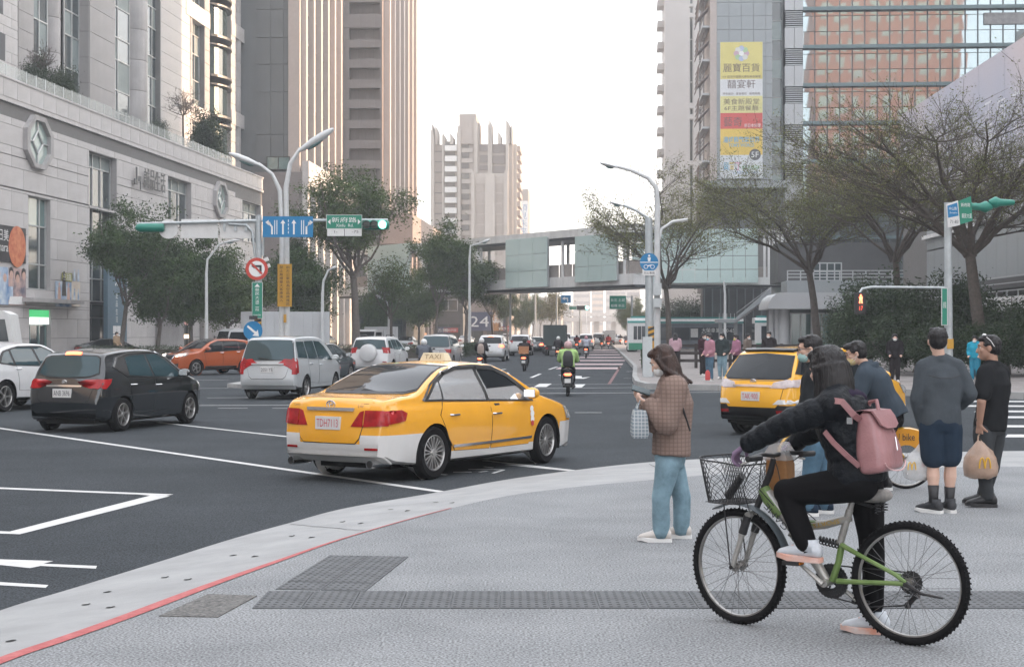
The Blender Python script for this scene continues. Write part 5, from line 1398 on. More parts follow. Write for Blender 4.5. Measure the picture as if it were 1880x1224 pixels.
# ---- black hatchback
BK = mat('black_car_paint', (0.011, 0.014, 0.017), rough=.12, coat=1.0, var=0)
hatch = dict(L=4.3, W=1.72, xr=-1.30, xf=1.32, rw=.315, tw=.20, ra=.36, r=.085, bow=.05,
 top=[(-1.92,.26),(-2.04,.36),(-2.09,.55),(-2.06,.74),(-1.99,.93),(-1.90,1.08),(-1.78,1.30),(-1.68,1.45),(-1.50,1.505),(-.9,1.55),(-.3,1.56),(.2,1.52),(.6,1.40),(1.05,1.15),(1.28,1.04),(1.7,.92),(1.98,.80),(2.12,.62),(2.15,.42),(2.08,.26)],
 zb=[(-2.1,.30),(-1.8,.22),(0,.20),(1.7,.20),(2.1,.25)],
 plan=[(-2.1,.80),(-2.0,.90),(-1.8,.955),(-1.4,.985),(-.5,1.0),(.8,1.0),(1.4,.985),(1.8,.93),(2.05,.82),(2.16,.72)],
 g=[(0.15, .93), (0.3, .965), (0.45, .985), (0.65, 1.0), (0.8, .99), (0.93, .96), (1.0, .93), (1.5, .715), (1.7, .64)],
 side=[[(-1.02,1.04),(-.18,1.005),(-.26,1.42),(-.75,1.41),(-.98,1.37)],[(-.10,1.0),(.95,.965),(.92,1.02),(.5,1.30),(.22,1.42),(-.18,1.425)]],
 glassframe=[(-1.48,1.20),(-1.12,1.02),(-.1,.98),(1.04,.945),(.98,1.05),(.54,1.34),(.22,1.455),(-.3,1.465),(-.85,1.445),(-1.25,1.37)],
 doors=[[(-1.0,.52),(-.86,.36),(-.20,.33),(-.14,.97),(-1.10,1.01)],[(-.16,.33),(.82,.33),(.92,.55),(.98,.93),(-.10,.97)]],
 handles=[(-.95,.87),(-.02,.84)], mirror=(.85,1.0),
 rearwin=[(0,1.02),(.45,1.04),(.62,1.10),(.56,1.36),(.48,1.40),(0,1.42)],
 windscreen=[(0,1.05),(.62,1.06),(.70,1.09),(.55,1.46),(0,1.49)],
 lid=[(0,.57),(.46,.57),(.53,.62),(.60,.86),(.66,.98),(.60,1.0),(0,.995)],
 tails=[([(.52,.83),(.68,.81),(.72,.83),(.74,.93),(.69,.96)], M_tail)],
 tailside=[([(-1.99,.82),(-1.85,.81),(-1.70,.92),(-1.64,.99),(-1.93,.98),(-2.0,.93)], M_tail)],
 heads=[([(.50,.70),(.74,.72),(.70,.84),(.55,.82)], M_head)], headside=[([(1.78,.72),(2.04,.68),(1.98,.80),(1.60,.90)], M_head)],
 extra=[('high_brake_light', [(0,1.435),(.16,1.43),(.16,1.47),(0,1.475)], 'rear', M_brake, .03), ('trim_strip', [(0,.845),(.36,.845),(.37,.875),(0,.88)], 'rear', M_chrome, .02)],
 platez=.735)
hb_, hc_ = make_car('hatchback', 'glossy black hatchback with a lit high brake light, left of the silver people carrier', 'car', hatch, BK, glass=M_carblue, spokes=6, plate_txt='ANB 3696')
badge(hb_, hc_, 0, .94, .036)
for sd_ in 'LR': hc_.patch([(-1.50,1.21),(-1.30,1.39),(-.85,1.472),(-.3,1.492),(.22,1.48),(.56,1.365),(1.02,1.05),(.98,1.05),(.54,1.34),(.22,1.455),(-.3,1.465),(-.85,1.445),(-1.25,1.37),(-1.46,1.20)], sd_, .018, rim=.01).build('window_trim', M_chrome, hb_, smooth=50)
place(hb_, -7.75, 30.2, 16)
# ---- silver people carrier
SV = paint('silver_paint', (0.40, 0.42, 0.43), rough=.3)
mpv = dict(L=4.58, W=1.77, xr=-1.32, xf=1.42, rw=.325, tw=.20, ra=.375, r=.09, bow=.035, crown=.035,
 top=[(-2.12,.32),(-2.20,.42),(-2.235,.58),(-2.20,.80),(-2.16,1.0),(-2.08,1.25),(-1.98,1.52),(-1.90,1.66),(-1.72,1.735),(-1.0,1.765),(0,1.76),(.5,1.70),(.85,1.56),(1.25,1.27),(1.5,1.10),(1.9,.99),(2.18,.86),(2.30,.66),(2.32,.45),(2.25,.30)],
 zb=[(-2.24,.40),(-2.0,.32),(-1.6,.29),(0,.28),(1.9,.27),(2.3,.30)],
 plan=[(-2.24,.86),(-2.15,.93),(-1.9,.97),(-1.4,.99),(-.5,1.0),(1.0,1.0),(1.7,.975),(2.1,.91),(2.32,.78)],
 g=[(0.2, .94), (0.35, .97), (0.55, .99), (0.75, 1.0), (0.9, .99), (1.05, .965), (1.68, .77), (1.9, .70)],
 side=[[(-1.93,1.16),(-1.22,1.13),(-1.20,1.60),(-1.78,1.60)],[(-1.12,1.125),(-.34,1.10),(-.36,1.62),(-1.12,1.61)],[(-.26,1.10),(.95,1.06),(.9,1.15),(.55,1.45),(.22,1.60),(-.28,1.62)]],
 glassframe=None,
 doors=[[(-1.0,.46),(-.30,.42),(-.28,1.07),(-1.14,1.10),(-1.16,.95)],[(-.26,.42),(.86,.42),(.98,.6),(1.0,1.03),(-.24,1.07)]],
 handles=[(-1.0,.98),(-.12,.95)], mirror=(.9,1.08), mm=SV,
 rearwin=[(0,1.10),(.66,1.10),(.72,1.16),(.64,1.58),(.56,1.62),(0,1.63)],
 windscreen=[(0,1.15),(.64,1.16),(.72,1.19),(.58,1.60),(0,1.64)],
 lid=[(0,.58),(.44,.58),(.52,.64),(.60,.90),(.62,1.05),(0,1.05)],
 tails=[([(.70,.70),(.82,.70),(.79,1.02),(.72,1.15),(.68,1.14),(.69,.95)], M_tail)],
 tailside=[([(-2.14,.72),(-1.99,.74),(-1.98,1.05),(-2.03,1.14),(-2.10,1.12),(-2.15,1.0)], M_tail)],
 heads=[([(.50,.72),(.80,.74),(.74,.90),(.56,.88)], M_head)], headside=[([(1.92,.74),(2.2,.72),(2.12,.86),(1.75,.94)], M_head)],
 extra=[('trim_strip', [(0,.965),(.46,.965),(.46,.995),(0,1.0)], 'rear', SV, .045)],
 platez=.83)
mp_, mc_ = make_car('people_carrier', 'silver people carrier with a wide rear window, near the lamp post with the yellow board', 'car', mpv, SV, glass=M_carblue, spokes=6, plate_txt='2051·YB')
MB().tube([(-2.12,-.12,1.10),(-2.155,.28,1.16)], .012, 5).build('rear_wiper', M_blackpl, mp_)
place(mp_, -6.35, 44.2, 10.5)
# ---- white compact off-roader with a spare wheel
WH = paint('white_car_paint', (0.56, 0.565, 0.57), rough=.3)
suv = dict(L=4.25, W=1.80, xr=-1.22, xf=1.34, rw=.345, tw=.22, ra=.40, r=.09, bow=.04,
 top=[(-1.88,.36),(-1.97,.50),(-1.98,.70),(-1.94,.98),(-1.88,1.20),(-1.80,1.50),(-1.70,1.62),(-1.4,1.68),(-.6,1.70),(.1,1.67),(.5,1.56),(1.0,1.24),(1.22,1.10),(1.7,1.0),(2.0,.88),(2.16,.66),(2.18,.46),(2.1,.34)],
 zb=[(-1.98,.42),(-1.7,.34),(0,.32),(1.8,.32),(2.1,.36)],
 plan=[(-1.98,.86),(-1.9,.93),(-1.6,.975),(-1.0,1.0),(.9,1.0),(1.5,.98),(1.9,.91),(2.18,.76)],
 g=[(0.2, .94), (0.4, .98), (0.7, 1.0), (0.95, .98), (1.08, .955), (1.62, .76), (1.9, .7)],
 side=[[(-1.68,1.20),(-1.18,1.16),(-1.16,1.52),(-1.52,1.50)],[(-1.08,1.15),(-.26,1.12),(-.32,1.55),(-1.08,1.54)],[(-.18,1.12),(.84,1.08),(.8,1.15),(.42,1.42),(.12,1.53),(-.22,1.55)]],
 doors=[[(-.9,.46),(-.22,.44),(-.22,1.08),(-1.08,1.11)],[(-.18,.44),(.78,.44),(.9,1.04),(-.18,1.08)]],
 handles=[(-.95,1.0),(-.05,.97)], mirror=(.8,1.1),
 rearwin=[(0,1.17),(.62,1.17),(.68,1.22),(.60,1.52),(0,1.55)], windscreen=[(0,1.16),(.64,1.17),(.56,1.54),(0,1.58)],
 tails=[([(.70,.98),(.84,.98),(.80,1.22),(.72,1.24)], M_tail)], tailside=[([(-1.90,.99),(-1.74,1.0),(-1.70,1.20),(-1.84,1.24)], M_tail)],
 heads=[([(.52,.76),(.80,.78),(.76,.92),(.58,.90)], M_head)], headside=[([(1.84,.78),(2.08,.76),(1.98,.90),(1.7,.96)], M_head)],
 extra=[('reflector', [(-.75,.60),(-.58,.60),(-.58,.64),(-.75,.64)], 'rear', M_tail, .02), ('reflector', [(.58,.60),(.75,.60),(.75,.64),(.58,.64)], 'rear', M_tail, .02)], platez=.62)
rv_, rc_ = make_car('off_roader', 'white off roader with a covered spare wheel on its rear door', 'car', suv, WH, glass=M_carblue, spokes=6)
MB().lathe([(.001, -2.16), (.30, -2.16), (.36, -2.13), (.375, -2.05), (.375, -1.93)], 28, axis='x', c=(0, .02, 1.0)).build('spare_wheel_cover', WH, rv_, smooth=35)
for sg in (-1, 1): MB().tube([(-1.4, sg*.60, 1.69), (-1.3, sg*.60, 1.75), (-.1, sg*.60, 1.76), (.1, sg*.60, 1.69)], .018, 6).build('roof_rail', M_blackpl, rv_, smooth=40)
place(rv_, -5.7, 66, 9)
# ---- yellow estate taxi on the right
wag = dict(L=4.6, W=1.75, xr=-1.38, xf=1.37, rw=.325, tw=.21, ra=.37, r=.08, bow=.055,
 top=[(-2.08,.30),(-2.20,.42),(-2.24,.60),(-2.20,.80),(-2.12,1.0),(-1.98,1.20),(-1.80,1.40),(-1.66,1.52),(-1.3,1.575),(-.5,1.60),(.1,1.58),(.5,1.48),(1.0,1.20),(1.32,1.03),(1.8,.92),(2.12,.78),(2.26,.58),(2.27,.40),(2.18,.26)],
 zb=[(-2.24,.36),(-2.0,.26),(0,.22),(1.9,.21),(2.2,.26)],
 plan=[(-2.24,.80),(-2.12,.91),(-1.85,.965),(-1.4,.99),(-.5,1.0),(1.0,1.0),(1.6,.975),(2.0,.92),(2.27,.76)],
 g=[(0.15, .95), (0.3, .98), (0.5, 1.0), (0.7, .995), (0.88, .97), (0.98, .94), (1.52, .72), (1.7, .66)],
 side=[[(-1.80,1.10),(-1.22,1.04),(-1.22,1.42),(-1.55,1.42)],[(-1.12,1.03),(-.26,.99),(-.3,1.47),(-1.12,1.455)],[(-.18,.99),(.92,.95),(.9,1.02),(.5,1.30),(.2,1.44),(-.22,1.47)]],
 glassframe=[(-1.92,1.12),(-1.1,1.01),(.98,.93),(.95,1.03),(.5,1.35),(.2,1.48),(-.4,1.51),(-1.2,1.49),(-1.6,1.44)],
 doors=[[(-1.05,.50),(-.9,.36),(-.22,.34),(-.20,.96),(-1.12,1.0)],[(-.18,.34),(.84,.34),(.95,.56),(.98,.91),(-.16,.95)]],
 handles=[(-.95,.87),(-.05,.84)], mirror=(.84,1.0),
 rearwin=[(0,1.03),(.60,1.03),(.68,1.08),(.58,1.42),(0,1.46)], windscreen=[(0,1.06),(.64,1.07),(.56,1.48),(0,1.52)],
 lid=[(0,.52),(.50,.52),(.58,.60),(.62,.92),(.60,.985),(0,.985)],
 tails=[([(.36,.86),(.66,.86),(.76,.90),(.76,.99),(.66,1.01),(.42,.96)], M_tailc)], tailside=[([(-2.12,.88),(-1.90,.88),(-1.78,1.02),(-2.04,1.01)], M_tailc)],
 heads=[([(.5,.68),(.76,.70),(.72,.82),(.56,.80)], M_head)], headside=[([(1.85,.68),(2.14,.66),(2.08,.8),(1.65,.86)], M_head)],
 extra=[('trim_strip', [(0,.875),(.42,.875),(.42,.91),(0,.92)], 'rear', M_chrome, .025), ('roof_spoiler', [(0,1.505),(.52,1.495),(.56,1.52),(0,1.535)], 'rear', M_blackpl, .05)],
 platez=.715)
wz = [('rear_bumper', M_blackpl, lambda p: p.x < -1.5 and p.z < .56), ('sill', M_blackpl, lambda p: p.z < .33)]
wc = [((0,0,.56),(0,0,1)), ((0,0,.33),(0,0,1)), ((-1.5,0,0),(1,0,0))]
wg_, wgc = make_car('estate_taxi', 'yellow estate taxi with a black rear bumper behind the waiting cyclists', 'taxi', wag, paint('taxi_amber', (0.72, 0.36, 0.018), rough=.25), zones=wz, cutz=wc, spokes=10, plate_txt='TAK·900', ink=M_platered)
badge(wg_, wgc, 0, .975, .045)
for sg in (-1, 1):
 wgc.patch([(sg*.45, .575),(sg*.82,.585),(sg*.82,.66),(sg*.55,.66)] if sg > 0 else [(-.82,.585),(-.45,.575),(-.55,.66),(-.82,.66)], 'rear', .012, rim=.01).build('bumper_insert', W1p, wg_)
 wgc.patch([(sg*.60-.09,.42),(sg*.60+.09,.42),(sg*.60+.09,.47),(sg*.60-.09,.47)], 'rear', .012, rim=.01).build('reflector', M_tail, wg_)
place(wg_, 5.8, 29.0, 43)
# ---- white sloping off-roader cut by the left edge
wsp = dict(suv); wsp.update(W=1.89, L=4.75, xr=-1.45, xf=1.42, rw=.36, ra=.41,
 top=[(-2.18,.36),(-2.30,.50),(-2.33,.72),(-2.28,.95),(-2.16,1.08),(-1.85,1.28),(-1.35,1.50),(-.7,1.60),(0,1.61),(.5,1.54),(1.05,1.25),(1.35,1.10),(1.9,1.0),(2.25,.86),(2.38,.62),(2.38,.44),(2.28,.32)],
 plan=[(-2.33,.82),(-2.2,.92),(-1.9,.97),(-1.4,1.0),(1.0,1.0),(1.7,.97),(2.1,.9),(2.38,.74)], zb=[(-2.33,.42),(-2.0,.32),(0,.28),(2.1,.30),(2.4,.36)],
 g=[(0.2, .95), (0.4, .98), (0.7, 1.0), (0.95, .975), (1.05, .94), (1.55, .70), (1.9, .62)],
 side=[[(-1.55,1.15),(-1.12,1.10),(-1.10,1.42),(-1.3,1.38)],[(-1.02,1.09),(-.12,1.06),(-.2,1.50),(-.7,1.49),(-1.02,1.44)],[(-.04,1.06),(1.0,1.02),(.55,1.38),(.2,1.49),(-.1,1.5)]],
 glassframe=[(-1.75,1.15),(-1.1,1.07),(1.06,1.0),(.6,1.40),(.2,1.53),(-.7,1.53),(-1.3,1.42)],
 doors=[[(-.95,.5),(-.1,.46),(-.06,1.04),(-1.0,1.07)],[(-.04,.46),(.9,.46),(1.0,1.0),(-.03,1.04)]],
 rearwin=[(0,1.10),(.62,1.10),(.70,1.13),(.62,1.40),(0,1.43)], tails=[([(.42,.86),(.80,.84),(.86,.98),(.5,.95)], M_tail)], tailside=[([(-2.26,.86),(-1.95,.9),(-1.9,.98),(-2.2,.99)], M_tail)],
 lid=[(0,.60),(.5,.60),(.56,.8),(.60,1.03),(0,1.03)], extra=[('bumper_skirt', [(0,.42),(.84,.44),(.80,.60),(0,.58)], 'rear', M_blackpl, .012)])
ws_, wsc = make_car('off_roader', 'white off roader with sloping roof and red rear lamps, cut by the left edge', 'car', wsp, WH, glass=M_carblue, spokes=5)
MB().tube([(-2.1, -.62, .40), (-2.33, -.62, .40)], .07, 14).build('exhaust_pipe', M_chrome, ws_)
place(ws_, -12.25, 37.3, 18)
# ---- orange off-roader facing the camera
orp = dict(suv); orp.update(W=1.76, L=4.3, xr=-1.32, xf=1.30, rw=.33, ra=.385,
 top=[(-1.95,.36),(-2.08,.50),(-2.10,.72),(-2.05,.95),(-1.92,1.15),(-1.72,1.42),(-1.5,1.54),(-.7,1.59),(0,1.57),(.45,1.46),(.95,1.18),(1.2,1.05),(1.7,.98),(2.02,.90),(2.14,.74),(2.16,.5),(2.08,.32)],
 zb=[(-2.1,.40),(-1.8,.30),(0,.26),(2.0,.28),(2.2,.34)], plan=[(-2.1,.84),(-1.9,.95),(-1.4,.99),(.9,1.0),(1.5,.985),(1.95,.91),(2.17,.78)],
 side=[[(-1.5,1.16),(-1.05,1.10),(-1.04,1.38),(-1.35,1.37)],[(-.95,1.09),(-.14,1.05),(-.18,1.46),(-.95,1.42)],[(-.06,1.05),(.88,1.0),(.42,1.34),(.1,1.45),(-.1,1.46)]],
 glassframe=[(-1.6,1.16),(-1.0,1.06),(.94,.98),(.5,1.36),(.1,1.49),(-.9,1.48),(-1.4,1.41)],
 doors=[[(-.9,.48),(-.12,.45),(-.1,1.03),(-.98,1.07)],[(-.06,.45),(.8,.45),(.9,.98),(-.06,1.03)]],
 heads=[([(.42,.80),(.70,.84),(.76,.92),(.70,.93),(.45,.88)], M_lampw)], headside=[([(1.82,.84),(2.05,.82),(1.98,.92),(1.62,.97)], M_head)],
 extra=[('grille', [(0,.66),(.20,.68),(.34,.86),(.30,.90),(0,.88)], 'front', M_blackpl, .015), ('lower_intake', [(0,.36),(.6,.38),(.66,.52),(.4,.50),(0,.50)], 'front', M_blackpl, .012), ('arch_trim', [(-.85,.30),(.85,.30),(.85,.40),(-.85,.40)], 'sides', M_blackpl, .012)],
 platez=.58)
orp.pop('rearwin')
or_, orc = make_car('off_roader', 'orange off roader with lit headlamps facing the camera beyond the black hatchback', 'car', orp, paint('burnt_orange_paint', (0.36, 0.075, 0.018), rough=.3), spokes=5)
mb = MB()
for sg in (-1, 1):
 pts = []
 for (y, z) in ((.35,.90),(.27,.72),(.18,.68),(0,.665)):
  h = orc.bvh.ray_cast(Vector((5, y*sg, z)), Vector((-1, 0, 0)))[0]; pts.append((h.x+.03, y*sg, z))
 mb.tube(pts, .022, 6)
mb.build('grille_trim', M_chrome, or_); plate(or_, orc, 'RDB 2816', 0, .60, view='front')
place(or_, -13.4, 67.5, 180+42)
# ---- grey van, dark saloon, queueing cars, each its own thing
GV = paint('grey_beige_paint', (0.29, 0.285, 0.28), rough=.3)
van = dict(mpv); van.update(tails=[([(.60,.78),(.82,.78),(.82,.98),(.60,.98)], M_tail)], tailside=[([(-2.16,.78),(-2.06,.78),(-2.05,.97),(-2.14,.98)], M_tail)])
gv_, _g = make_car('van', 'grey beige van ahead of the white off roader with the spare wheel', 'van', van, GV, det=.6, glass=M_carblue, spokes=6, plate_txt='6B·5102')
place(gv_, -3.8, 82, 6)
DS = paint('dark_slate_paint', (0.03, 0.042, 0.048), rough=.2)
sd2 = dict(sedan); sd2.update(side=sedan['side'], extra=[])
ds_, _g = make_car('saloon_car', 'dark slate saloon half hidden between the silver people carrier and the white off roader', 'car', sd2, DS, det=.6)
place(ds_, -7.3, 57, 13)
brk = dict(suv); brk.update(tails=[([(.66,.92),(.84,.90),(.80,1.08),(.68,1.08)], M_brake)], tailside=[([(-1.92,.92),(-1.76,.94),(-1.74,1.06),(-1.88,1.08)], M_brake)], extra=[('high_brake_light', [(0,1.57),(.14,1.56),(.14,1.60),(0,1.61)], 'rear', M_brake, .03)])
c1, _g = make_car('compact_van', 'white compact van with lit brake lights beside the rider with a pale backpack', 'car', brk, WH, det=.6, spokes=6, plate_txt='BCF 0715')
place(c1, -1.2, 99, 5.0)
c2, _g = make_car('off_roader', 'white off roader stopped in the lane between the compact van and the dark saloon', 'car', dict(suv, extra=[]), WH, det=.5, plate_txt='ALK 7752')
place(c2, .75, 122, 4)
bs = dict(sedan); bs.update(tails=[([(.40,.74),(.80,.74),(.78,.90),(.5,.90)], M_brake)], tailside=[], extra=[])
c3, _g = make_car('saloon_car', 'dark saloon with lit brake lights beside the green box truck', 'car', bs, BK, det=.5, plate_txt='AMB 3310')
place(c3, 2.1, 134, 4)
def far_car(px, yb, spec, pm, label, a=3.6, bright=False, det=.4):
 Z_ = (EYE-ROADZ)*F/(yb-HZ); sp = dict(spec); sp['extra'] = []
 if bright: sp['tails'] = [([(.60,.84),(.82,.84),(.80,1.0),(.62,1.0)], M_brake)]; sp['tailside'] = []
 t, _c = make_car('car', label, 'car', sp, pm, det=det); place(t, X(px, Z_), Z_+2.0, a); return t
far_car(1057, 640, sedan, WH, 'white saloon queueing right behind the green box truck')
far_car(1078, 641, suv, WH, 'white off roader with lit lamps behind the rider in the pale jacket', bright=True)
far_car(1101, 636, mpv, SV, 'silver car queueing farther up the road near the two far scooters')
far_car(1133, 634, sedan, WH, 'white car at the right end of the far queue near the bus')
far_car(1040, 631, suv, BK, 'dark car at the far end of the queue behind the box truck')
far_car(965, 634, hatch, WH, 'white hatchback far up the left lane between the tree trunks')
far_car(932, 631, suv, GV, 'grey car far up the lane beyond the compact van')
far_car(745, 645, sedan, SV, 'pale saloon parked behind the hedge left of the grey van')
far_car(855, 636, sedan, WH, 'white saloon parked among the street trees')
far_car(700, 640, hatch, SV, 'silver hatchback behind the white off roader with the spare wheel')
far_car(190, 662, sedan, BK, 'dark saloon waiting behind the black hatchback near the store', a=70)
far_car(590, 640, suv, DS, 'dark off roader parked behind the hedge near the thick tree trunk', a=20)
# ---- trucks
def box_truck(name, label, pm, boxm, L_, W_, H_, cab=True, plate_txt=None):
 t = thing(name, label, 'truck')
 b_ = MB(); b_.box(-L_/2, L_/2-1.6, -W_/2, W_/2, .85, H_); b_.build('cargo_box', boxm, t)
 fr = MB()
 for (a, c) in ((-W_/2, -W_/2+.06), (W_/2-.06, W_/2)): fr.box(-L_/2-.03, -L_/2, a, c, .85, H_)
 fr.box(-L_/2-.03, -L_/2, -W_/2, W_/2, H_-.08, H_+.02); fr.box(-L_/2-.03, -L_/2, -.02, .02, .9, H_-.08); fr.build('door_frame', boxm, t)
 k = -L_/2+.4
 while k < L_/2-1.8:
  MB().box(k, k+.05, -W_/2-.025, W_/2+.025, .9, H_-.02).build('rib', boxm, t); k += .6
 cb = MB(); x0 = L_/2-1.55
 cb.prism([(x0, .55), (L_/2, .55), (L_/2+.02, 1.15), (L_/2-.22, 1.95), (L_/2-.5, 2.08), (x0, 2.08)], -W_/2+.08, W_/2-.08, 'y'); cb.build('cab', pm, t)
 MB().prism([(L_/2+.012, 1.25), (L_/2+.03, 1.25), (L_/2-.20, 1.92), (L_/2-.22, 1.92)], -W_/2+.18, W_/2-.18, 'y').build('windscreen', M_carglass, t)
 for sg in (-1, 1):
  MB().prism([(x0+.25, 1.22), (L_/2-.08, 1.22), (L_/2-.28, 1.88), (x0+.25, 1.88)], sg*(W_/2-.085)-.01, sg*(W_/2-.085)+.02, 'y').build('side_window', M_carglass, t)
  MB().box(-L_/2-.05, -L_/2, sg*(W_/2-.28)-.1, sg*(W_/2-.28)+.1, .55, .68).build('tail_light', M_tail, t)
  MB().cbox((L_/2, sg*(W_/2-.35), .75), (.06, .28, .16)).build('headlight', M_head, t)
  MB().tube([(L_/2-.3, sg*(W_/2-.1), 1.5), (L_/2, sg*(W_/2+.12), 1.6)], .02, 5).cbox((L_/2, sg*(W_/2+.14), 1.5), (.04, .12, .3)).build('wing_mirror', M_blackpl, t)
 MB().box(-L_/2, L_/2-.1, -W_/2+.3, W_/2-.3, .45, .84).build('chassis', M_under, t)
 MB().box(-L_/2-.06, -L_/2+.02, -W_/2+.1, W_/2-.1, .45, .55).build('rear_bumper', M_blackpl, t)
 ty, ri, hb = wheel_mesh(.36, .22, 6)
 for xw in (-L_/2+.9, L_/2-.8):
  for sg in (-1, 1):
   o = piece('wheel', ty, t, (xw, sg*(W_/2-.2), .36)); piece('rim', ri, o)
 if plate_txt:
  M_ = T(-L_/2-.07, 0, .66) @ Rz(R(-90)); o = MB().at(M_).box(-.19, .19, -.01, .01, -.08, .08).build('number_plate', M_plate, t)
  MB().at(M_).text(plate_txt, 0, 0, w=.33, h=.10, y=-.014).build('print', M_plateblk, o)
 return t
M_gtruck = mat('dark_green_canvas', (0.035, 0.05, 0.048), rough=.6, var=.12, scale=1)
bt_ = box_truck('box_truck', 'dark green box truck in the middle of the road ahead', DS, M_gtruck, 4.6, 1.78, 2.42, plate_txt='2315·C2'); place(bt_, 3.5, 122, 4)
M_wbox = mat('white_box_panel', (0.45, 0.46, 0.47), rough=.5, var=.06, scale=.5)
bt2 = box_truck('box_truck', 'white box truck parked behind the lamp post with the yellow board', WH, M_wbox, 6.4, 2.3, 3.1); place(bt2, X(500, 92), 92, 180+62)
bt3 = box_truck('box_truck', 'small white truck parked by the low dark shopfront', WH, M_wbox, 4.2, 1.7, 2.3); place(bt3, X(692, 120), 120, 180+20)
bt4 = box_truck('box_truck', 'small blue truck far up the road beside the red scooter', paint('blue_paint', (0.02, .07, .13)), M_wbox, 4.2, 1.7, 2.0); place(bt4, X(1118, 205), 205, 4)
# ---- buses
M_busblue = mat('bus_teal', (0.04, 0.27, 0.25), rough=.4, var=.05)
M_buswin = mat('bus_window', (0.018, 0.025, 0.032), rough=.08, var=0, spec=.8)
M_busgreen = mat('bus_green', (0.03, 0.22, 0.13), rough=.4, var=.05)
M_buswrap = mat('bus_wrap_print', (0.04, 0.055, 0.075), rough=.4, var=0, col2=(.14, .16, .19), scale=.8, detail=5)
def bus(label, px0, px1, Z_, wrap, txt='', rz=CR, Hh=3.1):
 t = thing('bus', label, 'bus', (X(px0, Z_), Z_, ROADZ), rz); L_ = (px1-px0)/F*Z_; W_ = 2.5
 b_ = MB(); q = .12
 b_.loft([[(x, y0_, z) for (y0_, z) in ((0, .35), (W_, .35), (W_, Hh-.25), (W_-.2, Hh), (.2, Hh), (0, Hh-.25))] for x in (0, L_)]); b_.build('body', M_white, t)
 MB().box(.1, L_-.1, -.02, 0, .36, 2.66 if wrap is not None and 'wrap' in wrap.name else .95).build('skirt', wrap or M_busgreen, t)
 n_ = max(3, int(L_/1.5))
 for k in range(n_):
  piece('window', unit(M_buswin, 'window'), t, (.5+(L_-1.0)*k/n_+.03, -.03, 1.25 if not wrap else 1.15), sc=((L_-1.0)/n_-.06, .04, 1.15))
 MB().box(.3, L_-.3, .25, W_-.25, Hh, Hh+.16).build('roof_unit', M_busblue, t)
 MB().box(0, L_, -.025, 0, Hh-.42, Hh-.24).build('roof_stripe', M_busblue, t)
 MB().box(-.03, 0, .15, W_-.15, 1.2, 2.6).build('rear_window', M_buswin, t); MB().box(L_, L_+.03, .15, W_-.15, 1.0, 2.7).build('windscreen', M_buswin, t)
 if txt:
  MB().text(txt, L_*.72, 2.05, w=L_*.36, h=.42, y=-.05).build('print', M_wtext, t); MB().box(L_*.42, L_*.50, -.05, -.032, 1.4, 2.2).build('side_notice', M_white, t)
 for xw in (L_*.2, L_*.78):
  for yy in (.15, W_-.15): MB().lathe([(.001, -.13), (.46, -.13), (.48, 0), (.46, .13), (.001, .13)], 20, axis='y', c=(xw, yy, .48)).build('wheel', M_tyre, t)
 return t
bus('long dark wrapped city bus with white lettering stopped beyond the pavement', 1198, 1364, 140, M_buswrap, '大榮車業 300-65')
bus('white and green bus end poking out left of the right-hand lamp post', 1152, 1196, 132, None)
bus('teal striped bus waiting behind the pavilion columns', 1386, 1440, 128, None)
bus('blue sided bus right of the pavilion columns', 1447, 1534, 131, mat('bus_blue', (.04,.20,.32), rough=.4), '')
lb = thing('bus', 'white bus nose cut by the left edge of the photo behind the white off roader', 'bus', (X(-90, 62), 62, ROADZ), R(10))
MB().prism([(0, .4), (2.42, .4), (2.5, 1.2), (2.3, 2.6), (2.0, 2.75), (0, 2.75)], 0, 2.3, 'y').build('body', M_white, lb);
MB().prism([(1.2, 1.5), (2.25, 1.5), (2.1, 2.4), (1.2, 2.4)], -.02, 0, 'y').build('side_window', M_buswin, lb)
for xw in (.6, 1.7): MB().lathe([(.001, -.13), (.40, -.13), (.42, 0), (.40, .13), (.001, .13)], 20, axis='y', c=(xw, .15, .42)).build('wheel', M_tyre, lb)
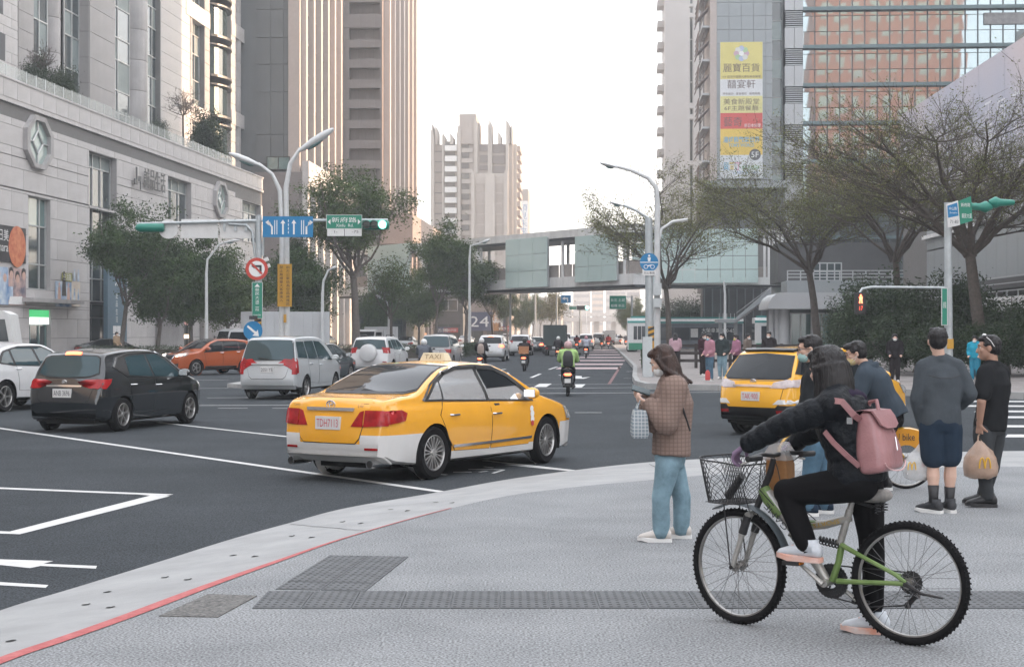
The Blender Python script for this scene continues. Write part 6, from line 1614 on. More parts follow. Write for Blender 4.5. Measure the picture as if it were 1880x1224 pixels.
# ------------------------------------------------------------------ people
SK = mat('skin', (0.50, 0.32, 0.24), rough=.5, var=.05, scale=8)
SKL = mat('pale_skin', (0.56, 0.37, 0.29), rough=.5, var=.06, scale=8)
SKD = mat('tan_skin', (0.36, 0.21, 0.15), rough=.5, var=.05, scale=8)
HAIR = mat('black_hair', (0.012, 0.011, 0.012), rough=.42, var=.3, scale=30, bump=.5, bscale=120, stretch=(1, 1, .08))
HAIRB = mat('brown_hair', (0.018, 0.012, 0.011), rough=.4, var=0, col2=(.055, .026, .018), scale=14, bump=.5, bscale=120, stretch=(1, 1, .1))
def cloth(name, c, bump=.25, var=.12, rough=.85, **k): return mat(name, c, rough=rough, var=var, scale=5, bump=bump, bscale=160, spec=.08, **k)
def remesh(mb, voxel, smooth=4, fold=0.0, quilt=None, seed=0, chains=None):
 me = mb.mesh('r'); b_ = bmesh.new(); b_.from_mesh(me); bmesh.ops.recalc_face_normals(b_, faces=b_.faces); b_.to_mesh(me); b_.free()
 o = bpy.data.objects.new('r', me); COL.objects.link(o)
 md = o.modifiers.new('r', 'REMESH'); md.mode = 'VOXEL'; md.voxel_size = voxel; md.adaptivity = 0
 if smooth: s_ = o.modifiers.new('s', 'SMOOTH'); s_.factor = .6; s_.iterations = smooth
 ev = bpy.data.meshes.new_from_object(o.evaluated_get(bpy.context.evaluated_depsgraph_get()))
 bpy.data.objects.remove(o); bpy.data.meshes.remove(me)
 if fold or quilt:
  n = len(ev.vertices); co = np.empty(n*3, 'f'); ev.vertices.foreach_get('co', co); co = co.reshape(-1, 3)
  no = np.empty(n*3, 'f'); ev.vertices.foreach_get('normal', no); no = no.reshape(-1, 3)
  rs = np.random.RandomState(seed+3); d = np.zeros(n)
  for k in range(9):
   kv = rs.normal(size=3); kv /= np.linalg.norm(kv); kv[2] *= .8; f = rs.uniform(18, 60)
   ph = 1.3*np.sin(co @ rs.normal(size=3)*9 + rs.uniform(0, 6))
   d += np.sin(co @ kv*f + ph + rs.uniform(0, 6))*(22/f)
  d = d/3.0; d = np.sign(d)*np.abs(d)**1.3
  disp = fold*d
  if seed == 4: m0 = co.mean(0); th = np.arctan2(co[:, 1]-m0[1], co[:, 0]-m0[0]); disp = disp + .0022*np.sin(46*th+3*np.sin(co[:, 2]*14)) + .0014*np.sin(97*th)
  if quilt:
   pitch, amp = quilt; best = np.full(n, 1e9); sv = np.zeros(n)
   for ch in chains:
    s0 = 0
    for (a, b2) in zip(ch, ch[1:]):
     a_, bb = np.array(a), np.array(b2); L_ = np.linalg.norm(bb-a_); t = np.clip(((co-a_) @ (bb-a_))/L_**2, 0, 1)
     dist = np.linalg.norm(co-(a_+np.outer(t, bb-a_)), axis=1); m_ = dist < best; best[m_] = dist[m_]; sv[m_] = s0+t[m_]*L_; s0 += L_
   disp = disp + amp*(np.abs(np.sin(np.pi*sv/pitch + .5*np.sin(co[:, 0]*23)+.3*np.sin(co[:, 2]*31)))**.45 - .6)
  co = co + no*disp[:, None]; ev.vertices.foreach_set('co', co.astype('f').ravel()); ev.update()
 return ev
def link(me, name, m, parent, loc=None):
 me.materials.clear(); me.materials.append(m); me.polygons.foreach_set('use_smooth', [True]*len(me.polygons)); me.name = name
 o = bpy.data.objects.new(name, me); COL.objects.link(o); o.parent = parent
 if loc is not None: o.location = loc
 return o
def limb(mb, pts, rs, n=12):
 """tapered limb with rounded joints"""
 k = 5; P_ = []; R_ = []
 for i in range(len(pts)-1):
  for j in range(k): t = j/k; P_.append(Vector(pts[i]).lerp(Vector(pts[i+1]), t)); R_.append(rs[i]+(rs[i+1]-rs[i])*t)
 P_.append(Vector(pts[-1])); R_.append(rs[-1]); mb.tube(P_, R_, n)
 for p, r_ in zip(pts, rs): mb.ell(p, r_*.995, 12, 8)
def spine(mb, rings, side):
 """torso from rings (centre, depth radius, half width); side = unit vector to the person's left"""
 side = Vector(side).normalized(); rr = []; n = 20
 cs = [Vector(r_[0]) for r_ in rings]
 for i, (c, a, b_) in enumerate(rings):
  d = (cs[min(i+1, len(cs)-1)]-cs[max(i-1, 0)]).normalized(); f = side.cross(d).normalized()
  ring = []
  for j in range(n):
   t = 2*math.pi*j/n; ct, st = math.cos(t), math.sin(t); e = .85
   ring.append(Vector(c) + side*(b_*math.copysign(abs(ct)**e, ct)) + f*(a*math.copysign(abs(st)**e, st)))
  rr.append(ring)
 mb.loft(rr)
def basis(fwd, pitch=0.0, roll=0.0):
 f = Vector(fwd).normalized(); up = Vector((0, 0, 1)); l = up.cross(f).normalized()
 M_ = Matrix((f, l, up)).transposed(); return (M_ @ Euler((roll, pitch, 0)).to_matrix())
def head(mb, c, B_, s=1.0, ears=True):
 """skull, jaw, nose, lips, brow and ears; B_ is a 3x3 with x = where the face points"""
 c = Vector(c); q = lambda x, y, z: c + B_ @ Vector((x*s, y*s, z*s))
 mb.ell(q(-.012, 0, .035), (.098*s, .078*s, .088*s), 18, 12, rot=B_); mb.ell(q(.028, 0, -.03), (.066*s, .062*s, .078*s), 16, 10, rot=B_)
 mb.ell(q(.052, 0, -.082), (.036*s, .034*s, .026*s), 12, 8, rot=B_)
 mb.tube([q(.084, 0, .022), q(.104, 0, -.012), q(.108, 0, -.026), q(.09, 0, -.034)], [.009*s, .012*s, .016*s, .010*s], 8)
 mb.ell(q(.083, 0, -.055), (.014*s, .024*s, .007*s), 8, 6, rot=B_); mb.ell(q(.081, 0, -.067), (.014*s, .021*s, .008*s), 8, 6, rot=B_)
 mb.tube([q(.078, .042, .034), q(.088, .015, .034), q(.088, -.015, .034), q(.078, -.042, .034)], .012*s, 8)
 for sg in (-1, 1):
  mb.ell(q(.06, .045*sg, -.012), (.026*s, .020*s, .022*s), 8, 6, rot=B_)
  if ears: mb.ell(q(-.005, .078*sg, 0), (.018*s, .010*s, .032*s), 10, 8, rot=B_)
def face_bits(t, c, B_, s=1.0):
 c = Vector(c); q = lambda x, y, z: c + B_ @ Vector((x*s, y*s, z*s))
 e = MB(); p = MB(); br = MB()
 for sg in (-1, 1):
  e.ell(q(.076, .031*sg, .014), (.010*s, .014*s, .008*s), 8, 6, rot=B_); p.ell(q(.084, .031*sg, .014), (.004*s, .007*s, .007*s), 6, 5, rot=B_)
  br.tube([q(.084, .048*sg, .036), q(.094, .03*sg, .042), q(.094, .014*sg, .037)], .004*s, 5)
 e.build('eye', mat('eye_white', (.6, .58, .55), rough=.3, var=0), t, kind='stuff') if False else e.build('eyes', mat('eye_white', (.6, .58, .55), rough=.3, var=0), t)
 p.build('pupils', M_black, t); br.build('eyebrows', HAIR, t)
def hand(mb, w_, d, palm, s=1.0, curl=.5, spread=.25, thumb=1):
 """palm, four unequal bent fingers and a thumb; d = towards the fingers, palm = palm normal"""
 w_ = Vector(w_); d = Vector(d).normalized(); n_ = Vector(palm); n_ = (n_ - d*n_.dot(d)).normalized(); sd_ = d.cross(n_)*thumb
 mb.loft([[w_+d*(x*s)+sd_*(y*hw*s)+n_*(z*.013*s) for (y, z) in ((1,0),(.7,1),(-.7,1),(-1,0),(-.7,-1),(.7,-1))] for (x, hw) in ((-.01,.024),(.02,.032),(.055,.040),(.085,.040))])
 for k, (L_, off_) in enumerate(((.068, .032), (.076, .011), (.070, -.011), (.055, -.031))):
  p = w_+d*(.07*s)+sd_*(off_*s); dir_ = (d + sd_*(off_*spread*6)).normalized(); pts = [p]
  for j, f in enumerate((.45, .32, .25)):
   a = curl*(j+.6)*.9; v = dir_*math.cos(a) + n_*math.sin(a); pts.append(pts[-1]+v*(L_*f*s*1.15))
  mb.tube(pts, [.0105*s, .0098*s, .0090*s, .0078*s], 7); mb.ell(pts[-1], .0078*s, 7, 5)
 p = w_+d*(.018*s)+sd_*(.026*s); pts = [p]
 for j, f in enumerate((.040, .032, .026)):
  v = (d*.75+sd_*(.75-.3*j)+n_*(curl*(.3+.4*j))).normalized(); pts.append(pts[-1]+v*(f*s))
 mb.tube(pts, [.015*s, .0125*s, .011*s, .009*s], 7); mb.ell(pts[-1], .009*s, 7, 5)
def shoe(t, ankle, toe_dir, up_m, sole_m, s=1.0, zg=0.0, name='shoe', pitch=0.0):
 a = Vector(ankle); f = Vector((toe_dir[0], toe_dir[1], 0)).normalized(); l = Vector((-f.y, f.x, 0)); base = Vector((a.x, a.y, zg))
 B_ = Matrix((f, l, Vector((0, 0, 1)))).transposed() @ Euler((0, pitch, 0)).to_matrix()
 q = lambda x, y, z: base + B_ @ Vector((x*s, y*s, z*s))
 mb = MB(); mb.loft([[q(x, w_*math.cos(2*math.pi*k/12), z0+h_*(.5+.5*math.sin(2*math.pi*k/12))) for k in range(12)] for (x, w_, z0, h_) in
  ((-.085,.024,.03,.05),(-.07,.036,.022,.085),(-.03,.040,.022,.10),(.02,.042,.022,.092),(.08,.046,.022,.065),(.13,.046,.022,.05),(.165,.036,.022,.038),(.18,.02,.024,.02))])
 mb.tube([q(-.02, 0, .06), q(-.025, 0, .125)], [.046*s, .043*s], 12)
 o = mb.build(name, up_m, t, smooth=True)
 sm = MB(); out_ = [(-.092,.0),(-.085,.03),(-.04,.042),(.03,.044),(.10,.050),(.15,.044),(.18,.022),(.188,0)]; pl_ = [(x, y) for x, y in out_] + [(x, -y) for x, y in reversed(out_[1:-1])]
 sm.loft([[q(x, y, z+(.012 if x > .14 else 0)*(1)) for (x, y) in reversed(pl_)] for z in (0.0, .028)]); sm.build('sole', sole_m, o)
 lc = MB()
 for k in range(4): lc.tube([q(.03+.022*k, -.022, .108-.012*k), q(.038+.022*k, .022, .108-.012*k)], .0035*s, 5)
 lc.build('laces', sole_m, o); return o
M_nk = {}
class Fig:
 """a figure whose joints are read off the photograph at its own distance"""
 def __init__(s, label, px, py_foot, Z=None, cat_='person', group=None, z=0.0, k=1.0):
  s.Z = Z or (EYE-z)*F/(py_foot-HZ); s.o = Vector((X(px, s.Z), s.Z, z)); s.t = thing('person', label, cat_, s.o, 0, group); s.k = k
 def J(s, px, py, d=0.0): return P(px, py, s.Z+d) - s.o
def skin_body(fig, J, m, s=1.0, voxel=.007, hands=None, headB=None, rad=1.0, ears=True):
 """one continuous body: head, neck, trunk, arms, hands, legs"""
 mb = MB(); k = s*rad
 head(mb, J['head'], headB, s, ears)
 mb.tube([J['neck'], Vector(J['head'])+headB @ Vector((-.02*s, 0, -.04*s))], [.056*k, .052*k], 12)
 side = (Vector(J['shL'])-Vector(J['shR'])).normalized()
 ch, pe, nk = Vector(J['chest']), Vector(J['pelvis']), Vector(J['neck'])
 spine(mb, [(pe-(ch-pe)*.25, .07*k, .11*k), (pe, .09*k, .14*k), (pe.lerp(ch, .5), .085*k, .12*k), (ch, .095*k, .145*k), (ch.lerp(nk, .7), .07*k, .13*k), (nk, .05*k, .055*k)], side)
 for a in 'LR':
  limb(mb, [J['sh'+a], J['el'+a], J['wr'+a]], [.050*k, .040*k, .027*k]); limb(mb, [J['hip'+a], J['kn'+a], J['an'+a]], [.085*k, .055*k, .036*k])
  mb.tube([Vector(J['kn'+a]).lerp(Vector(J['an'+a]), .1), Vector(J['kn'+a]).lerp(Vector(J['an'+a]), .35), Vector(J['kn'+a]).lerp(Vector(J['an'+a]), .7)], [.052*k, .058*k, .040*k], 10)
  if hands and hands.get(a): hd = hands[a]; hand(mb, J['wr'+a], hd[0], hd[1], s, hd[2], thumb=hd[3] if len(hd) > 3 else 1)
 return link(remesh(mb, voxel, 3), 'body', m, fig.t)
def top(fig, J, m, name='jacket', s=1.0, bulk=.03, sleeve=1.0, hem=0.0, voxel=.012, fold=.006, quilt=None, collar=True, seed=1, arm=1.0, hemw=1.0):
 mb = MB(); side = (Vector(J['shL'])-Vector(J['shR'])).normalized(); ch, pe, nk = Vector(J['chest']), Vector(J['pelvis']), Vector(J['neck']); b_ = bulk; dn = (pe-ch).normalized()
 spine(mb, [(pe+dn*hem, (.10+b_)*hemw, (.15+b_)*hemw), (pe, .105+b_, .155+b_), (pe.lerp(ch, .45), .10+b_, .145+b_), (ch, .11+b_, .165+b_), (ch.lerp(nk, .65), .08+b_, .15+b_*.7), (nk, .06+b_*.3, .075+b_*.3)], side)
 chains = [[pe+dn*hem, pe, ch, nk]]
 for a in 'LR':
  S_, E_, W_ = Vector(J['sh'+a]), Vector(J['el'+a]), Vector(J['wr'+a]); ra = [(.058+b_*.8)*arm, (.046+b_*.7)*arm, (.036+b_*.55)*arm]
  if sleeve >= 1: limb(mb, [S_, E_, E_.lerp(W_, sleeve-.12 if sleeve > 1 else .93)], ra); chains.append([S_, E_, W_])
  else: limb(mb, [S_, S_.lerp(E_, sleeve)], [ra[0], ra[0]*.98]); chains.append([S_, E_])
  limb(mb, [Vector(J['neck']).lerp(S_, .25), S_], [.062+b_*.5, .058+b_*.8])
 if collar: mb.tube([nk, nk+(nk-ch).normalized()*.05], [.078+b_*.3, .072+b_*.2], 14)
 me = remesh(mb, voxel, 5, fold, quilt, seed, chains); return link(me, name, m, fig.t)
def bottom(fig, J, m, name='trousers', s=1.0, bulk=.015, length=1.0, voxel=.012, fold=.005, seed=2, cuff=1.0):
 mb = MB(); side = (Vector(J['hipL'])-Vector(J['hipR'])).normalized(); ch, pe = Vector(J['chest']), Vector(J['pelvis']); up = (ch-pe).normalized(); hc = (Vector(J['hipL'])+Vector(J['hipR']))/2
 spine(mb, [(hc-up*.03, .095+bulk, .14+bulk), (hc+up*.04, .11+bulk, .155+bulk), (pe+up*.06, .10+bulk, .145+bulk)], side)
 for a in 'LR':
  H_, K_, A_ = Vector(J['hip'+a]), Vector(J['kn'+a]), Vector(J['an'+a]); r_ = [.092+bulk, .062+bulk, (.046+bulk)*cuff]
  if length >= 1: limb(mb, [H_, K_, K_.lerp(A_, .96)], r_)
  else: limb(mb, [H_, H_.lerp(K_, length)], [r_[0], (r_[1]+.018)])
 return link(remesh(mb, voxel, 4, fold, None, seed), name, m, fig.t)
def hair_cap(fig, c, B_, m, s=1.0, extra=None, voxel=.008, front=.03):
 c = Vector(c); q = lambda x, y, z: c + B_ @ Vector((x*s, y*s, z*s)); mb = MB()
 mb.ell(q(-.025, 0, .052), (.100*s, .088*s, .085*s), 18, 12, rot=B_); mb.ell(q(-.045, 0, .01), (.075*s, .082*s, .085*s), 16, 10, rot=B_); mb.ell(q(front, 0, .095), (.062*s, .066*s, .034*s), 14, 8, rot=B_)
 rs = random.Random(5)
 for k in range(26):
  a = rs.uniform(0, 6.28); zz_ = rs.uniform(.03, .12); r_ = .09*(1-(zz_/.16)**2)**.5; p0 = q(-.02+r_*math.cos(a)*.9, r_*math.sin(a)*.9, zz_); mb.ell(p0, (.022*s, .022*s, .016*s), 6, 5)
 if extra: extra(mb, q)
 return link(remesh(mb, voxel, 2, .0018, None, 4), 'hair', m, fig.t)
def face_mask(fig, c, B_, m, s=1.0):
 c = Vector(c); q = lambda x, y, z: c + B_ @ Vector((x*s, y*s, z*s)); mb = MB()
 mb.ell(q(.052, 0, -.055), (.062*s, .060*s, .050*s), 16, 10, rot=B_)
 o = mb.build('face_mask', m, fig.t, smooth=True)
 st = MB()
 for sg in (-1, 1):
  for z in (-.035, -.07): st.tube([q(.06, .056*sg, z), q(.02, .078*sg, (z-.02)/2), q(-.01, .086*sg, 0)], .0022*s, 4)
 st.build('mask_loop', M_white, o); return o
def glasses(fig, c, B_, m, s=1.0):
 c = Vector(c); q = lambda x, y, z: c + B_ @ Vector((x*s, y*s, z*s)); mb = MB()
 for sg in (-1, 1):
  mb.tube([q(.104, .032*sg+.022*math.cos(2*math.pi*k/14), .012+.017*math.sin(2*math.pi*k/14)) for k in range(15)], .0028*s, 5, cap=False)
  mb.tube([q(.104, .054*sg, .016), q(.05, .080*sg, .014), q(-.01, .090*sg, .008)], .0028*s, 5)
 mb.tube([q(.106, -.010, .016), q(.106, .010, .016)], .0028*s, 5)
 return mb.build('glasses', m, fig.t)
def sock(fig, J, a, m, h=.14, r_=.046):
 A_, K_ = Vector(J['an'+a]), Vector(J['kn'+a]); d = (K_-A_).normalized()
 return MB().tube([A_-d*.03, A_+d*.03, A_+d*h], [r_, r_, r_*1.18], 12).build('sock', m, fig.t, smooth=True)
# ---- woman in a plaid shirt, looking at her phone
def plaid(name, base, line, sx=28.0, w1=.16):
 m = mat(name, base, rough=.9, var=.08, scale=6, spec=.2, bump=.2, bscale=200); n = m.node_tree; b = n.nodes['Principled BSDF']; lk = b.inputs['Base Color'].links[0].from_socket
 tc = [x for x in n.nodes if x.type == 'TEX_COORD'][0]; last = lk
 for ax in ('X', 'Z'):
  wv = n.nodes.new('ShaderNodeTexWave'); wv.wave_type = 'BANDS'; wv.bands_direction = ax; wv.inputs['Scale'].default_value = sx*.16; wv.inputs['Distortion'].default_value = .6; wv.inputs['Detail Scale'].default_value = .6
  n.links.new(tc.outputs['Object'], wv.inputs['Vector']); rp = n.nodes.new('ShaderNodeValToRGB'); rp.color_ramp.elements[0].position = 1-w1-.12; rp.color_ramp.elements[1].position = 1-w1
  n.links.new(wv.outputs[0], rp.inputs[0]); mx = n.nodes.new('ShaderNodeMix'); mx.data_type = 'RGBA'; ml = n.nodes.new('ShaderNodeMath'); ml.operation = 'MULTIPLY'; ml.inputs[1].default_value = .75
  n.links.new(rp.outputs[0], ml.inputs[0]); n.links.new(ml.outputs[0], mx.inputs[0]); n.links.new(last, mx.inputs[6]); mx.inputs[7].default_value = (*line, 1); last = mx.outputs[2]
 n.links.new(last, b.inputs['Base Color']); return m
M_plaid = plaid('brown_plaid', (0.215, 0.155, 0.13), (0.150, 0.108, 0.094), 60)
M_jeans = cloth('light_denim', (0.17, 0.26, 0.31), var=.28)
M_jeansd = cloth('mid_denim', (0.075, 0.135, 0.19), var=.25)
M_wshoe = mat('off_white_leather', (0.50, 0.47, 0.44), rough=.6, var=.06)
g = Fig('woman in a brown plaid shirt and light jeans looking down at her phone', 1228, 991)
J = g.J
jw = dict(head=J(1217, 664), neck=J(1232, 697), chest=J(1236, 738), pelvis=J(1232, 835), shL=J(1240, 714, -.17), shR=J(1228, 712, .17), elL=J(1222, 778, -.24), wrL=J(1192, 742, -.13),
    elR=J(1200, 775, .12), wrR=J(1187, 733, .03), hipL=J(1226, 852, -.09), hipR=J(1234, 850, .09), knL=J(1214, 915, -.10), knR=J(1252, 912, .10), anL=J(1213, 977, -.10), anR=J(1250, 973, .12))
Bg = basis((-.96, .28, 0), R(28))
fd = Vector((-.96, .28, 0))
skin_body(g, jw, SKL, .98, hands={'L': ((-.9, .1, .35), (.1, .5, .8), .7), 'R': ((-.9, .0, .35), (.1, -.5, .8), .7, -1)}, headB=Bg)
face_bits(g.t, jw['head'], Bg, .98); face_mask(g, jw['head'], Bg, M_white, .98)
def longhair(mb, q):
 for (y, w_) in ((.055, .05), (-.055, .05), (0, .065), (.03, .055), (-.03, .055)):
  p0 = q(-.05, y, .02); mb.tube([p0, p0+Vector((.035, .0, -.10)), p0+Vector((.065, -.01, -.22)), p0+Vector((.075, -.02, -.35)), p0+Vector((.075, -.02, -.47))], [w_*1.1, w_*1.25, w_*1.25, w_*1.1, w_*.5], 9)
 for sg in (-1, 1):
  p0 = q(.02, .082*sg, .04); mb.tube([p0, q(.0, .092*sg, -.06), q(-.06, .09*sg, -.16), q(-.12, .08*sg, -.26)], [.022, .026, .028, .012], 8)
hair_cap(g, jw['head'], Bg, HAIRB, 1.0, longhair)
top(g, jw, M_plaid, 'plaid_shirt', bulk=.050, hem=-.005, fold=.007, hemw=1.02, arm=1.15, seed=5)
bottom(g, jw, M_jeans, 'jeans', bulk=.010, fold=.006, cuff=1.2)
for a in 'LR':
 sock(g, jw, a, M_white, .07, .036); shoe(g.t, jw['an'+a], (-.97, .1 if a == 'L' else .25), M_wshoe, M_white, 1.0, name='sneaker')
ph = MB().cbox(J(1177, 716, -.03), (.155, .012, .078), rx=R(-60), ry=R(18)).build('smartphone', mat('phone_case', (.03, .05, .055), rough=.25, var=0))
ph.location = g.o; tag(ph, 'dark smartphone held up in the hands of the woman in plaid', 'phone')
M_grid = plaid('blue_grey_grid_cloth', (0.21, 0.25, 0.28), (0.5, .52, .52), 70, .10)
tb = thing('tote_bag', 'grey gridded cloth tote bag hanging from the arm of the woman in plaid', 'bag', g.o)
b0 = J(1174, 803, -.10); b1 = J(1174, 752, -.10)
mb = MB(); mb.loft([[Vector((b0.x+sx*w_, b0.y+sy*d_, z)) for sx, sy in ((-1,-1),(1,-1),(1,1),(-1,1))] for (z, w_, d_) in ((b0.z, .055, .10), (b0.z+.04, .066, .12), (b1.z-.05, .058, .10), (b1.z, .045, .09))]); mb.build('bag_body', M_grid, tb, smooth=50)
for sg in (-1, 1): MB().tube([b1+Vector((-.03, sg*.06, 0)), b1+Vector((.01, sg*.04, .10)), jw['wrL']+Vector((.02, .02*sg, .0))], .007, 6).build('handle', M_grid, tb)
sbl = MB().tube([J(1225, 700, -.19), J(1252, 745, -.225), J(1266, 790, -.12)], .011, 6)
sbl.build('shoulder_strap', M_black, g.t)
# ---- man in a grey pullover seen from behind, carrying a bag
m1 = Fig('man in a grey pullover and navy shorts seen from behind with a takeaway bag', 1722, 941)
J = m1.J
jm = dict(head=J(1721, 628, 0), neck=J(1724, 662), chest=J(1727, 702), pelvis=J(1727, 775), shL=J(1697, 674, .0), shR=J(1756, 674, 0), elL=J(1685, 732, .0), wrL=J(1694, 782, .10),
    elR=J(1781, 722, -.02), wrR=J(1764, 745, .12), hipL=J(1711, 786), hipR=J(1743, 786), knL=J(1713, 852, .02), knR=J(1745, 850, .02), anL=J(1714, 916, -.01), anR=J(1743, 918, .04))
Bm = basis((.10, 1, 0), R(4))
skin_body(m1, jm, SKL, 1.05, hands={'L': ((-.1, .15, -1), (.9, .2, 0), 1.0), 'R': ((-.8, .5, -.2), (0, 1, 0), .5)}, headB=Bm, rad=1.02)
hair_cap(m1, jm['head'], Bm, HAIR, 1.02)
M_gfleece = cloth('slate_grey_fleece', (0.062, 0.072, 0.082))
top(m1, jm, M_gfleece, 'pullover', bulk=.036, hem=.03, fold=.006, seed=9)
MB().tube([jm['shL']+Vector((0, -.135, -.07)), jm['chest']+Vector((-.05, -.165, .045)), jm['chest']+Vector((.05, -.165, .045)), jm['shR']+Vector((0, -.135, -.07))], .004, 5).build('yoke_seam', M_black, m1.t)
M_navyc = cloth('navy_cotton', (0.022, 0.035, 0.055))
bottom(m1, jm, M_navyc, 'shorts', bulk=.032, length=.80, fold=.005)
for a in 'LR':
 sock(m1, jm, a, M_black, .13, .0455)
 so_ = shoe(m1.t, jm['an'+a], (-.55, .65) if a == 'L' else (-.15, .9), mat('black_knit', (.03, .032, .036), rough=.7), M_white, 1.06, name='trainer')
# ---- man in a black polo shirt in profile
m2 = Fig('man in a black polo shirt with sunglasses on his head, rightmost in the group', 1812, 929)
J = m2.J
jp = dict(head=J(1815, 640), neck=J(1822, 671), chest=J(1826, 705), pelvis=J(1818, 778), shL=J(1810, 684, -.12), shR=J(1838, 684, .16), elL=J(1802, 738, -.20), wrL=J(1798, 779, -.14),
    elR=J(1842, 735, .2), wrR=J(1815, 765, .24), hipL=J(1808, 790, -.07), hipR=J(1826, 790, .09), knL=J(1806, 850, -.06), knR=J(1822, 850, .1), anL=J(1812, 912, -.06), anR=J(1806, 908, .16))
Bp = basis((-.96, .25, 0), R(2))
skin_body(m2, jp, SKD, 1.03, hands={'L': ((-.0, .05, -1), (.6, .5, 0), 1.1), 'R': ((-.6, .2, -.6), (0, -1, 0), .6)}, headB=Bp, rad=1.05)
face_bits(m2.t, jp['head'], Bp, 1.03); hair_cap(m2, jp['head'], Bp, HAIR, 1.0)
top(m2, jp, cloth('black_cotton', (0.018, 0.019, 0.021)), 'polo_shirt', bulk=.035, sleeve=.72, hem=.06, fold=.005, seed=12)
bottom(m2, jp, cloth('charcoal_twill', (0.048, 0.052, 0.056)), 'trousers', bulk=.018, fold=.008)
for a in 'LR': shoe(m2.t, jp['an'+a], (-.95, .1), M_black, M_black, 1.1, name='shoe')
wt_ = MB().tube([jp['wrL']+Vector((0, 0, .035)), jp['wrL']+Vector((0, 0, .06))], .036, 12).build('wristband', M_black, m2.t)
q = lambda x, y, z: Vector(jp['head']) + Bp @ Vector((x, y, z))
sg_ = MB(); sg_.tube([q(.02, .088, .115), q(-.02, .092, .075), q(-.05, .085, .02)], .004, 5); sg_.tube([q(.02, -.088, .115), q(-.05, -.085, .02)], .004, 5)
for s_ in (-1, 1): sg_.ell(q(.035, .04*s_, .135), (.02, .032, .012), 10, 6, rot=Bp)
sg_.build('sunglasses', M_white, m2.t)
M_film2 = mat('clear_plastic_bag', (0.62, 0.62, 0.62), rough=.25, var=.1, scale=20, alpha=.42, spec=.8)
M_bagbrown = mat('brown_paper', (0.42, 0.27, 0.18), rough=.8, var=.1)
M_yel = mat('print_yellow', (0.62, 0.36, 0.03), rough=.5, var=0)
M_bagpink = mat('pinkish_plastic_film', (0.48, 0.34, 0.26), rough=.3, var=.15, scale=12, alpha=.72)
def arch_mark(mb, c, s_):
 for dx in (-.55, .55):
  pts = [c+Vector((dx*s_+.5*s_*math.cos(math.pi*k/10), 0, (-.9+2.0*math.sin(math.pi*k/10))*s_)) for k in range(11)]; mb.tube(pts, s_*.15, 6)
def bag(label, o, hp, c, w_, h_, film, inner):
 t = thing('takeaway_bag', label, 'bag', o)
 mb = MB(); rs = random.Random(int(w_*1000)); rings = []
 for (f, k) in ((0, .55), (.08, .92), (.3, 1.0), (.55, .92), (.72, .70), (.86, .42), (1.0, .16)):
  rings.append([Vector((c.x+(hp.x-c.x)*max(0, f-.3)+w_/2*k*math.cos(2*math.pi*j/18)*(1+rs.uniform(-.07, .07)), c.y+w_*.36*k*math.sin(2*math.pi*j/18)*(1+rs.uniform(-.07, .07)), c.z-h_/2+h_*f+rs.uniform(-.006, .006))) for j in range(18)])
 mb.loft(rings, cap=False); mb.poly(list(reversed(rings[0]))); mb.build('film', film, t, smooth=True)
 topc = Vector((c.x+(hp.x-c.x)*.7, c.y, c.z+h_/2))
 for s_ in (-1, 1): MB().tube([topc+Vector((.02*s_, .0, -.05)), topc.lerp(hp, .6)+Vector((.012*s_, 0, 0)), hp+Vector((0, 0, -.01))], [.012, .008, .006], 6).build('handle', film, t)
 inner(t); return t
hp = jm['wrL']+Vector((0, .01, -.09)); c1_ = m1.J(1684, 848, .10)
def in1(t):
 for (dx, dz, w_, h_, m_) in ((.03, -.03, .13, .13, M_white), (-.07, -.03, .07, .12, M_white), (.11, -.03, .06, .14, mat('orange_stripe', (.6, .28, .05), rough=.5, var=.1))): MB().cbox(c1_+Vector((dx, 0, dz-.02)), (w_, .10, h_)).build('carton', m_, t)
 q = MB(); arch_mark(q, c1_+Vector((-.08, -.115, -.03)), .035); q.build('print', M_yel, t); MB().cbox(c1_+Vector((.04, -.055, -.02)), (.025, .008, .025)).build('print', M_redsign, t)
bag('clear takeaway bag with white cartons in the hand of the man in shorts', m1.o, hp, c1_, .27, .33, M_film2, in1)
hp2 = jp['wrL']+Vector((0, 0, -.08)); c2_ = m2.J(1801, 843, -.14)
def in2(t):
 MB().cbox(c2_+Vector((0, .0, -.05)), (.24, .13, .17)).build('carton', M_bagbrown, t); q = MB(); arch_mark(q, c2_+Vector((.0, -.125, -.03)), .05); q.build('print', M_yel, t)
bag('brownish takeaway bag with a yellow arch mark held by the man in the polo', m2.o, hp2, c2_, .33, .36, M_bagpink, in2)
# ---- man with glasses and mask behind the cyclist
m3 = Fig('man in a black jacket and blue jeans with glasses and mask behind the cyclist', 1494, 945)
J = m3.J
jk = dict(head=J(1486, 642), neck=J(1494, 675), chest=J(1502, 715), pelvis=J(1500, 795), shL=J(1496, 690, -.16), shR=J(1508, 690, .16), elL=J(1480, 745, -.22), wrL=J(1450, 790, -.2),
    elR=J(1492, 748, .2), wrR=J(1455, 785, .15), hipL=J(1496, 812, -.08), hipR=J(1504, 812, .08), knL=J(1488, 870, -.08), knR=J(1510, 870, .1), anL=J(1484, 930, -.08), anR=J(1512, 928, .12))
Bk = basis((-.96, .1, 0), R(8))
skin_body(m3, jk, SK, 1.03, hands={'L': ((-.9, 0, -.2), (0, 0, -1), .7), 'R': ((-.9, 0, -.2), (0, 0, -1), .7, -1)}, headB=Bk)
face_bits(m3.t, jk['head'], Bk, 1.03); hair_cap(m3, jk['head'], Bk, HAIR, 1.03); face_mask(m3, jk['head'], Bk, mat('pale_green_mask', (.30, .46, .44), rough=.8, var=.03), 1.03); glasses(m3, jk['head'], Bk, M_black, 1.03)
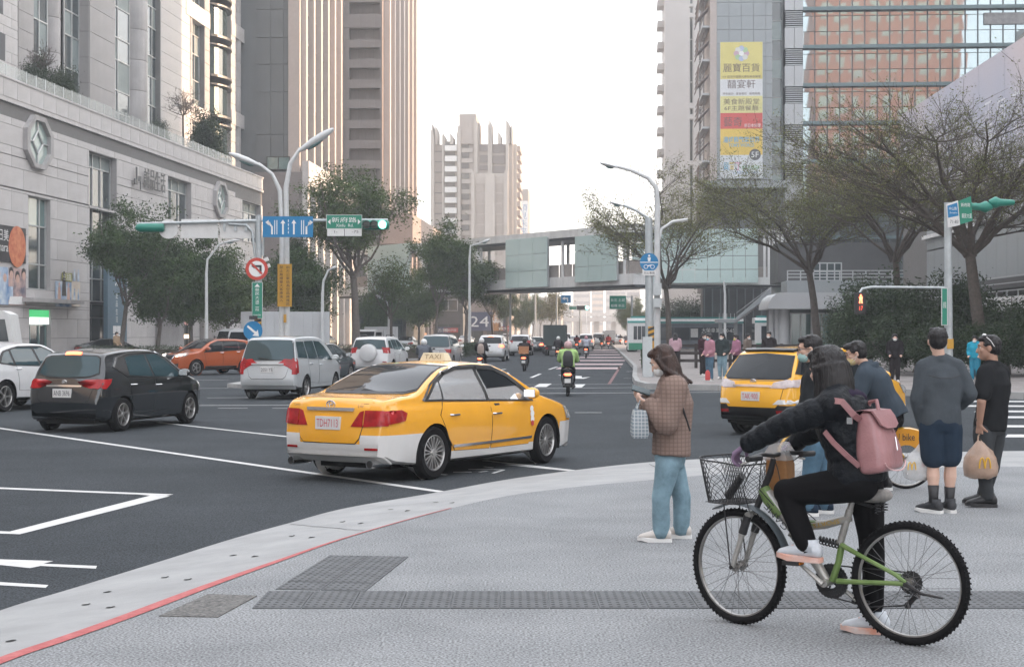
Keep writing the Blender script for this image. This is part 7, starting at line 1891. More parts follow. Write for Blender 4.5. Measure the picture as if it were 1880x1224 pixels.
top(m3, jk, cloth('black_shell', (0.016, 0.018, 0.020), rough=.6), 'jacket', bulk=.045, hem=.02, seed=21)
bottom(m3, jk, M_jeansd, 'jeans', bulk=.014)
for a in 'LR': shoe(m3.t, jk['an'+a], (-.97, .1), M_navyc, M_white, 1.06, name='sneaker')
# ---- man in a hooded jacket leaning over his shared bicycle
UZ = 16.4
m4 = Fig('man in a blue grey hooded jacket with glasses leaning over the yellow shared bicycle', 1628, 905, Z=UZ)
J = m4.J
jh = dict(head=J(1571, 650), neck=J(1592, 674), chest=J(1606, 700), pelvis=J(1636, 757), shL=J(1588, 690, -.16), shR=J(1600, 684, .18), elL=J(1568, 742, -.22), wrL=J(1545, 785, -.24),
    elR=J(1575, 735, .24), wrR=J(1548, 782, .24), hipL=J(1636, 770, -.09), hipR=J(1642, 770, .09), knL=J(1610, 830, -.12), knR=J(1612, 832, .12), anL=J(1622, 888, -.14), anR=J(1618, 890, .14))
Bh = basis((-.93, .12, 0), R(16))
skin_body(m4, jh, SK, 1.03, hands={'L': ((-.9, 0, -.4), (0, 0, -1), .8), 'R': ((-.9, 0, -.4), (0, 0, -1), .8, -1)}, headB=Bh)
face_bits(m4.t, jh['head'], Bh, 1.03); hair_cap(m4, jh['head'], Bh, HAIR, 1.05, front=.045); face_mask(m4, jh['head'], Bh, mat('pale_yellow_mask', (.52, .42, .22), rough=.8, var=.03), 1.03); glasses(m4, jh['head'], Bh, mat('brown_frame', (.2, .10, .06), rough=.3), 1.03)
M_hood = cloth('blue_grey_jersey', (0.046, 0.060, 0.076))
hd_ = top(m4, jh, M_hood, 'hooded_jacket', bulk=.055, hem=.07, fold=.007, seed=31, hemw=1.05)
mb = MB(); c_ = Vector(jh['neck']); mb.ell(c_+Vector((.055, 0, -.01)), (.10, .13, .065), 14, 8, rot=Euler((0, R(35), 0)).to_matrix()); mb.tube([c_+Vector((-.02, .10, .0)), c_+Vector((.07, .09, .03)), c_+Vector((.10, 0, .035)), c_+Vector((.07, -.09, .03)), c_+Vector((-.02, -.10, .0))], .032, 9)
link(remesh(mb, .012, 3, .004), 'hood', M_hood, m4.t)
bottom(m4, jh, cloth('black_trousers_cloth', (0.014, 0.014, 0.016)), 'trousers', bulk=.018)
for a in 'LR': shoe(m4.t, jh['an'+a], (-.97, .1), M_black, M_white, 1.06, name='shoe')
# ------------------------------------------------------------------ bicycles
M_bgreen = mat('worn_green_paint', (0.10, 0.17, 0.045), rough=.4, var=0, col2=(.17, .25, .09), scale=7, detail=6)
M_bsilver = mat('worn_silver_frame', (0.36, 0.35, 0.33), rough=.35, metal=.5, var=.2, scale=8)
M_bdark = mat('grimy_black_metal', (0.03, 0.03, 0.032), rough=.5, metal=.3, var=.3, scale=10)
M_rimb = mat('dull_alloy_rim', (0.30, 0.29, 0.28), rough=.35, metal=.8, var=.2, scale=6)
def bike_wheel(t, c, R_, ax, w_=.0235, nsp=36, knob=True, rimm=None):
 """wheel in the vertical plane spanned by ax and z"""
 c = Vector(c); ax = Vector((ax[0], ax[1], 0)).normalized(); z = Vector((0, 0, 1)); n_ = ax.cross(z)
 q = lambda r_, a, o_=0: c + ax*(r_*math.cos(a)) + z*(r_*math.sin(a)) + n_*o_
 ty = MB(); N = 72; ty.loft([[q(R_-w_+w_*math.cos(2*math.pi*j/10), 2*math.pi*i/N, w_*math.sin(2*math.pi*j/10)) for j in range(10)] for i in range(N)], closed=True)
 if knob:
  for i in range(150):
   a = 2*math.pi*i/150; o_ = (.010 if i % 2 else -.010)
   for oo in (o_, o_*2.1):
    rr = R_-w_+w_*math.cos(math.asin(min(.99, abs(oo)/w_))); p = q(rr, a, oo); p2 = q(rr+.006, a, oo*1.1); ty.tube([p, p2], [.0052, .004], 4)
 o = ty.build('tyre', M_tyre, t, smooth=50)
 ri = MB(); ri.loft([[q(R_-w_*1.75+x, 2*math.pi*i/N, y) for x, y in ((.008,.013),(-.010,.011),(-.014,0),(-.010,-.011),(.008,-.013))] for i in range(N)], closed=True); ri.build('rim', rimm or M_rimb, o, smooth=40)
 hb = MB(); hb.tube([c-n_*.05, c+n_*.05], .016, 10); hb.tube([c-n_*.032, c-n_*.028], .030, 14); hb.tube([c+n_*.028, c+n_*.032], .030, 14); hb.build('hub', M_rimb, o, smooth=40)
 sk = unit_spoke(); L_ = None
 for i in range(nsp):
  a = 2*math.pi*i/nsp; s_ = 1 if i % 2 else -1; a2 = a + (.9 if (i//2) % 2 else -.9)*1.3
  p0 = q(.028, a2, .030*s_); p1 = q(R_-w_*1.9, a, .003*s_)
  d = p1-p0; e = bpy.data.objects.new('spoke', sk); COL.objects.link(e); e.parent = o; e.location = p0; e.rotation_euler = d.to_track_quat('Z', 'Y').to_euler(); e.scale = (1, 1, d.length)
 return o
_sp = []
def unit_spoke():
 if not _sp: _sp.append(MB().tube([(0,0,0),(0,0,1)], .0013, 5).mesh('spoke', mat('spoke_steel', (.16, .16, .165), rough=.35, metal=.8, var=0)))
 return _sp[0]
def chainring(mb, c, r_, teeth, n_, th=.003, inner=.7):
 c = Vector(c); n_ = Vector(n_); ax = Vector((1, 0, 0)); z = Vector((0, 0, 1)); N = teeth*2
 ro = [c + ax*((r_+(.005 if i % 2 else 0))*math.cos(2*math.pi*i/N)) + z*((r_+(.005 if i % 2 else 0))*math.sin(2*math.pi*i/N)) for i in range(N)]
 rn = [c + ax*(r_*inner*math.cos(2*math.pi*i/N)) + z*(r_*inner*math.sin(2*math.pi*i/N)) for i in range(N)]
 h = n_*th; V = [p+h for p in ro]+[p+h for p in rn]+[p-h for p in ro]+[p-h for p in rn]
 fs = []
 for i in range(N): j = (i+1) % N; fs += [(i, j, N+j, N+i), (2*N+j, 2*N+i, 3*N+i, 3*N+j), (j, i, 2*N+i, 2*N+j), (N+i, N+j, 3*N+j, 3*N+i)]
 mb.add(V, fs)
RB = .332; rc = G(1670, 1183); fc0 = G(1356, 1144)
bd = (fc0-rc); BR = math.atan2(bd.y, bd.x); WBL = bd.length
bk_ = thing('bicycle', 'green and grey mountain bicycle with a wire front basket, under the woman with pink backpack', 'bicycle', (rc.x, rc.y, 0), BR)
def K(px, py, yo=0.0):
 u, z = onplane((rc.x, rc.y, 0), BR, px, py, yo); return Vector((u, yo, z))
rear = Vector((0, 0, RB)); front = Vector((WBL, 0, RB))
st = R(-11); fax = (math.cos(st), math.sin(st), 0)
bike_wheel(bk_, rear, RB, (1, 0, 0)); bike_wheel(bk_, front, RB, fax)
bb = K(1520, 1068); hd_t = K(1412, 845); hd_b = K(1392, 935)
fl = Vector((-math.sin(st), math.cos(st), 0))
mbf = MB(); dn_ = K(1502, 1030)
mbf.tube([K(1408, 905), K(1440, 945), K(1470, 990)], [.036, .034, .030], 12); mbf.build('down_tube', M_bsilver, bk_, smooth=40)
hb2 = MB().tube([K(1402, 895), K(1412, 915), K(1436, 945)], [.034, .040, .037], 12).build('frame_head', M_bgreen, bk_, smooth=40)
MB().tube([K(1455, 975), K(1500, 1035), bb], [.032, .028, .024], 12).build('lower_tube', M_bsilver, bk_, smooth=40)
MB().tube([K(1478, 965), K(1515, 962), K(1562, 950)], [.026, .026, .022], 10).build('top_tube', M_bsilver, bk_, smooth=40)
MB().tube([K(1455, 960), K(1500, 963)], [.022, .026], 8).build('top_tube_green', M_bgreen, bk_, smooth=40)
seat = K(1590, 912); MB().tube([K(1549, 980), K(1563, 925), K(1568, 915)], [.017, .017, .013], 10).build('seat_post', M_bsilver, bk_, smooth=40)
MB().tube([K(1542, 998), K(1543, 993)], .022, 10).tube([K(1543, 995), K(1560, 935)], .021, 10).build('seat_tube', M_bsilver, bk_, smooth=40)
for sg in (-1, 1):
 yo = .055*sg
 MB().tube([K(1537, 1066, .03*sg), K(1580, 1068, yo), K(1640, 1070, yo), Vector((.0, yo, RB))], [.016, .013, .013, .011], 8).build('chain_stay', M_bgreen, bk_, smooth=40)
 MB().tube([K(1545, 1000, .02*sg), K(1590, 1025, yo), K(1640, 1052, yo), Vector((.0, yo, RB+.01))], [.015, .012, .012, .011], 8).build('seat_stay', M_bgreen, bk_, smooth=40)
MB().tube([K(1546, 996), K(1540, 1030), K(1528, 1066)], [.020, .019, .020], 10).build('swing_arm', M_bgreen, bk_, smooth=40)
a0, a1 = K(1503, 990), K(1545, 1000); sp_ = MB().tube([a0, a1], .009, 8); d = (a1-a0); u_ = d.normalized(); v_ = u_.orthogonal().normalized(); w_ = u_.cross(v_)
sp_.tube([a0+d*(k/60)+v_*(.022*math.cos(k*.75))+w_*(.022*math.sin(k*.75)) for k in range(61)], .0045, 5); sp_.build('shock_spring', M_bdark, bk_, smooth=40)
st_top = K(1414, 868); crown = K(1384, 945)
fk = MB().tube([crown, st_top, K(1420, 842)], [.018, .019, .016], 10); fk.build('steerer', M_bdark, bk_, smooth=40)
MB().tube([crown+fl*.062, crown, crown-fl*.062], [.022, .028, .022], 10).build('fork_crown', M_bsilver, bk_, smooth=40)
for sg in (-1, 1):
 p0 = crown+fl*(.056*sg); p1 = front+fl*(.056*sg)
 MB().tube([p0, p0.lerp(p1, .36), p0.lerp(p1, .38), p1], [.020, .022, .016, .015], 10).build('fork_leg', M_bsilver if sg > 0 else M_bsilver, bk_, smooth=40)
 MB().tube([p0.lerp(p1, .0), p0.lerp(p1, .34)], [.024, .025], 10).build('fork_boot', M_bdark, bk_, smooth=40)
MB().tube([front-fl*.075, front+fl*.075], .012, 8).build('front_axle', M_bdark, bk_)
fx = Vector(fax); mg = MB(); rr = RB+.028
mg.loft([[front+fx*((rr+.012*(1-(y/.035)**2))*math.cos(a))+Vector((0, 0, (rr+.012*(1-(y/.035)**2))*math.sin(a)))+fl*y for y in (-.035, -.018, 0, .018, .035)] + [front+fx*((rr-.004)*math.cos(a))+Vector((0, 0, (rr-.004)*math.sin(a)))+fl*y for y in (.033, -.033)] for a in [R(62+k*6.2) for k in range(17)]])
mg.build('mudguard', mat('grey_mudguard', (.07, .085, .095), rough=.4), bk_, smooth=50)
cr = MB(); pn = (0, 1, 0)
for (r_, y) in ((.095, -.050), (.078, -.044), (.056, -.038)): chainring(cr, (bb.x, y, bb.z), r_, 30, pn)
for k in range(5):
 a = 2*math.pi*k/5; cr.tube([(bb.x, -.05, bb.z), (bb.x+.08*math.cos(a), -.05, bb.z+.08*math.sin(a))], .006, 5)
cr.build('chainring', M_bdark, bk_); MB().tube([(bb.x, -.06, bb.z), (bb.x, .06, bb.z)], .022, 12).build('bottom_bracket', M_bsilver, bk_, smooth=40)
pl_c = K(1463, 1030, .09); MB().tube([Vector((bb.x, .075, bb.z)), Vector((pl_c.x, .085, pl_c.z))], [.016, .011], 8).build('crank', M_bsilver, bk_, smooth=40)
pe_ = MB().cbox((pl_c.x, .14, pl_c.z), (.095, .085, .022)).build('pedal', M_bdark, bk_); MB().cbox((pl_c.x-.05, .14, pl_c.z), (.006, .05, .014)).build('reflector', mat('amber_reflector', (.5, .16, .02), rough=.2), pe_)
opp = Vector((2*bb.x-pl_c.x, -.09, 2*bb.z-pl_c.z)); MB().tube([Vector((bb.x, -.075, bb.z)), opp], [.016, .011], 8).build('crank', M_bsilver, bk_, smooth=40)
MB().cbox((opp.x, -.14, opp.z), (.095, .085, .022)).build('pedal', M_bdark, bk_)
cs = MB()
for k, r_ in enumerate((.062, .055, .048, .042, .036, .030)): chainring(cs, (0, -.020-.006*k, RB), r_, 22, pn, .0015, .5)
cs.build('cassette', M_bdark, bk_)
der = [Vector((-.02, -.05, RB-.07)), Vector((.03, -.05, RB-.13))]
MB().tube([Vector((bb.x, -.047, bb.z+.09)), Vector((0, -.040, RB+.05))], .0045, 5).tube([Vector((bb.x, -.047, bb.z-.09)), Vector((bb.x*.5, -.045, RB-.16)), der[1], der[0]], .0045, 5).build('chain', M_bdark, bk_)
dm = MB().tube([der[0], der[1]], [.016, .014], 6); dm.ell(der[0], .022, 10, 6); dm.ell(der[1], .020, 10, 6); dm.build('derailleur', M_bdark, bk_)
MB().tube([Vector((0, .05, RB)), Vector((-.10, .09, RB-.035)), Vector((-.22, .10, RB-.045))], [.014, .008, .006], 6).build('kickstand', M_bdark, bk_)
MB().tube([Vector((.0, .075, RB+.06)), Vector((-.05, .085, RB+.05)), Vector((-.075, .085, RB)), Vector((-.05, .085, RB-.05)), Vector((0, .075, RB-.06))], .0035, 5).build('spoke_guard', M_bdark, bk_)
MB().tube([Vector((0, -.07, RB)), Vector((0, .07, RB))], .012, 8).build('rear_axle', M_bdark, bk_)
sd_ = MB(); s0 = seat
sd_.loft([[s0+Vector((x, w_*math.cos(2*math.pi*k/14), zc+h_*math.sin(2*math.pi*k/14))) for k in range(14)] for (x, w_, zc, h_) in ((-.13,.06,.012,.022),(-.11,.09,.015,.036),(-.05,.088,.008,.036),(.02,.055,.004,.030),(.09,.028,0,.024),(.14,.018,-.006,.016))])
so2 = sd_.build('saddle', mat('worn_saddle', (.05, .05, .05), rough=.5, var=0, col2=(.30, .28, .26), scale=7, detail=4), bk_, smooth=True)
sr = MB();
for sg in (-1, 1): sr.tube([s0+Vector((-.10, .03*sg, -.02)), s0+Vector((-.04, .025*sg, -.05)), s0+Vector((.10, .02*sg, -.02))], .005, 5)
for sg in (-1, 1): sr.tube([s0+Vector((-.09, .05*sg, -.03+.002*(k % 2))) + Vector((0, 0, -.05*k/16))+Vector((.016*math.cos(k*1.3), .016*math.sin(k*1.3), 0)) for k in range(17)], .003, 4)
sr.build('saddle_springs', M_bdark, so2)
hb_c = K(1420, 836); gl_ = hb_c+fl*.30+Vector((-.05, 0, .0)); gr_ = hb_c-fl*.28+Vector((-.06, 0, .0))
MB().tube([gl_, hb_c+fl*.10+Vector((.0, 0, .012)), hb_c, hb_c-fl*.10+Vector((.0, 0, .012)), gr_], .013, 10).build('handlebar', M_bdark, bk_, smooth=40)
for (g_, s_) in ((gl_, 1), (gr_, -1)): MB().tube([g_+fl*(.01*s_), g_-fl*(.11*s_)], .017, 10).build('grip', M_black, bk_); MB().tube([g_-fl*(.10*s_), g_-fl*(.07*s_)+fx*.05+Vector((0,0,-.02)), g_+fx*.055+Vector((0,0,-.035))], .006, 6).build('brake_lever', M_bsilver, bk_)
for (p, q_) in ((gl_-fl*.1, crown+fl*.03), (gr_+fl*.1, crown-fl*.02), (gl_-fl*.12, K(1440, 950)), (hb_c, K(1510, 965))):
 m_ = p.lerp(q_, .45)+fx*.09+Vector((0, 0, -.03)); MB().tube([p, p.lerp(m_, .5)+Vector((0, 0, .02)), m_, q_.lerp(m_, .4), q_], .0032, 5).build('cable', M_bdark, bk_, smooth=40)
bc = K(1350, 883); ct_, cb_ = bc+Vector((0, 0, .125)), bc-Vector((0, 0, .115))
bas = MB(); N = 44
def bpt(f, a):
 hx, hy = .112+.038*f, .15+.045*f; c = cb_.lerp(ct_, f); cx, cy = math.cos(a), math.sin(a); e = .45
 return c + fx*(hx*math.copysign(abs(cx)**e, cx)) + fl*(hy*math.copysign(abs(cy)**e, cy)) + Vector((0, 0, .018*f*cx))
for i in range(N):
 for s_ in (-1, 1): bas.tube([bpt(f, 2*math.pi*(i+s_*f*4.5)/N) for f in (0, .2, .4, .6, .8, 1)], .0017, 4, cap=False)
for f, r_ in ((0, .004), (1, .005)): bas.tube([bpt(f, 2*math.pi*i/48) for i in range(49)], r_, 6, cap=False)
for i in range(-4, 5):
 bas.tube([cb_+fx*(.11*i/4.5)+fl*.15, cb_+fx*(.11*i/4.5)-fl*.15], .0017, 4); bas.tube([cb_+fl*(.15*i/4.5)+fx*.11, cb_+fl*(.15*i/4.5)-fx*.11], .0017, 4)
bas.build('basket', M_bdark, bk_)
for s_ in (-1, 1): MB().tube([cb_+fl*(.07*s_)+fx*.03, front+fl*(.075*s_)], .0045, 6).build('basket_stay', M_bdark, bk_)
lk_ = MB().tube([cb_+fx*.09-fl*.05+Vector((0,0,.02)), cb_-fx*.05+Vector((0,0,.15))], [.026, .022], 9).build('bicycle_lock', M_black, None, smooth=40)
lk_.matrix_world = Matrix.Translation((rc.x, rc.y, 0)) @ Rz(BR); tag(lk_, 'black folded lock and strap lying in the wire basket of the green bicycle', 'bicycle lock')
def dt_text(st_, p, q_, h_, m_, off_=.034, nm='print'):
 d = (q_-p); an = math.atan2(d.z, d.x); mid = (p+q_)/2
 M_ = T(mid.x, off_, mid.z) @ Rz(math.pi) @ Matrix.Rotation(an, 4, 'Y'); MB().at(M_).text(st_, 0, 0, w=d.length, h=h_, y=0).build(nm, m_, bk_)
dt_text('X-GAME', K(1412, 925), K(1466, 988), .036, M_ltext, .045); dt_text('SPORTS', K(1497, 964), K(1545, 955), .024, mat('frame_yellow', (.5, .32, .04), rough=.5), .030)
# ---- the rider, read off in the bicycle's own plane
rt = thing('person', 'woman with long black hair, quilted jacket and lilac gloves astride the green bicycle', 'person', (rc.x, rc.y, 0), BR)
class _F: pass
rf = _F(); rf.t = rt
jr = dict(head=K(1517, 682, .0), neck=K(1540, 722), chest=K(1552, 768), pelvis=K(1576, 865), shL=K(1532, 746, .17), shR=K(1548, 742, -.17), elL=K(1447, 775, .25), wrL=K(1372, 815, .29),
    elR=K(1495, 790, -.24), wrR=K(1462, 812, -.26), hipL=K(1580, 888, .10), hipR=K(1588, 890, -.10), knL=K(1443, 902, .15), knR=K(1600, 985, -.17), anL=K(1482, 1002, .13), anR=K(1605, 1112, -.19))
Br_ = basis((.93, -.30, 0), R(12))
GL = cloth('lilac_glove', (0.20, 0.14, 0.21), var=.1)
skin_body(rf, jr, SKL, .97, headB=Br_, voxel=.009)
for (a, d_, n_, th) in (('L', (.80, -.1, -.55), (-.35, -.2, -.9), -1), ('R', (.75, .1, -.6), (-.4, .2, -.9), 1)):
 mb = MB(); hand(mb, jr['wr'+a], d_, n_, 1.12, .75, thumb=th); limb(mb, [jr['wr'+a]-Vector(d_).normalized()*.05, jr['wr'+a]], [.040, .036]); link(remesh(mb, .0045, 2), 'glove', GL, rt)
def rhair(mb, q):
 for (y, w_, x) in ((.07, .036, -.01), (.05, .055, -.05), (0, .065, -.07), (-.05, .055, -.05), (-.07, .036, -.01), (.03, .06, -.065), (-.03, .06, -.065)):
  p0 = q(x, y, .03); mb.tube([p0, p0+Vector((-.02, 0, -.10)), p0+Vector((-.03, .01, -.19)), p0+Vector((-.03, .01, -.262))], [w_*1.05, w_*1.15, w_*1.12, w_*.8], 9)
hair_cap(rf, jr['head'], Br_, HAIR, 1.06, rhair, voxel=.009)
M_puff = mat('black_quilted_nylon', (0.008, 0.010, 0.013), rough=.55, spec=.18, var=.15, scale=9, bump=.5, bscale=45)
top(rf, jr, M_puff, 'quilted_jacket', bulk=.052, hem=.07, fold=.009, quilt=(.072, .010), voxel=.008, arm=.87, seed=41)
hmb = MB(); nk = Vector(jr['neck']); hmb.tube([nk+Vector((.05, .06, .01)), nk+Vector((-.07, .08, -.02)), nk+Vector((-.12, 0, -.03)), nk+Vector((-.07, -.08, -.02)), nk+Vector((.05, -.06, .01))], .046, 10); link(remesh(hmb, .010, 3, .006), 'hood', cloth('dark_plum_lining', (.028, .022, .038)), rt)
bottom(rf, jr, cloth('black_jersey', (0.009, 0.009, 0.010), bump=.1), 'trousers', bulk=.012, fold=.004)
for a in 'LR': sock(rf, jr, a, cloth('dark_grey_knit', (.045, .055, .065)), .09, .043)
M_wrun = mat('white_blue_mesh', (0.50, 0.53, 0.57), rough=.6, var=.08, scale=12); M_sole = mat('white_coral_sole', (.56, .54, .53), rough=.5, var=0, col2=(.62, .27, .18), scale=5)
ZL = pl_c.z+.012
shoe(rt, jr['anL'], (1, -.05), M_wrun, M_sole, 1.0, zg=ZL, name='running_shoe'); shoe(rt, jr['anR'], (.9, .25), M_wrun, M_sole, 1.0, zg=0.0, name='running_shoe')
M_pink = mat('dusty_pink_leather', (0.29, 0.145, 0.15), rough=.35, var=.12, scale=5, coat=.15, bump=.15, bscale=70)
bp_ = thing('backpack', 'dusty pink leather backpack with a flap on the back of the cyclist', 'backpack', (rc.x, rc.y, 0), BR)
bp0, bp1 = K(1603, 866, .06), K(1584, 758, .06); ctr = (bp0+bp1)/2; upv = (bp1-bp0).normalized(); Lb = (bp1-bp0).length
outv = Vector((-1, 0, 0)); outv = (outv-upv*outv.dot(upv)).normalized(); sv = upv.cross(outv)
mb = MB(); rings = []
for (f, d_, w_) in ((-.02,.055,.125),(.0,.078,.15),(.06,.090,.158),(.3,.095,.155),(.6,.080,.142),(.85,.060,.125),(.98,.045,.110),(1.03,.02,.08)):
 c = bp0+upv*(Lb*f)+outv*(.055)
 rings.append([c+outv*(d_*math.copysign(abs(math.cos(2*math.pi*k/24))**.6, math.cos(2*math.pi*k/24)))+sv*(w_*math.copysign(abs(math.sin(2*math.pi*k/24))**.6, math.sin(2*math.pi*k/24))) for k in range(24)])
mb.loft(rings); link(remesh(mb, .008, 3, .004), 'bag_body', M_pink, bp_)
fl_ = MB(); fr = []
for (f, o_, w_) in ((1.04,-.01,.10),(1.045,.05,.118),(1.0,.105,.125),(.88,.125,.124),(.74,.140,.112),(.68,.146,.06)):
 c = bp0+upv*(Lb*f)+outv*(o_+.005); fr.append([c-sv*w_, c-sv*(w_*.5)+outv*.004, c, c+sv*(w_*.5)+outv*.004, c+sv*w_, c+sv*w_-outv*.010-upv*.002, c-sv*w_-outv*.010-upv*.002])
fl_.loft(fr); fl_.build('flap', M_pink, bp_, smooth=40)
MB().tube([bp0+upv*(Lb*.06)+outv*.155+sv*(.14*math.cos(math.pi*k/10))-upv*(.05*math.sin(math.pi*k/10)-.02)-outv*(.02*abs(math.cos(math.pi*k/10))) for k in range(11)], .004, 5).build('piping', mat('pale_pink_piping', (.5, .3, .3), rough=.4), bp_)
MB().tube([bp1+sv*.05-outv*.0, bp1+upv*.055+outv*.04+sv*.03, bp1+upv*.055+outv*.09, bp1+outv*.10-sv*.02], .011, 7).build('grab_handle', M_pink, bp_, smooth=40)
st_ = MB(); sh = Vector(jr['shL'])
def ribbon(pts, w_, nrm, nm, m_, par):
 mb = MB(); rg = []
 for i, p in enumerate(pts):
  d = (Vector(pts[min(i+1, len(pts)-1)])-Vector(pts[max(i-1, 0)])).normalized(); s_ = d.cross(Vector(nrm)).normalized(); n_ = s_.cross(d)
  rg.append([Vector(p)-s_*w_-n_*.004, Vector(p)+s_*w_-n_*.004, Vector(p)+s_*w_+n_*.004, Vector(p)-s_*w_+n_*.004])
 return mb.loft(rg).build(nm, m_, par)
ribbon([K(1586, 775, .14), K(1568, 762, .235), K(1546, 737, .262), K(1528, 735, .24)], .017, (0, 1, .3), 'strap', M_pink, bp_)
ribbon([K(1514, 792, .215), K(1530, 812, .245), K(1555, 836, .24), K(1578, 856, .20)], .014, (0, 1, 0), 'strap', M_pink, bp_)
MB().cbox(K(1560, 772, .262), (.03, .008, .035)).build('buckle', M_chrome, bp_)
for (x, z) in ((.10, .60), (.06, .60)): MB().lathe([(.004, 0), (.009, .002)], 8, axis='y', c=bp0+upv*(Lb*.62)+outv*.11+sv*(x-.02)+outv*.02).build('eyelet', M_chrome, bp_)
MB().tube([bp0+upv*(Lb*.52)+outv*.15+sv*.02, bp0+upv*(Lb*.30)+outv*.165-sv*.02], .004, 5).build('zip_pull', M_chrome, bp_)
pb_ = thing('paper_bag', 'brown paper bag in clear plastic hanging from the handlebar of the green bicycle', 'bag', (rc.x, rc.y, 0), BR)
c0 = K(1432, 872, -.12); mb = MB(); mb.loft([[c0+Vector((x*w_, y*.06, z)) for x, y in ((-1,-1),(1,-1),(1,1),(-1,1))] for (z, w_) in ((-.13,.055),(-.10,.075),(.05,.07),(.10,.06),(.13,.035))]); link(remesh(mb, .009, 2, .006), 'bag_body', mat('tan_paper', (.30, .14, .05), rough=.6, var=.2, scale=8), pb_)
MB().loft([[c0+Vector((x*w_, y*.07, z)) for x, y in ((-1,-1),(1,-1),(1,1),(-1,1))] for (z, w_) in ((.09,.075),(.14,.06),(.19,.02))], cap=False).build('film', M_film2, pb_)
# ---- the yellow shared bicycle
uo = Vector((X(1663, UZ), UZ, 0)); ub = thing('bicycle', 'yellow shared city bicycle with an orange rear mudguard beyond the green bicycle', 'bicycle', uo, R(178))
MY = paint('share_bike_yellow', (0.60, 0.33, 0.02)); RU = .315; WU = 1.04
bike_wheel(ub, (0, 0, RU), RU, (1, 0, 0), .018, 28, False, M_alloy); bike_wheel(ub, (WU, 0, RU), RU, (math.cos(.15), math.sin(.15), 0), .018, 28, False, M_alloy)
def guard(cx, a0_, a1_, nm, m_):
 mb = MB(); mb.loft([[Vector((cx+r_*math.cos(a), y, RU+r_*math.sin(a))) for (r_, y) in ((RU+.02,-.035),(RU+.035,0),(RU+.02,.035),(RU+.012,.03),(RU+.012,-.03))] for a in [a0_+(a1_-a0_)*k/14 for k in range(15)]]); return mb.build(nm, m_, ub, smooth=50)
guard(0, R(20), R(200), 'mudguard', MY); guard(WU, R(10), R(150), 'mudguard', MY)
for sg in (-1, 1):
 pr = [(r_*math.cos(a), r_*math.sin(a)+RU) for r_, a in [(RU+.02, R(48+12*k)) for k in range(9)] + [(RU*.50, R(144-12*k)) for k in range(9)]]
 q = MB(); q.prism(pr, .035*sg, .045*sg, 'y'); q.build('wheel_cover', mat('orange_guard', (.62, .27, .02), rough=.4, var=.04), ub)
q = MB().at(T(.02, .052, RU+.245) @ Rz(R(180))); q.text('U bike', 0, 0, w=.21, h=.075, y=0); q.build('print', M_ltext, ub)
for (a, b_, r_, m_) in (((.42,0,.28),(0,0,RU),.014,MY),((.42,0,.28),(.80,0,.62),.028,MY),((.42,0,.28),(.28,0,.80),.017,MY),((.28,0,.70),(0,0,RU),.012,MY),((.80,0,.62),(.78,0,1.0),.018,MY),((.82,.05,.62),(WU,.05,RU),.014,MY),((.82,-.05,.62),(WU,-.05,RU),.014,MY),((.76,.28,1.06),(.76,-.28,1.06),.012,M_bdark)):
 MB().tube([a, b_], r_, 8).build('frame_tube' if m_ is MY else 'handlebar', m_, ub, smooth=40)
MB().ell((.27, 0, .86), (.13, .09, .035), 12, 8).build('saddle', M_black, ub, smooth=True); MB().cbox((.93, 0, .92), (.22, .30, .20)).build('basket', M_bdark, ub)
MB().lathe([(.02, -.02), (.09, -.02), (.09, .0), (.02, 0)], 20, axis='y', c=(.42, -.05, .28)).build('chainring', M_bdark, ub)
# ------------------------------------------------------------------ trees and planting
M_bark = mat('grey_bark', (0.115, 0.10, 0.088), rough=.9, var=.25, scale=9, bump=.6, bscale=30)
M_bark2 = mat('dark_bark', (0.082, 0.068, 0.058), rough=.9, var=.25, scale=9, bump=.5, bscale=30)
def leafmat(name, a, b_): return mat(name, a, rough=.55, var=0, col2=b_, scale=1.3, detail=3, spec=.3)
L_dark = leafmat('dark_green_leaf', (0.014, 0.036, 0.009), (0.060, 0.104, 0.026)); L_mid = leafmat('mid_green_leaf', (0.028, 0.056, 0.013), (0.088, 0.128, 0.036))
L_olive = leafmat('olive_leaf', (0.075, 0.088, 0.018), (0.17, 0.18, 0.052)); L_yel = leafmat('yellowing_leaf', (0.09, 0.09, 0.03), (0.19, 0.17, 0.06)); L_shrub = leafmat('deep_shrub_leaf', (0.013, 0.028, 0.011), (0.045, 0.070, 0.028))
def leaves(c, sd_, n, size, rs, flat=.0, asp=.42):
 """leaf quads scattered round the centres c (k,3); returns verts, faces"""
 c = np.asarray(c, float); k = len(c); idx = rs.randint(0, k, n); p = c[idx] + rs.normal(size=(n, 3))*np.asarray(sd_)
 d = rs.normal(size=(n, 3)); d[:, 2] *= (1-flat); d[:, 2] -= .25; d /= np.linalg.norm(d, axis=1)[:, None]
 e = np.cross(d, rs.normal(size=(n, 3))*np.array([1-flat, 1-flat, 1])); e /= np.linalg.norm(e, axis=1)[:, None]+1e-9
 L_ = size*rs.uniform(.6, 1.3, (n, 1)); W_ = L_*asp; m_ = p+d*L_*.45
 V = np.stack([p, m_+e*W_*.5, p+d*L_, m_-e*W_*.5], 1).reshape(-1, 3); Fc = np.arange(4*n).reshape(-1, 4); return V, Fc
def mesh_np(name, V, Fc, m):
 me = bpy.data.meshes.new(name); me.vertices.add(len(V)); me.vertices.foreach_set('co', V.astype('f').ravel()); nf = len(Fc)
 me.loops.add(nf*4); me.loops.foreach_set('vertex_index', Fc.ravel().astype('i')); me.polygons.add(nf); me.polygons.foreach_set('loop_start', (np.arange(nf)*4).astype('i')); me.update(calc_edges=True); me.materials.append(m); return me
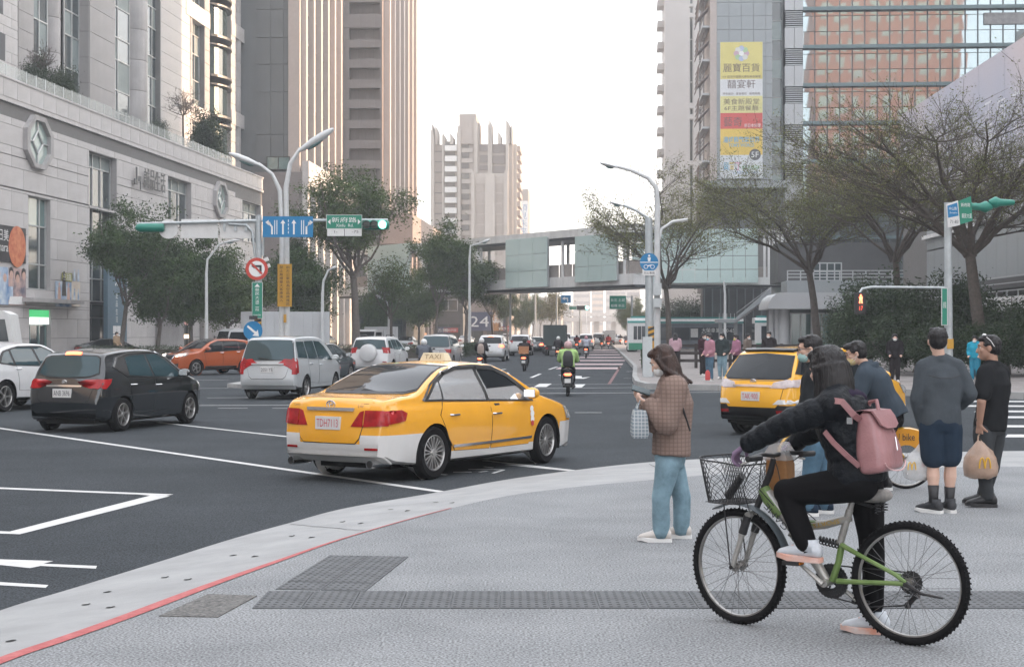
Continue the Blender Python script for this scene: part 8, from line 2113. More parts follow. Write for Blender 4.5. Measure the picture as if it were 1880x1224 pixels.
def grow(seed, top_z, trunk_h, r0, cz, ch, cr, cx=0.0, limbs=6, subs=5, twigs=5, style='leafy', lean=0.0, n_leaf=7000, leaf=.16, shell=.55):
 """trunk, limbs, branches and twigs towards points of an egg-shaped crown; returns wood mesh data and twig tips"""
 rs = random.Random(seed); W_ = MB(); fork = Vector((lean, 0, trunk_h)); tips = []
 W_.tube([(0, 0, -.05), (lean*.2+rs.uniform(-.08, .08), rs.uniform(-.08, .08), trunk_h*.35), (lean*.6, rs.uniform(-.08, .08), trunk_h*.7), fork], [r0*1.25, r0*.95, r0*.85, r0*.75], 9)
 C = Vector((cx, 0, cz))
 def target(k=1.0, lo=shell):
  while True:
   v = Vector((rs.uniform(-1, 1), rs.uniform(-1, 1), rs.uniform(-1, 1)))
   if lo*lo < v.length_squared < 1: break
  if style == 'umbrella': v.z = -.15+.85*v.z*(1-.5*abs(v.x)) + .25*(abs(v.x))
  return C + Vector((v.x*cr*k, v.y*cr*k*.85, v.z*ch*k))
 def bend(a, b_, lift, n_=4):
  L_ = (b_-a).length; return [a.lerp(b_, i/n_)+Vector((rs.uniform(-.03, .03)*L_, rs.uniform(-.03, .03)*L_, lift*L_*math.sin(math.pi*i/n_))) for i in range(n_)]+[b_]
 for i in range(limbs):
  t1 = target(.8, .35);
  if style == 'umbrella': a_ = 2*math.pi*(i+rs.uniform(-.2, .2))/limbs; t1 = C+Vector((math.cos(a_)*cr*.68, math.sin(a_)*cr*.58, ch*rs.uniform(-.35, .7)))
  p1 = bend(fork, t1, rs.uniform(-.12, -.02) if style != 'umbrella' else rs.uniform(.02, .10), 6); r1 = r0*rs.uniform(.36, .5)
  W_.tube(p1, [r1*(1-.75*j/6) for j in range(7)], 6)
  for j in range(subs):
   f = rs.uniform(.35, 1.0); s_ = p1[min(6, int(f*6))]; t2 = s_.lerp(target(), .62) if style != 'umbrella' else s_+Vector(((s_-C).x*.45+rs.uniform(-.30, .30)*cr, (s_-C).y*.45+rs.uniform(-.3, .3)*cr, rs.uniform(.02, .30)*ch))
   p2 = bend(s_, t2, rs.uniform(-.08, .06)); r2 = r1*.42*(1.15-f*.5); W_.tube(p2, [r2*(1-.7*k/4) for k in range(5)], 5)
   for k in range(twigs):
    s3 = p2[rs.randint(1, 4)]; d_ = (t2-s_).normalized(); L3 = (.34 if style == 'umbrella' else .22)*cr*rs.uniform(.5, 1.1)
    v = (d_*1.0+Vector((rs.uniform(-1, 1), rs.uniform(-1, 1), rs.uniform(-.35, .75) if style != 'umbrella' else rs.uniform(-.05, .5)))*.85).normalized()
    t3 = s3+v*L3; W_.tube([s3, s3.lerp(t3, .5)+Vector((0, 0, L3*.04)), t3], [r2*.34, r2*.22, .004], 4, cap=False); tips.append(t3); tips.append(s3.lerp(t3, .6))
    if style in ('umbrella', 'bare'):
     for m_ in range(3):
      q0 = s3.lerp(t3, rs.uniform(.3, .95)); q1 = q0+(v+Vector((rs.uniform(-1, 1), rs.uniform(-1, 1), rs.uniform(-.1, .6)))*.8).normalized()*L3*.5; W_.tube([q0, q1], [.010, .004], 3, cap=False); tips.append(q1); tips.append(q0.lerp(q1, .5))
 return W_, tips
PROTO = {}
def tree(label, px, Z_, pytop, pybot, hw, cxp=None, trunk_py=None, r0=.16, leafm=None, style='leafy', n=7000, leaf=.17, seed=1, sd_=.28, group=None, name='street_tree', barkm=None, z0=0.0, limbs=6, subs=5, twigs=5, depth=.85, key=None, cat_='tree', spin=0.0, flat=.2):
 o = thing(name, label, cat_, (X(px, Z_), Z_, z0), spin, group); zt, zb_ = H(pytop, Z_)-z0, H(pybot, Z_)-z0; cr = hw/F*Z_*(1.22 if style == 'leafy' else 1.1); zt += .35*(style != 'bare'); cx = ((cxp or px)-px)/F*Z_
 th = (H(trunk_py, Z_)-z0) if trunk_py else max(.5, zb_+(zt-zb_)*.08)
 if key and key in PROTO:
  (wm, cm), (H0, R0) = PROTO[key]; sc = (cr/R0, cr/R0, zt/H0)
 else:
  W_, tips = grow(seed, zt, th, r0, (zt+zb_)/2, (zt-zb_)/2, cr, cx, limbs, subs, twigs, style, lean=cx*.35)
  wm = W_.mesh('trunk', barkm or M_bark, 60); rs = np.random.RandomState(seed); cm = None
  if n: V, Fc = leaves([tuple(t) for t in tips], (sd_, sd_, sd_*.7), n, leaf, rs, flat); cm = mesh_np('crown', V, Fc, leafm or L_dark)
  PROTO[key or label] = ((wm, cm), (zt, cr)); sc = (1, 1, 1)
 a = piece('trunk', wm, o); a.scale = sc
 if cm: b_ = piece('crown', cm, o); b_.scale = sc
 return o
GS = 'street trees along the left side'
tree('leafy tree in front of the store entrance, leaning right, leftmost on the street', 222, 98, 335, 530, 92, 250, 560, .17, L_dark, n=26000, seed=11, sd_=.36, leaf=.2, group=GS, key='A')
tree('leafy tree right of the store banner with low hanging crown', 288, 99, 425, 612, 92, 305, 600, .15, L_dark, n=26000, seed=12, sd_=.38, leaf=.2, group=GS, key='B')
tree('leafy tree behind the white sign backs near the round column', 352, 101, 415, 610, 98, 350, 598, .15, L_dark, group=GS, key='B', spin=2.0)
tree('leafy tree left of the red no turning sign', 420, 103, 425, 612, 98, 415, 600, .16, L_mid, n=26000, seed=14, sd_=.38, leaf=.2, group=GS, key='C')
tree('leafy tree low behind the lamp post with the yellow board', 560, 108, 430, 615, 92, 570, 600, .15, group=GS, key='B', spin=4.0)
tree('big spreading tree with a thick forked trunk behind the street name sign', 655, 109, 292, 455, 142, 640, 510, .30, L_mid, n=30000, seed=16, sd_=.42, leaf=.21, group=GS, limbs=9)
tree('small open crowned tree in front of the left green bridge panel', 718, 116, 440, 565, 68, 718, 585, .13, L_mid, n=5000, seed=17, sd_=.3, leaf=.2, group=GS, barkm=M_bark2)
tree('slender leafy tree before the pale apartment block', 800, 130, 383, 515, 68, 810, 560, .15, L_mid, n=20000, seed=18, sd_=.4, leaf=.23, group=GS, key='D')
tree('leafy tree whose crown hangs before the second green bridge panel', 856, 148, 440, 562, 72, 872, 590, .16, group=GS, key='D', spin=1.5)
tree('leafy tree just left of the tall panelled bridge section', 905, 165, 468, 566, 52, 908, 590, .15, group=GS, key='D', spin=3.1)
for i, (px, Z_, yt, hw, k) in enumerate(((770, 150, 470, 55, 'C'), (690, 140, 520, 50, 'B'), (745, 175, 530, 45, 'C'), (932, 195, 520, 30, 'A'), (958, 225, 528, 28, 'C'), (978, 255, 532, 26, 'D'), (992, 300, 534, 26, 'A'), (1172, 215, 535, 34, 'C'), (1153, 260, 548, 26, 'B'))):
 tree(['leafy tree behind the small open crowned tree', 'dark leafy tree over the low shopfront roof', 'dark leafy tree behind the orange sunlit frame', 'street tree right of the tall panelled bridge section', 'second street tree under the open bridge bay', 'third street tree under the open bridge bay', 'farthest street tree left of the road end', 'dark roadside tree left of the right lamp post', 'far roadside tree right of the green direction board'][i], px, Z_, yt, 612, hw, None, 598, .15, group=GS if i < 7 else 'roadside trees on the right', key=k, spin=i*1.3)
tree('tree with yellowing leaves behind the blue turn sign', 1012, 240, 528, 596, 40, 1010, 596, .14, L_yel, n=5000, seed=22, sd_=.5, leaf=.3, group=GS, limbs=5)
GU = 'spreading sparse trees on the right'
tree('spreading sparse tree with tiered branches behind the blue round sign', 1232, 97, 285, 520, 150, 1205, 530, .20, L_olive, 'umbrella', 22000, .13, 31, .22, GU, barkm=M_bark2, limbs=11, subs=7, twigs=6, flat=.5)
tree('spreading sparse tree left of the red pedestrian signal', 1505, 80, 290, 520, 185, 1450, 500, .22, L_olive, 'umbrella', 26000, .11, 32, .2, GU, barkm=M_bark2, limbs=11, subs=8, twigs=6, flat=.5)
tree('largest spreading sparse tree, its trunk behind the man in the black polo', 1803, 58, 205, 470, 275, 1740, 470, .26, L_olive, 'umbrella', 42000, .085, 33, .16, GU, barkm=M_bark2, limbs=13, subs=10, twigs=7, flat=.5)
tree('spreading sparse tree filling the gap between the two larger ones', 1655, 74, 265, 470, 190, 1625, 480, .2, L_olive, 'umbrella', 26000, .10, 34, .2, GU, barkm=M_bark2, limbs=11, subs=8, twigs=6, flat=.5)
GD = 'dense evergreen shrubs on the right'
for i, (px, Z_, yt, hw) in enumerate(((1598, 66, 470, 72), (1680, 64, 505, 75), (1765, 62, 500, 70), (1850, 60, 520, 75), (1560, 70, 540, 55), (1640, 60, 580, 60), (1725, 58, 585, 62), (1815, 57, 590, 60), (1890, 58, 575, 50))):
 o = tree(['tall dark shrub beneath the red pedestrian signal', 'dark shrub left of the signal pole', 'dark shrub behind the signal pole', 'dark shrub behind the man in the black polo', 'dark shrub at the left end of the shrub mass', 'low dark shrub below the signal arm', 'low dark shrub behind the man in grey', 'low dark shrub between the two standing men', 'low dark shrub at the right edge'][i], px, Z_, yt, 668, hw, None, None, .12, L_shrub, n=15000, leaf=.16, seed=41+i % 3, sd_=.30, group=GD, name='shrub', key='S%d' % (i % 3), cat_='shrub', limbs=9, subs=6, spin=i*.9)
for i, (px, Z_, yt, hw) in enumerate(((1262, 152, 525, 42), (1222, 158, 540, 36))):
 tree(['dark evergreen behind the right lamp posts', 'dark evergreen left of the bus'][i], px, Z_, yt, 625, hw, group='evergreens by the bus', key='S0', name='shrub', cat_='shrub', spin=i)
def roof_pt(px, yo): u = L(px, 610, yo)[0]; c, s_ = math.cos(LR), math.sin(LR); return LO[0]+u*c-yo*s_, LO[1]+u*s_+yo*c
for i, (px, yo, yt, hw, k, nn, nm, lb) in enumerate(((62, 3.0, 104, 30, 'S0', 1, 'shrub', 'dark clipped shrub on the store roof, leftmost of the planting'), (118, 3.0, 128, 28, 'S1', 1, 'shrub', 'pale green shrub on the store roof beside the round column'), (382, 3.0, 216, 36, 'S2', 1, 'shrub', 'bushy dark shrub on the store roof under the curved balconies'), (295, 3.0, 215, 18, 'S0', 1, 'shrub', 'small shrub on the store roof near the parapet step'))):
 x_, y_ = roof_pt(px, yo); H_ = (H(yt, y_)-TOP+1.0)*1.25; o = thing('shrub', lb, 'shrub', (x_, y_, TOP-1.1), i); (wm, cm), (H0, R0) = PROTO[k]; s_ = hw/F*y_*1.35
 for nm_, m_ in (('trunk', wm), ('crown', cm)): a = piece(nm_, m_, o); a.scale = (s_/R0, s_/R0, H_/H0)
for (px, yt, hw, sd, lb) in ((76, 62, 34, 51, 'bare leafless tree on the store roof at the far left'), (336, 148, 46, 52, 'bare leafless tree on the store roof beside the slim columns')):
 x_, y_ = roof_pt(px, 2.5); tree(lb, (x_/y_)*F+CXP, y_, yt, yt+70, hw, None, None, .11, None, 'bare', 0, seed=sd, name='bare_tree', barkm=M_bark, z0=TOP-1.2, limbs=9, subs=7, twigs=5)
def hedge(label, x0, y0, x1, y1, h=.9, d=.9):
 a, b_ = Vector((x0, y0, 0)), Vector((x1, y1, 0)); L_ = (b_-a).length; r_ = np.random.RandomState(int(x0*7)+200); k = int(L_*500)
 t = r_.rand(k); c = np.stack([x0+(x1-x0)*t, y0+(y1-y0)*t+r_.uniform(-d/2, d/2, k), r_.rand(k)**.6*h], 1); V, Fc = leaves(c, .04, k, .11, r_); o = thing('hedge', label, 'hedge')
 q = piece('foliage', mesh_np('foliage', V, Fc, L_shrub), o); q['kind'] = 'stuff'
 MB().prism([(x0, y0-d*.3), (x1, y1-d*.3), (x1, y1+d*.3), (x0, y0+d*.3)], -.02, h*.75).build('soil_core', M_soil, o)
hedge('clipped hedge on the corner behind the orange off roader', -25, 88, -15, 93.2); hedge('clipped hedge below the big forked tree', -14, 94, -6, 99); hedge('clipped hedge along the median beside the grey van', -3.3, 104, -1.5, 134); hedge('low planter hedge at the foot of the right lamp posts', 5.6, 64, 6.4, 74, .8, .8)
# ------------------------------------------------------------------ masts, lamps, signals and signs
M_mast = mat('galvanised_pole', (0.40, 0.43, 0.44), rough=.45, metal=.3, var=.12, scale=4)
M_lamp = mat('white_lamp_pole', (0.52, 0.53, 0.53), rough=.4, var=.08, scale=3)
M_sblue = mat('sign_blue', (0.008, 0.17, 0.37), rough=.45, var=.04); M_sgreen = mat('sign_green', (0.015, 0.20, 0.13), rough=.45, var=.04); M_sred = mat('sign_red', (0.48, 0.05, 0.035), rough=.45, var=.05)
M_syel = mat('sign_yellow', (0.50, 0.27, 0.035), rough=.5, var=.05); M_sback = mat('sign_back_grey', (0.46, 0.49, 0.50), rough=.4, metal=.2, var=.08); M_sigg = mat('signal_green_shell', (0.02, 0.19, 0.14), rough=.4, var=.05)
M_golit = mat('lit_green_lens', (.1, .8, .55), var=0, emit=(.25, 1, .75), es=1.5); M_redlit = mat('lit_red_lens', (.8, .12, .05), var=0, emit=(1, .16, .07), es=1.6); M_off = mat('dark_lens', (.012, .02, .018), rough=.15, var=0)
class Post:
 def __init__(s, name, label, cat_, px, Z_, z0=0.0, group=None): s.Z = Z_; s.b = Vector((X(px, Z_), Z_, z0)); s.t = thing(name, label, cat_, s.b, 0, group)
 def p(s, px, py, d=0.0): return P(px, py, s.Z+d)*(1) - s.b if d == 0 else Vector((X(px, s.Z), s.Z+d, H(py, s.Z))) - s.b
 def tube(s, nm, pts, r_, m=None, n=10): return MB().tube([s.p(*q) for q in pts], r_, n).build(nm, m or M_mast, s.t, smooth=40)
 def board(s, nm, x0_, x1_, y0_, y1_, m, d=-.16, t_=.03, rim=None):
  a, b_ = s.p(x0_, y1_, d), s.p(x1_, y0_, d); o = MB().box(a.x, b_.x, a.y-t_, a.y, a.z, b_.z).build(nm, m, s.t)
  if rim: MB().box(a.x-.015, b_.x+.015, a.y-t_+.004, a.y-.004, a.z-.015, b_.z+.015).build('rim', rim, o)
  s.d = d-t_-.004; return o
 def txt(s, o, st, px, py, wpx, hpx, m=None, k=0):
  c = s.p(px, py, s.d-k*.003); MB().text(st, c.x, c.z, w=wpx/F*s.Z, h=hpx/F*s.Z, y=c.y).build('print', m or M_wtext, o)
 def shape(s, o, pts, m=None, k=0): MB().poly([s.p(x, y, s.d-k*.003) for x, y in reversed(pts)]).build('print', m or M_wtext, o)
 def disc(s, nm, px, py, rpx, m, d=-.16, par=None, t_=.02, k=0):
  c = s.p(px, py, d-k*.003); r_ = rpx/F*s.Z; return MB().lathe([(.001, -t_), (r_, -t_), (r_, 0), (.001, 0)], 28, axis='y', c=c).build(nm, m, par or s.t)
ms = Post('signal_mast', 'grey signal mast with blue lane sign, street name sign and a lit green light', 'signal mast', 475, 52, -.05)
ms.tube('pole', [(475, 706), (475, 395)], [.14, .10]); ms.tube('arm', [(252, 411), (480, 405), (712, 404)], .05); ms.tube('arm_brace', [(420, 411), (452, 413), (463, 425), (468, 470)], .045); ms.tube('arm_brace', [(520, 408), (490, 413), (484, 430), (482, 470)], .045)
for x0_, x1_ in ((332, 399), (403, 467)): ms.board('sign_back', x0_, x1_, 402, 437, M_white, .10)
for x in (412, 432, 452): ms.board('bracket', x-2, x+2, 402, 424, M_mast, .02)
ms.disc('sign_back', 308, 420, 18, M_white, .10)
c = ms.p(248, 418); MB().lathe([(.001, 0), (.10, .05), (.15, .18), (.15, .95), (.10, 1.0), (.001, 1.0)], 12, axis='x', c=c).build('signal_housing', M_sigg, ms.t, smooth=50)
o = ms.board('lane_sign', 484, 576, 398, 436, M_sblue)
for x in (521, 541): ms.shape(o, [(x-1.5, 431), (x+1.5, 431), (x+1.5, 411), (x+4.5, 411), (x, 404), (x-4.5, 411), (x-1.5, 411)])
for x in (506, 510, 555, 559): ms.shape(o, [(x-.7, 431), (x+.7, 431), (x+.7, 405), (x-.7, 405)])
for y in (404, 411, 418, 425): ms.shape(o, [(530.4, y), (530.4, y+4.5), (531.6, y+4.5), (531.6, y)])
for sg, x in ((1, 501), (-1, 564)):
 for pg in ([(x-1.6, 431), (x+1.6, 431), (x+1.6, 416), (x-1.6, 416)], [(x-sg*.5-1.6, 417), (x+1.6, 417), (x-sg*4, 409), (x-sg*7, 411.5)] , [(x-sg*12, 409), (x-sg*6, 404.5), (x-sg*6, 414.5)], [(x-sg*7, 408), (x-sg*3, 408.5), (x-sg*3, 411), (x-sg*7, 411)]): ms.shape(o, pg if sg > 0 else pg[::-1], k=1)
o = ms.board('street_name_sign', 601, 665, 396, 420, M_sgreen, rim=M_white); ms.txt(o, '新府路', 633, 404.5, 46, 9.5); ms.txt(o, 'Xinfu  Rd.', 634, 414.5, 32, 5.5)
ms.shape(o, [(603, 408), (608, 403), (608, 413)]); ms.shape(o, [(658, 403), (663, 408), (658, 413)])
o = ms.board('number_board', 602, 665, 421, 434, M_white); ms.txt(o, '1-          -75', 637, 426, 44, 4.5, M_ltext); ms.shape(o, [(633, 421), (634, 421), (634, 434), (633, 434)], M_ltext)
sgl = Post('traffic_light', 'traffic light with lit green lamp at the end of the mast arm', 'traffic light', 690, 52, H(413, 52)-.2)
MB().lathe([(.001, -.47), (.12, -.45), (.17, -.36), (.17, .36), (.12, .45), (.001, .47)], 14, axis='x', c=sgl.p(690, 413, 0)).build('housing', M_sigg, sgl.t, smooth=50)
for x, m_ in ((674, M_off), (688, M_off), (703, M_golit)):
 c = sgl.p(x, 413, -.16); MB().lathe([(.001, 0), (.135, 0), (.135, .05)], 18, axis='y', c=c+Vector((0, -.02, 0))).build('lens', m_, sgl.t)
 MB().loft([[c+Vector((.145*math.cos(a), y, .145*math.sin(a))) for a in [R(-25+k*23) for k in range(11)]] for y in (0, -.22)], cap=False).build('visor', M_sigg, sgl.t)
o = ms.disc('no_turn_sign', 473, 494, 20.5, M_sred); i_ = ms.disc('print', 473, 494, 14.5, M_wtext, -.184, o, .002); ms.d = -.19
for pg in ([(478, 503), (482, 503), (482, 489), (478, 491)], [(468, 487), (482, 487), (482, 491), (468, 491)], [(463, 489), (469, 484.5), (469, 493.5)]): ms.shape(o, pg, M_ltext, 1)
ms.shape(o, [(462, 485), (464.5, 482.5), (484, 502), (481.5, 504.5)], M_sred, 3)
o = ms.board('road_sign', 465, 483, 519, 584, M_sgreen, rim=M_white); ms.shape(o, [(474, 521), (479, 527), (469, 527)])
for i, ch in enumerate('縣民大道二段'): ms.txt(o, ch, 474, 532+7.2*i, 7, 6)
ms.txt(o, 'Xianmin Blvd.', 474, 578, 14, 3)
o = ms.disc('keep_right_sign', 466, 607, 17.5, M_sblue); ms.d = -.19; ms.shape(o, [(455, 600), (457, 597), (472, 609), (475, 605), (477, 617), (465, 616), (469, 612)], k=1)
def stripes(ps, par, x0_, x1_, y0_, y1_, n_):
 for k in range(n_):
  a = y0_+(y1_-y0_)*k/n_; h_ = (y1_-y0_)/n_*.5; ps.shape(par, [(x0_, a+h_*.8), (x1_, a), (x1_, a+h_), (x0_, a+h_*1.8)][::-1], M_ltext)
o = ms.board('hazard_board', 468, 481, 585, 612, M_syel, -.10); stripes(ms, o, 468, 481, 585, 612, 3)
MB().cbox(ms.p(466, 583, -.1), (.22, .3, .12), rz=.4).build('warning_lamp', M_black, ms.t)
lp = Post('street_lamp', 'tall white double street lamp with a yellow notice board strapped to it', 'street lamp', 522, 54, -.05)
lp.tube('pole', [(527, 706), (526, 420), (525, 345), (533, 300), (552, 272)], [.115, .10, .09, .075, .06], M_lamp); lp.tube('pole', [(517, 706), (518, 430), (514, 350), (500, 320), (474, 300)], [.105, .09, .08, .06, .055], M_lamp)
def lamp_head(ps, a, b_, hpx, m=M_lamp):
 p, q_ = ps.p(*a), ps.p(*b_); d = q_-p; n_ = Vector((-d.z, 0, d.x)).normalized(); rg = []
 for f, w_ in ((0, .25), (.15, .6), (.45, 1), (.75, .95), (.95, .5), (1, .15)):
  c = p+d*f; rg.append([c+n_*(hpx/F*ps.Z*.5*w_*math.sin(2*math.pi*k/12))+Vector((0, .2*w_*math.cos(2*math.pi*k/12), 0)) for k in range(12)])
 MB().loft(rg).build('lamp_head', m, ps.t, smooth=60); c = p+d*.45-n_*(hpx/F*ps.Z*.42)*(1 if n_.z > 0 else -1)
 MB().ell(c, (d.length*.22, .14, .07), 10, 6, rot=Euler((0, -math.atan2(d.z, d.x), 0)).to_matrix()).build('lens', M_glassg, ps.t)
lamp_head(lp, (545, 280), (613, 236), 15); lamp_head(lp, (482, 306), (420, 281), 12)
o = lp.board('notice_board', 511, 537, 485, 563, M_syel)
for k, st_ in enumerate(('前方公車站為空品維護區', '禁止無標章大客車進入')):
 for i, ch in enumerate(st_): lp.txt(o, ch, 530-12*k, 491+6.7*i, 6.5, 5.4, M_ltext)
lp.board('repair_plate', 522, 527, 577, 592, M_syel)
for x, y in ((487, 478), (490, 490)): MB().cbox(ms.p(x, y, -.1), (.26, .12, .12), ry=R(-25)).build('camera', M_white, ms.t)
rl = Post('street_lamp', 'tall white street lamp on the right pavement reaching over the road to the left', 'street lamp', 1206, 61)
rl.tube('pole', [(1206, 688), (1207, 380), (1205, 345), (1190, 327), (1160, 313), (1125, 304)], [.15, .11, .10, .085, .07, .06], M_lamp); lamp_head(rl, (1135, 308), (1101, 299), 7); rl.tube('side_arm', [(1207, 450), (1215, 420), (1235, 407), (1262, 403)], .06, M_lamp)
for (y0_, y1_) in ((520, 542), (548, 564)): rl.board('control_box', 1196, 1213, y0_, y1_, M_sback, -.1, .25)
rp = Post('sign_pole', 'grey pole with blue walking and cycling sign and striped hazard board', 'sign pole', 1193, 58)
rp.tube('pole', [(1193, 694), (1191, 400)], [.17, .14]); rp.tube('small_arm', [(1190, 400), (1165, 385), (1145, 377)], .05); lamp_head(rp, (1145, 378), (1118, 371), 4); rp.board('base_cabinet', 1179, 1196, 618, 692, M_sback, -.05, .3)
o = rp.disc('path_sign', 1191, 482, 17, M_sblue); rp.d = -.19; rp.shape(o, [(1174.5, 481.3), (1207.5, 481.3), (1207.5, 482.7), (1174.5, 482.7)])
rp.disc('print', 1191, 470, 1.9, M_wtext, -.19, o, .002); rp.shape(o, [(1188, 473), (1194, 473), (1193, 480), (1189, 480)])
for x in (1185, 1197): rp.disc('print', x, 490, 4, M_wtext, -.19, o, .002); rp.disc('print', x, 490, 3, M_sblue, -.193, o, .002, 1)
rp.shape(o, [(1186, 488), (1195, 486), (1196, 487.5), (1187, 490)]); o = rp.board('plate', 1179, 1203, 497, 506, M_white); rp.txt(o, '行人專用', 1191, 501.5, 19, 5, M_ltext)
o = rp.board('hazard_board', 1189, 1200, 599, 652, M_syel, -.19); stripes(rp, o, 1189, 1200, 599, 630, 3)
sp = Post('signal_pole', 'weathered grey signal pole with green and blue signs behind the man in grey', 'signal pole', 1741, 40)
sp.tube('pole', [(1742, 728), (1740, 372)], [.12, .095]); sp.tube('arm', [(1740, 528), (1600, 527), (1583, 530), (1577, 540)], .035); sp.board('hazard_band', 1736, 1748, 622, 640, M_syel, -.12, .02)
o = sp.board('road_sign', 1726, 1735, 530, 596, M_sgreen, rim=M_white); sp.txt(o, '新府路 Xinfu Rd'[:3], 1730.5, 560, 6, 12)
def tilted(ps, nm, c4, m, d=-.15):
 o = MB().loft([[ps.p(x, y, d) for x, y in c4], [ps.p(x, y, d-.03) for x, y in c4]]).build(nm, m, ps.t); ps.d = d-.034; return o
o = tilted(sp, 'name_board', [(1734, 376), (1755, 369), (1759, 414), (1737, 419)], M_white); sp.shape(o, [(1735.5, 379), (1753.5, 373), (1756, 397), (1737, 401)], M_sblue, 1); sp.txt(o, '中山路', 1745.5, 384, 14, 6, M_wtext, 3); sp.txt(o, 'Zhongshan', 1746.5, 392, 14, 3.5, M_wtext, 3); sp.txt(o, '71-83', 1748, 408, 15, 6, M_ltext, 2)
o = tilted(sp, 'name_board', [(1757, 370), (1780, 361), (1783, 406), (1760, 413)], M_sgreen, -.10); sp.txt(o, '新府路', 1770, 377, 17, 7, M_wtext, 1); sp.txt(o, '縣民大道', 1772, 397, 18, 9, M_wtext, 1)
sx_ = Post('traffic_light', 'green shelled traffic lights seen from the side on top of the right signal pole', 'traffic light', 1800, 40, H(378, 40)-.2)
for (a, b_) in ((1772, 1822), (1862, 1815)):
 q_ = sx_.p(a, 380 if a < 1800 else 372), sx_.p(b_, 376); d = (q_[1]-q_[0]).length; sg = 1 if a < b_ else -1
 MB().lathe([(.06, 0), (.075, sg*d*.05), (.10, sg*d*.55), (.155, sg*d*.72), (.155, sg*d*.76), (.06, sg*d)], 14, axis='x', c=q_[0]).build('housing', M_sigg, sx_.t, smooth=40)
for k in range(4): c = sx_.p(1762+9*k, 377+1.2*k, -.02); MB().loft([[c+Vector((y, .10*math.cos(a), .11*math.sin(a))) for a in [R(10+k2*16) for k2 in range(11)]] for y in (-.10, .05)], cap=False).build('visor', M_sigg, sx_.t)
MB().ell(sx_.p(1781, 389), .05, 8, 6).build('lens', M_redlit, sx_.t); sx_.tube('bracket', [(1741, 376), (1800, 377)], .03)
pd = Post('pedestrian_signal', 'pedestrian signal showing a lit red standing figure over a countdown', 'pedestrian signal', 1577, 40, H(575, 40)-.05)
o = pd.board('housing', 1568, 1587, 537, 577, M_blackpl, -.0, .18); pd.disc('head_dot', 1577.5, 542.5, 1.8, M_redlit, -.185, o, .004); pd.d = -.186
for pg in ([(1574, 545), (1581, 545), (1580, 551), (1575, 551)], [(1575, 551), (1577, 551), (1576.5, 557), (1574, 557)], [(1578, 551), (1580, 551), (1581, 557), (1578.5, 557)]): pd.shape(o, pg, M_redlit, 1)
pd.txt(o, '17', 1578, 566, 6, 8, mat('dim_red_digits', (.3, .04, .03), var=0, emit=(1, .1, .05), es=.5))
for i, (px, Z_, yt, hx, hy, lb) in enumerate(((862, 125, 455, 900, 440, 'white twin street lamp among the trees left of the compact van'), (937, 150, 505, 970, 467, 'slim street lamp before the tall green bridge panel'), (379, 96, 480, 440, 440, 'thin street lamp over the left pavement trees'), (592, 92, 520, 618, 489, 'thin street lamp behind the yellow notice board'), (714, 118, 560, 690, 542, 'short street lamp under the footbridge by the small open tree'), (983, 205, 480, 1000, 512, 'slim street lamp in the median under the open bridge bay'), (1077, 330, 572, 1060, 560, 'far street lamp left of the green direction board'), (1168, 260, 590, 1150, 565, 'far street lamp beside the green and white bus'), (1331, 120, 520, 1329, 519, 'thin white mast in front of the outdoor stairs'))):
 l_ = Post('street_lamp', lb, 'street lamp', px, Z_); sd_ = 1 if hx > px else -1; l_.tube('pole', [(px, HZ+EYE*F/Z_), (px, yt+(20 if hy < yt else 0)), (px+sd_*2, yt-4 if hy < yt else yt-6), (px+(hx-px)*.4, hy+8 if hy < yt else hy+3), (hx-sd_*6, hy+2)], [.12, .09, .07, .06, .04], M_lamp, 8)
 if i != 8: lamp_head(l_, ((px+hx)/2, hy+6), (hx, hy), 5)
for (px, Z_, x0_, x1_, y0_, y1_, m_, st_, lb) in ((1022, 170, 1030, 1048, 542, 556, M_sblue, '↰', 'blue left turn sign hanging in front of the yellowing tree'), (1160, 150, 1119, 1149, 543, 567, M_sgreen, '台北 土城', 'green direction board over the road left of the right lamp post'), (1065, 200, 1045, 1058, 562, 568, M_sgreen, '文化路', 'small green name plate over the far junction')):
 b_ = Post('road_sign', lb, 'road sign', px, Z_); b_.tube('pole', [(px, HZ+EYE*F/Z_), (px, y0_)], .10, n=8); b_.tube('arm', [(px, y0_+2), ((x0_+x1_)/2, y0_+2)], .05, n=6); o = b_.board('face', x0_, x1_, y0_, y1_, m_, rim=M_white)
 if st_ == '↰':
  for pg in ([(1041, 554), (1043, 554), (1043, 547), (1041, 549)], [(1036, 546.5), (1043, 546.5), (1043, 549), (1036, 549)], [(1032, 548), (1037, 544.5), (1037, 551)]): b_.shape(o, pg)
 else:
  b_.txt(o, st_, (x0_+x1_)/2, y0_+(y1_-y0_)*.32, (x1_-x0_)*.85, (y1_-y0_)*.25)
  if x1_-x0_ > 20: b_.txt(o, '板橋 新莊', 1134, 561, 25, 5.5)
fs_ = Post('traffic_light', 'small far traffic light with a green lamp over the road end', 'traffic light', 1070, 200, H(566, 200)); MB().box(*[v for v in (-.8, .8, -.2, .2, -.2, .35)]).build('housing', M_black, fs_.t); MB().ell((.55, -.25, .08), .25, 8, 6).build('lens', M_golit, fs_.t)
M_rail = mat('dark_timber', (0.035, 0.028, 0.026), rough=.7, var=.2)
fe = thing('rail_fence', 'dark timber rail fence in front of the stopped buses', 'fence', (X(1215, 72), 72, 0), R(-2)); fw_ = X(1465, 72)-X(1215, 72)
for k in range(9): MB().box(fw_*k/8-.07, fw_*k/8+.07, -.07, .07, 0, 1.15).build('post', M_rail, fe)
for z in (.35, .7, 1.05): MB().box(0, fw_, -.04, .04, z-.07, z+.07).build('rail', M_rail, fe)
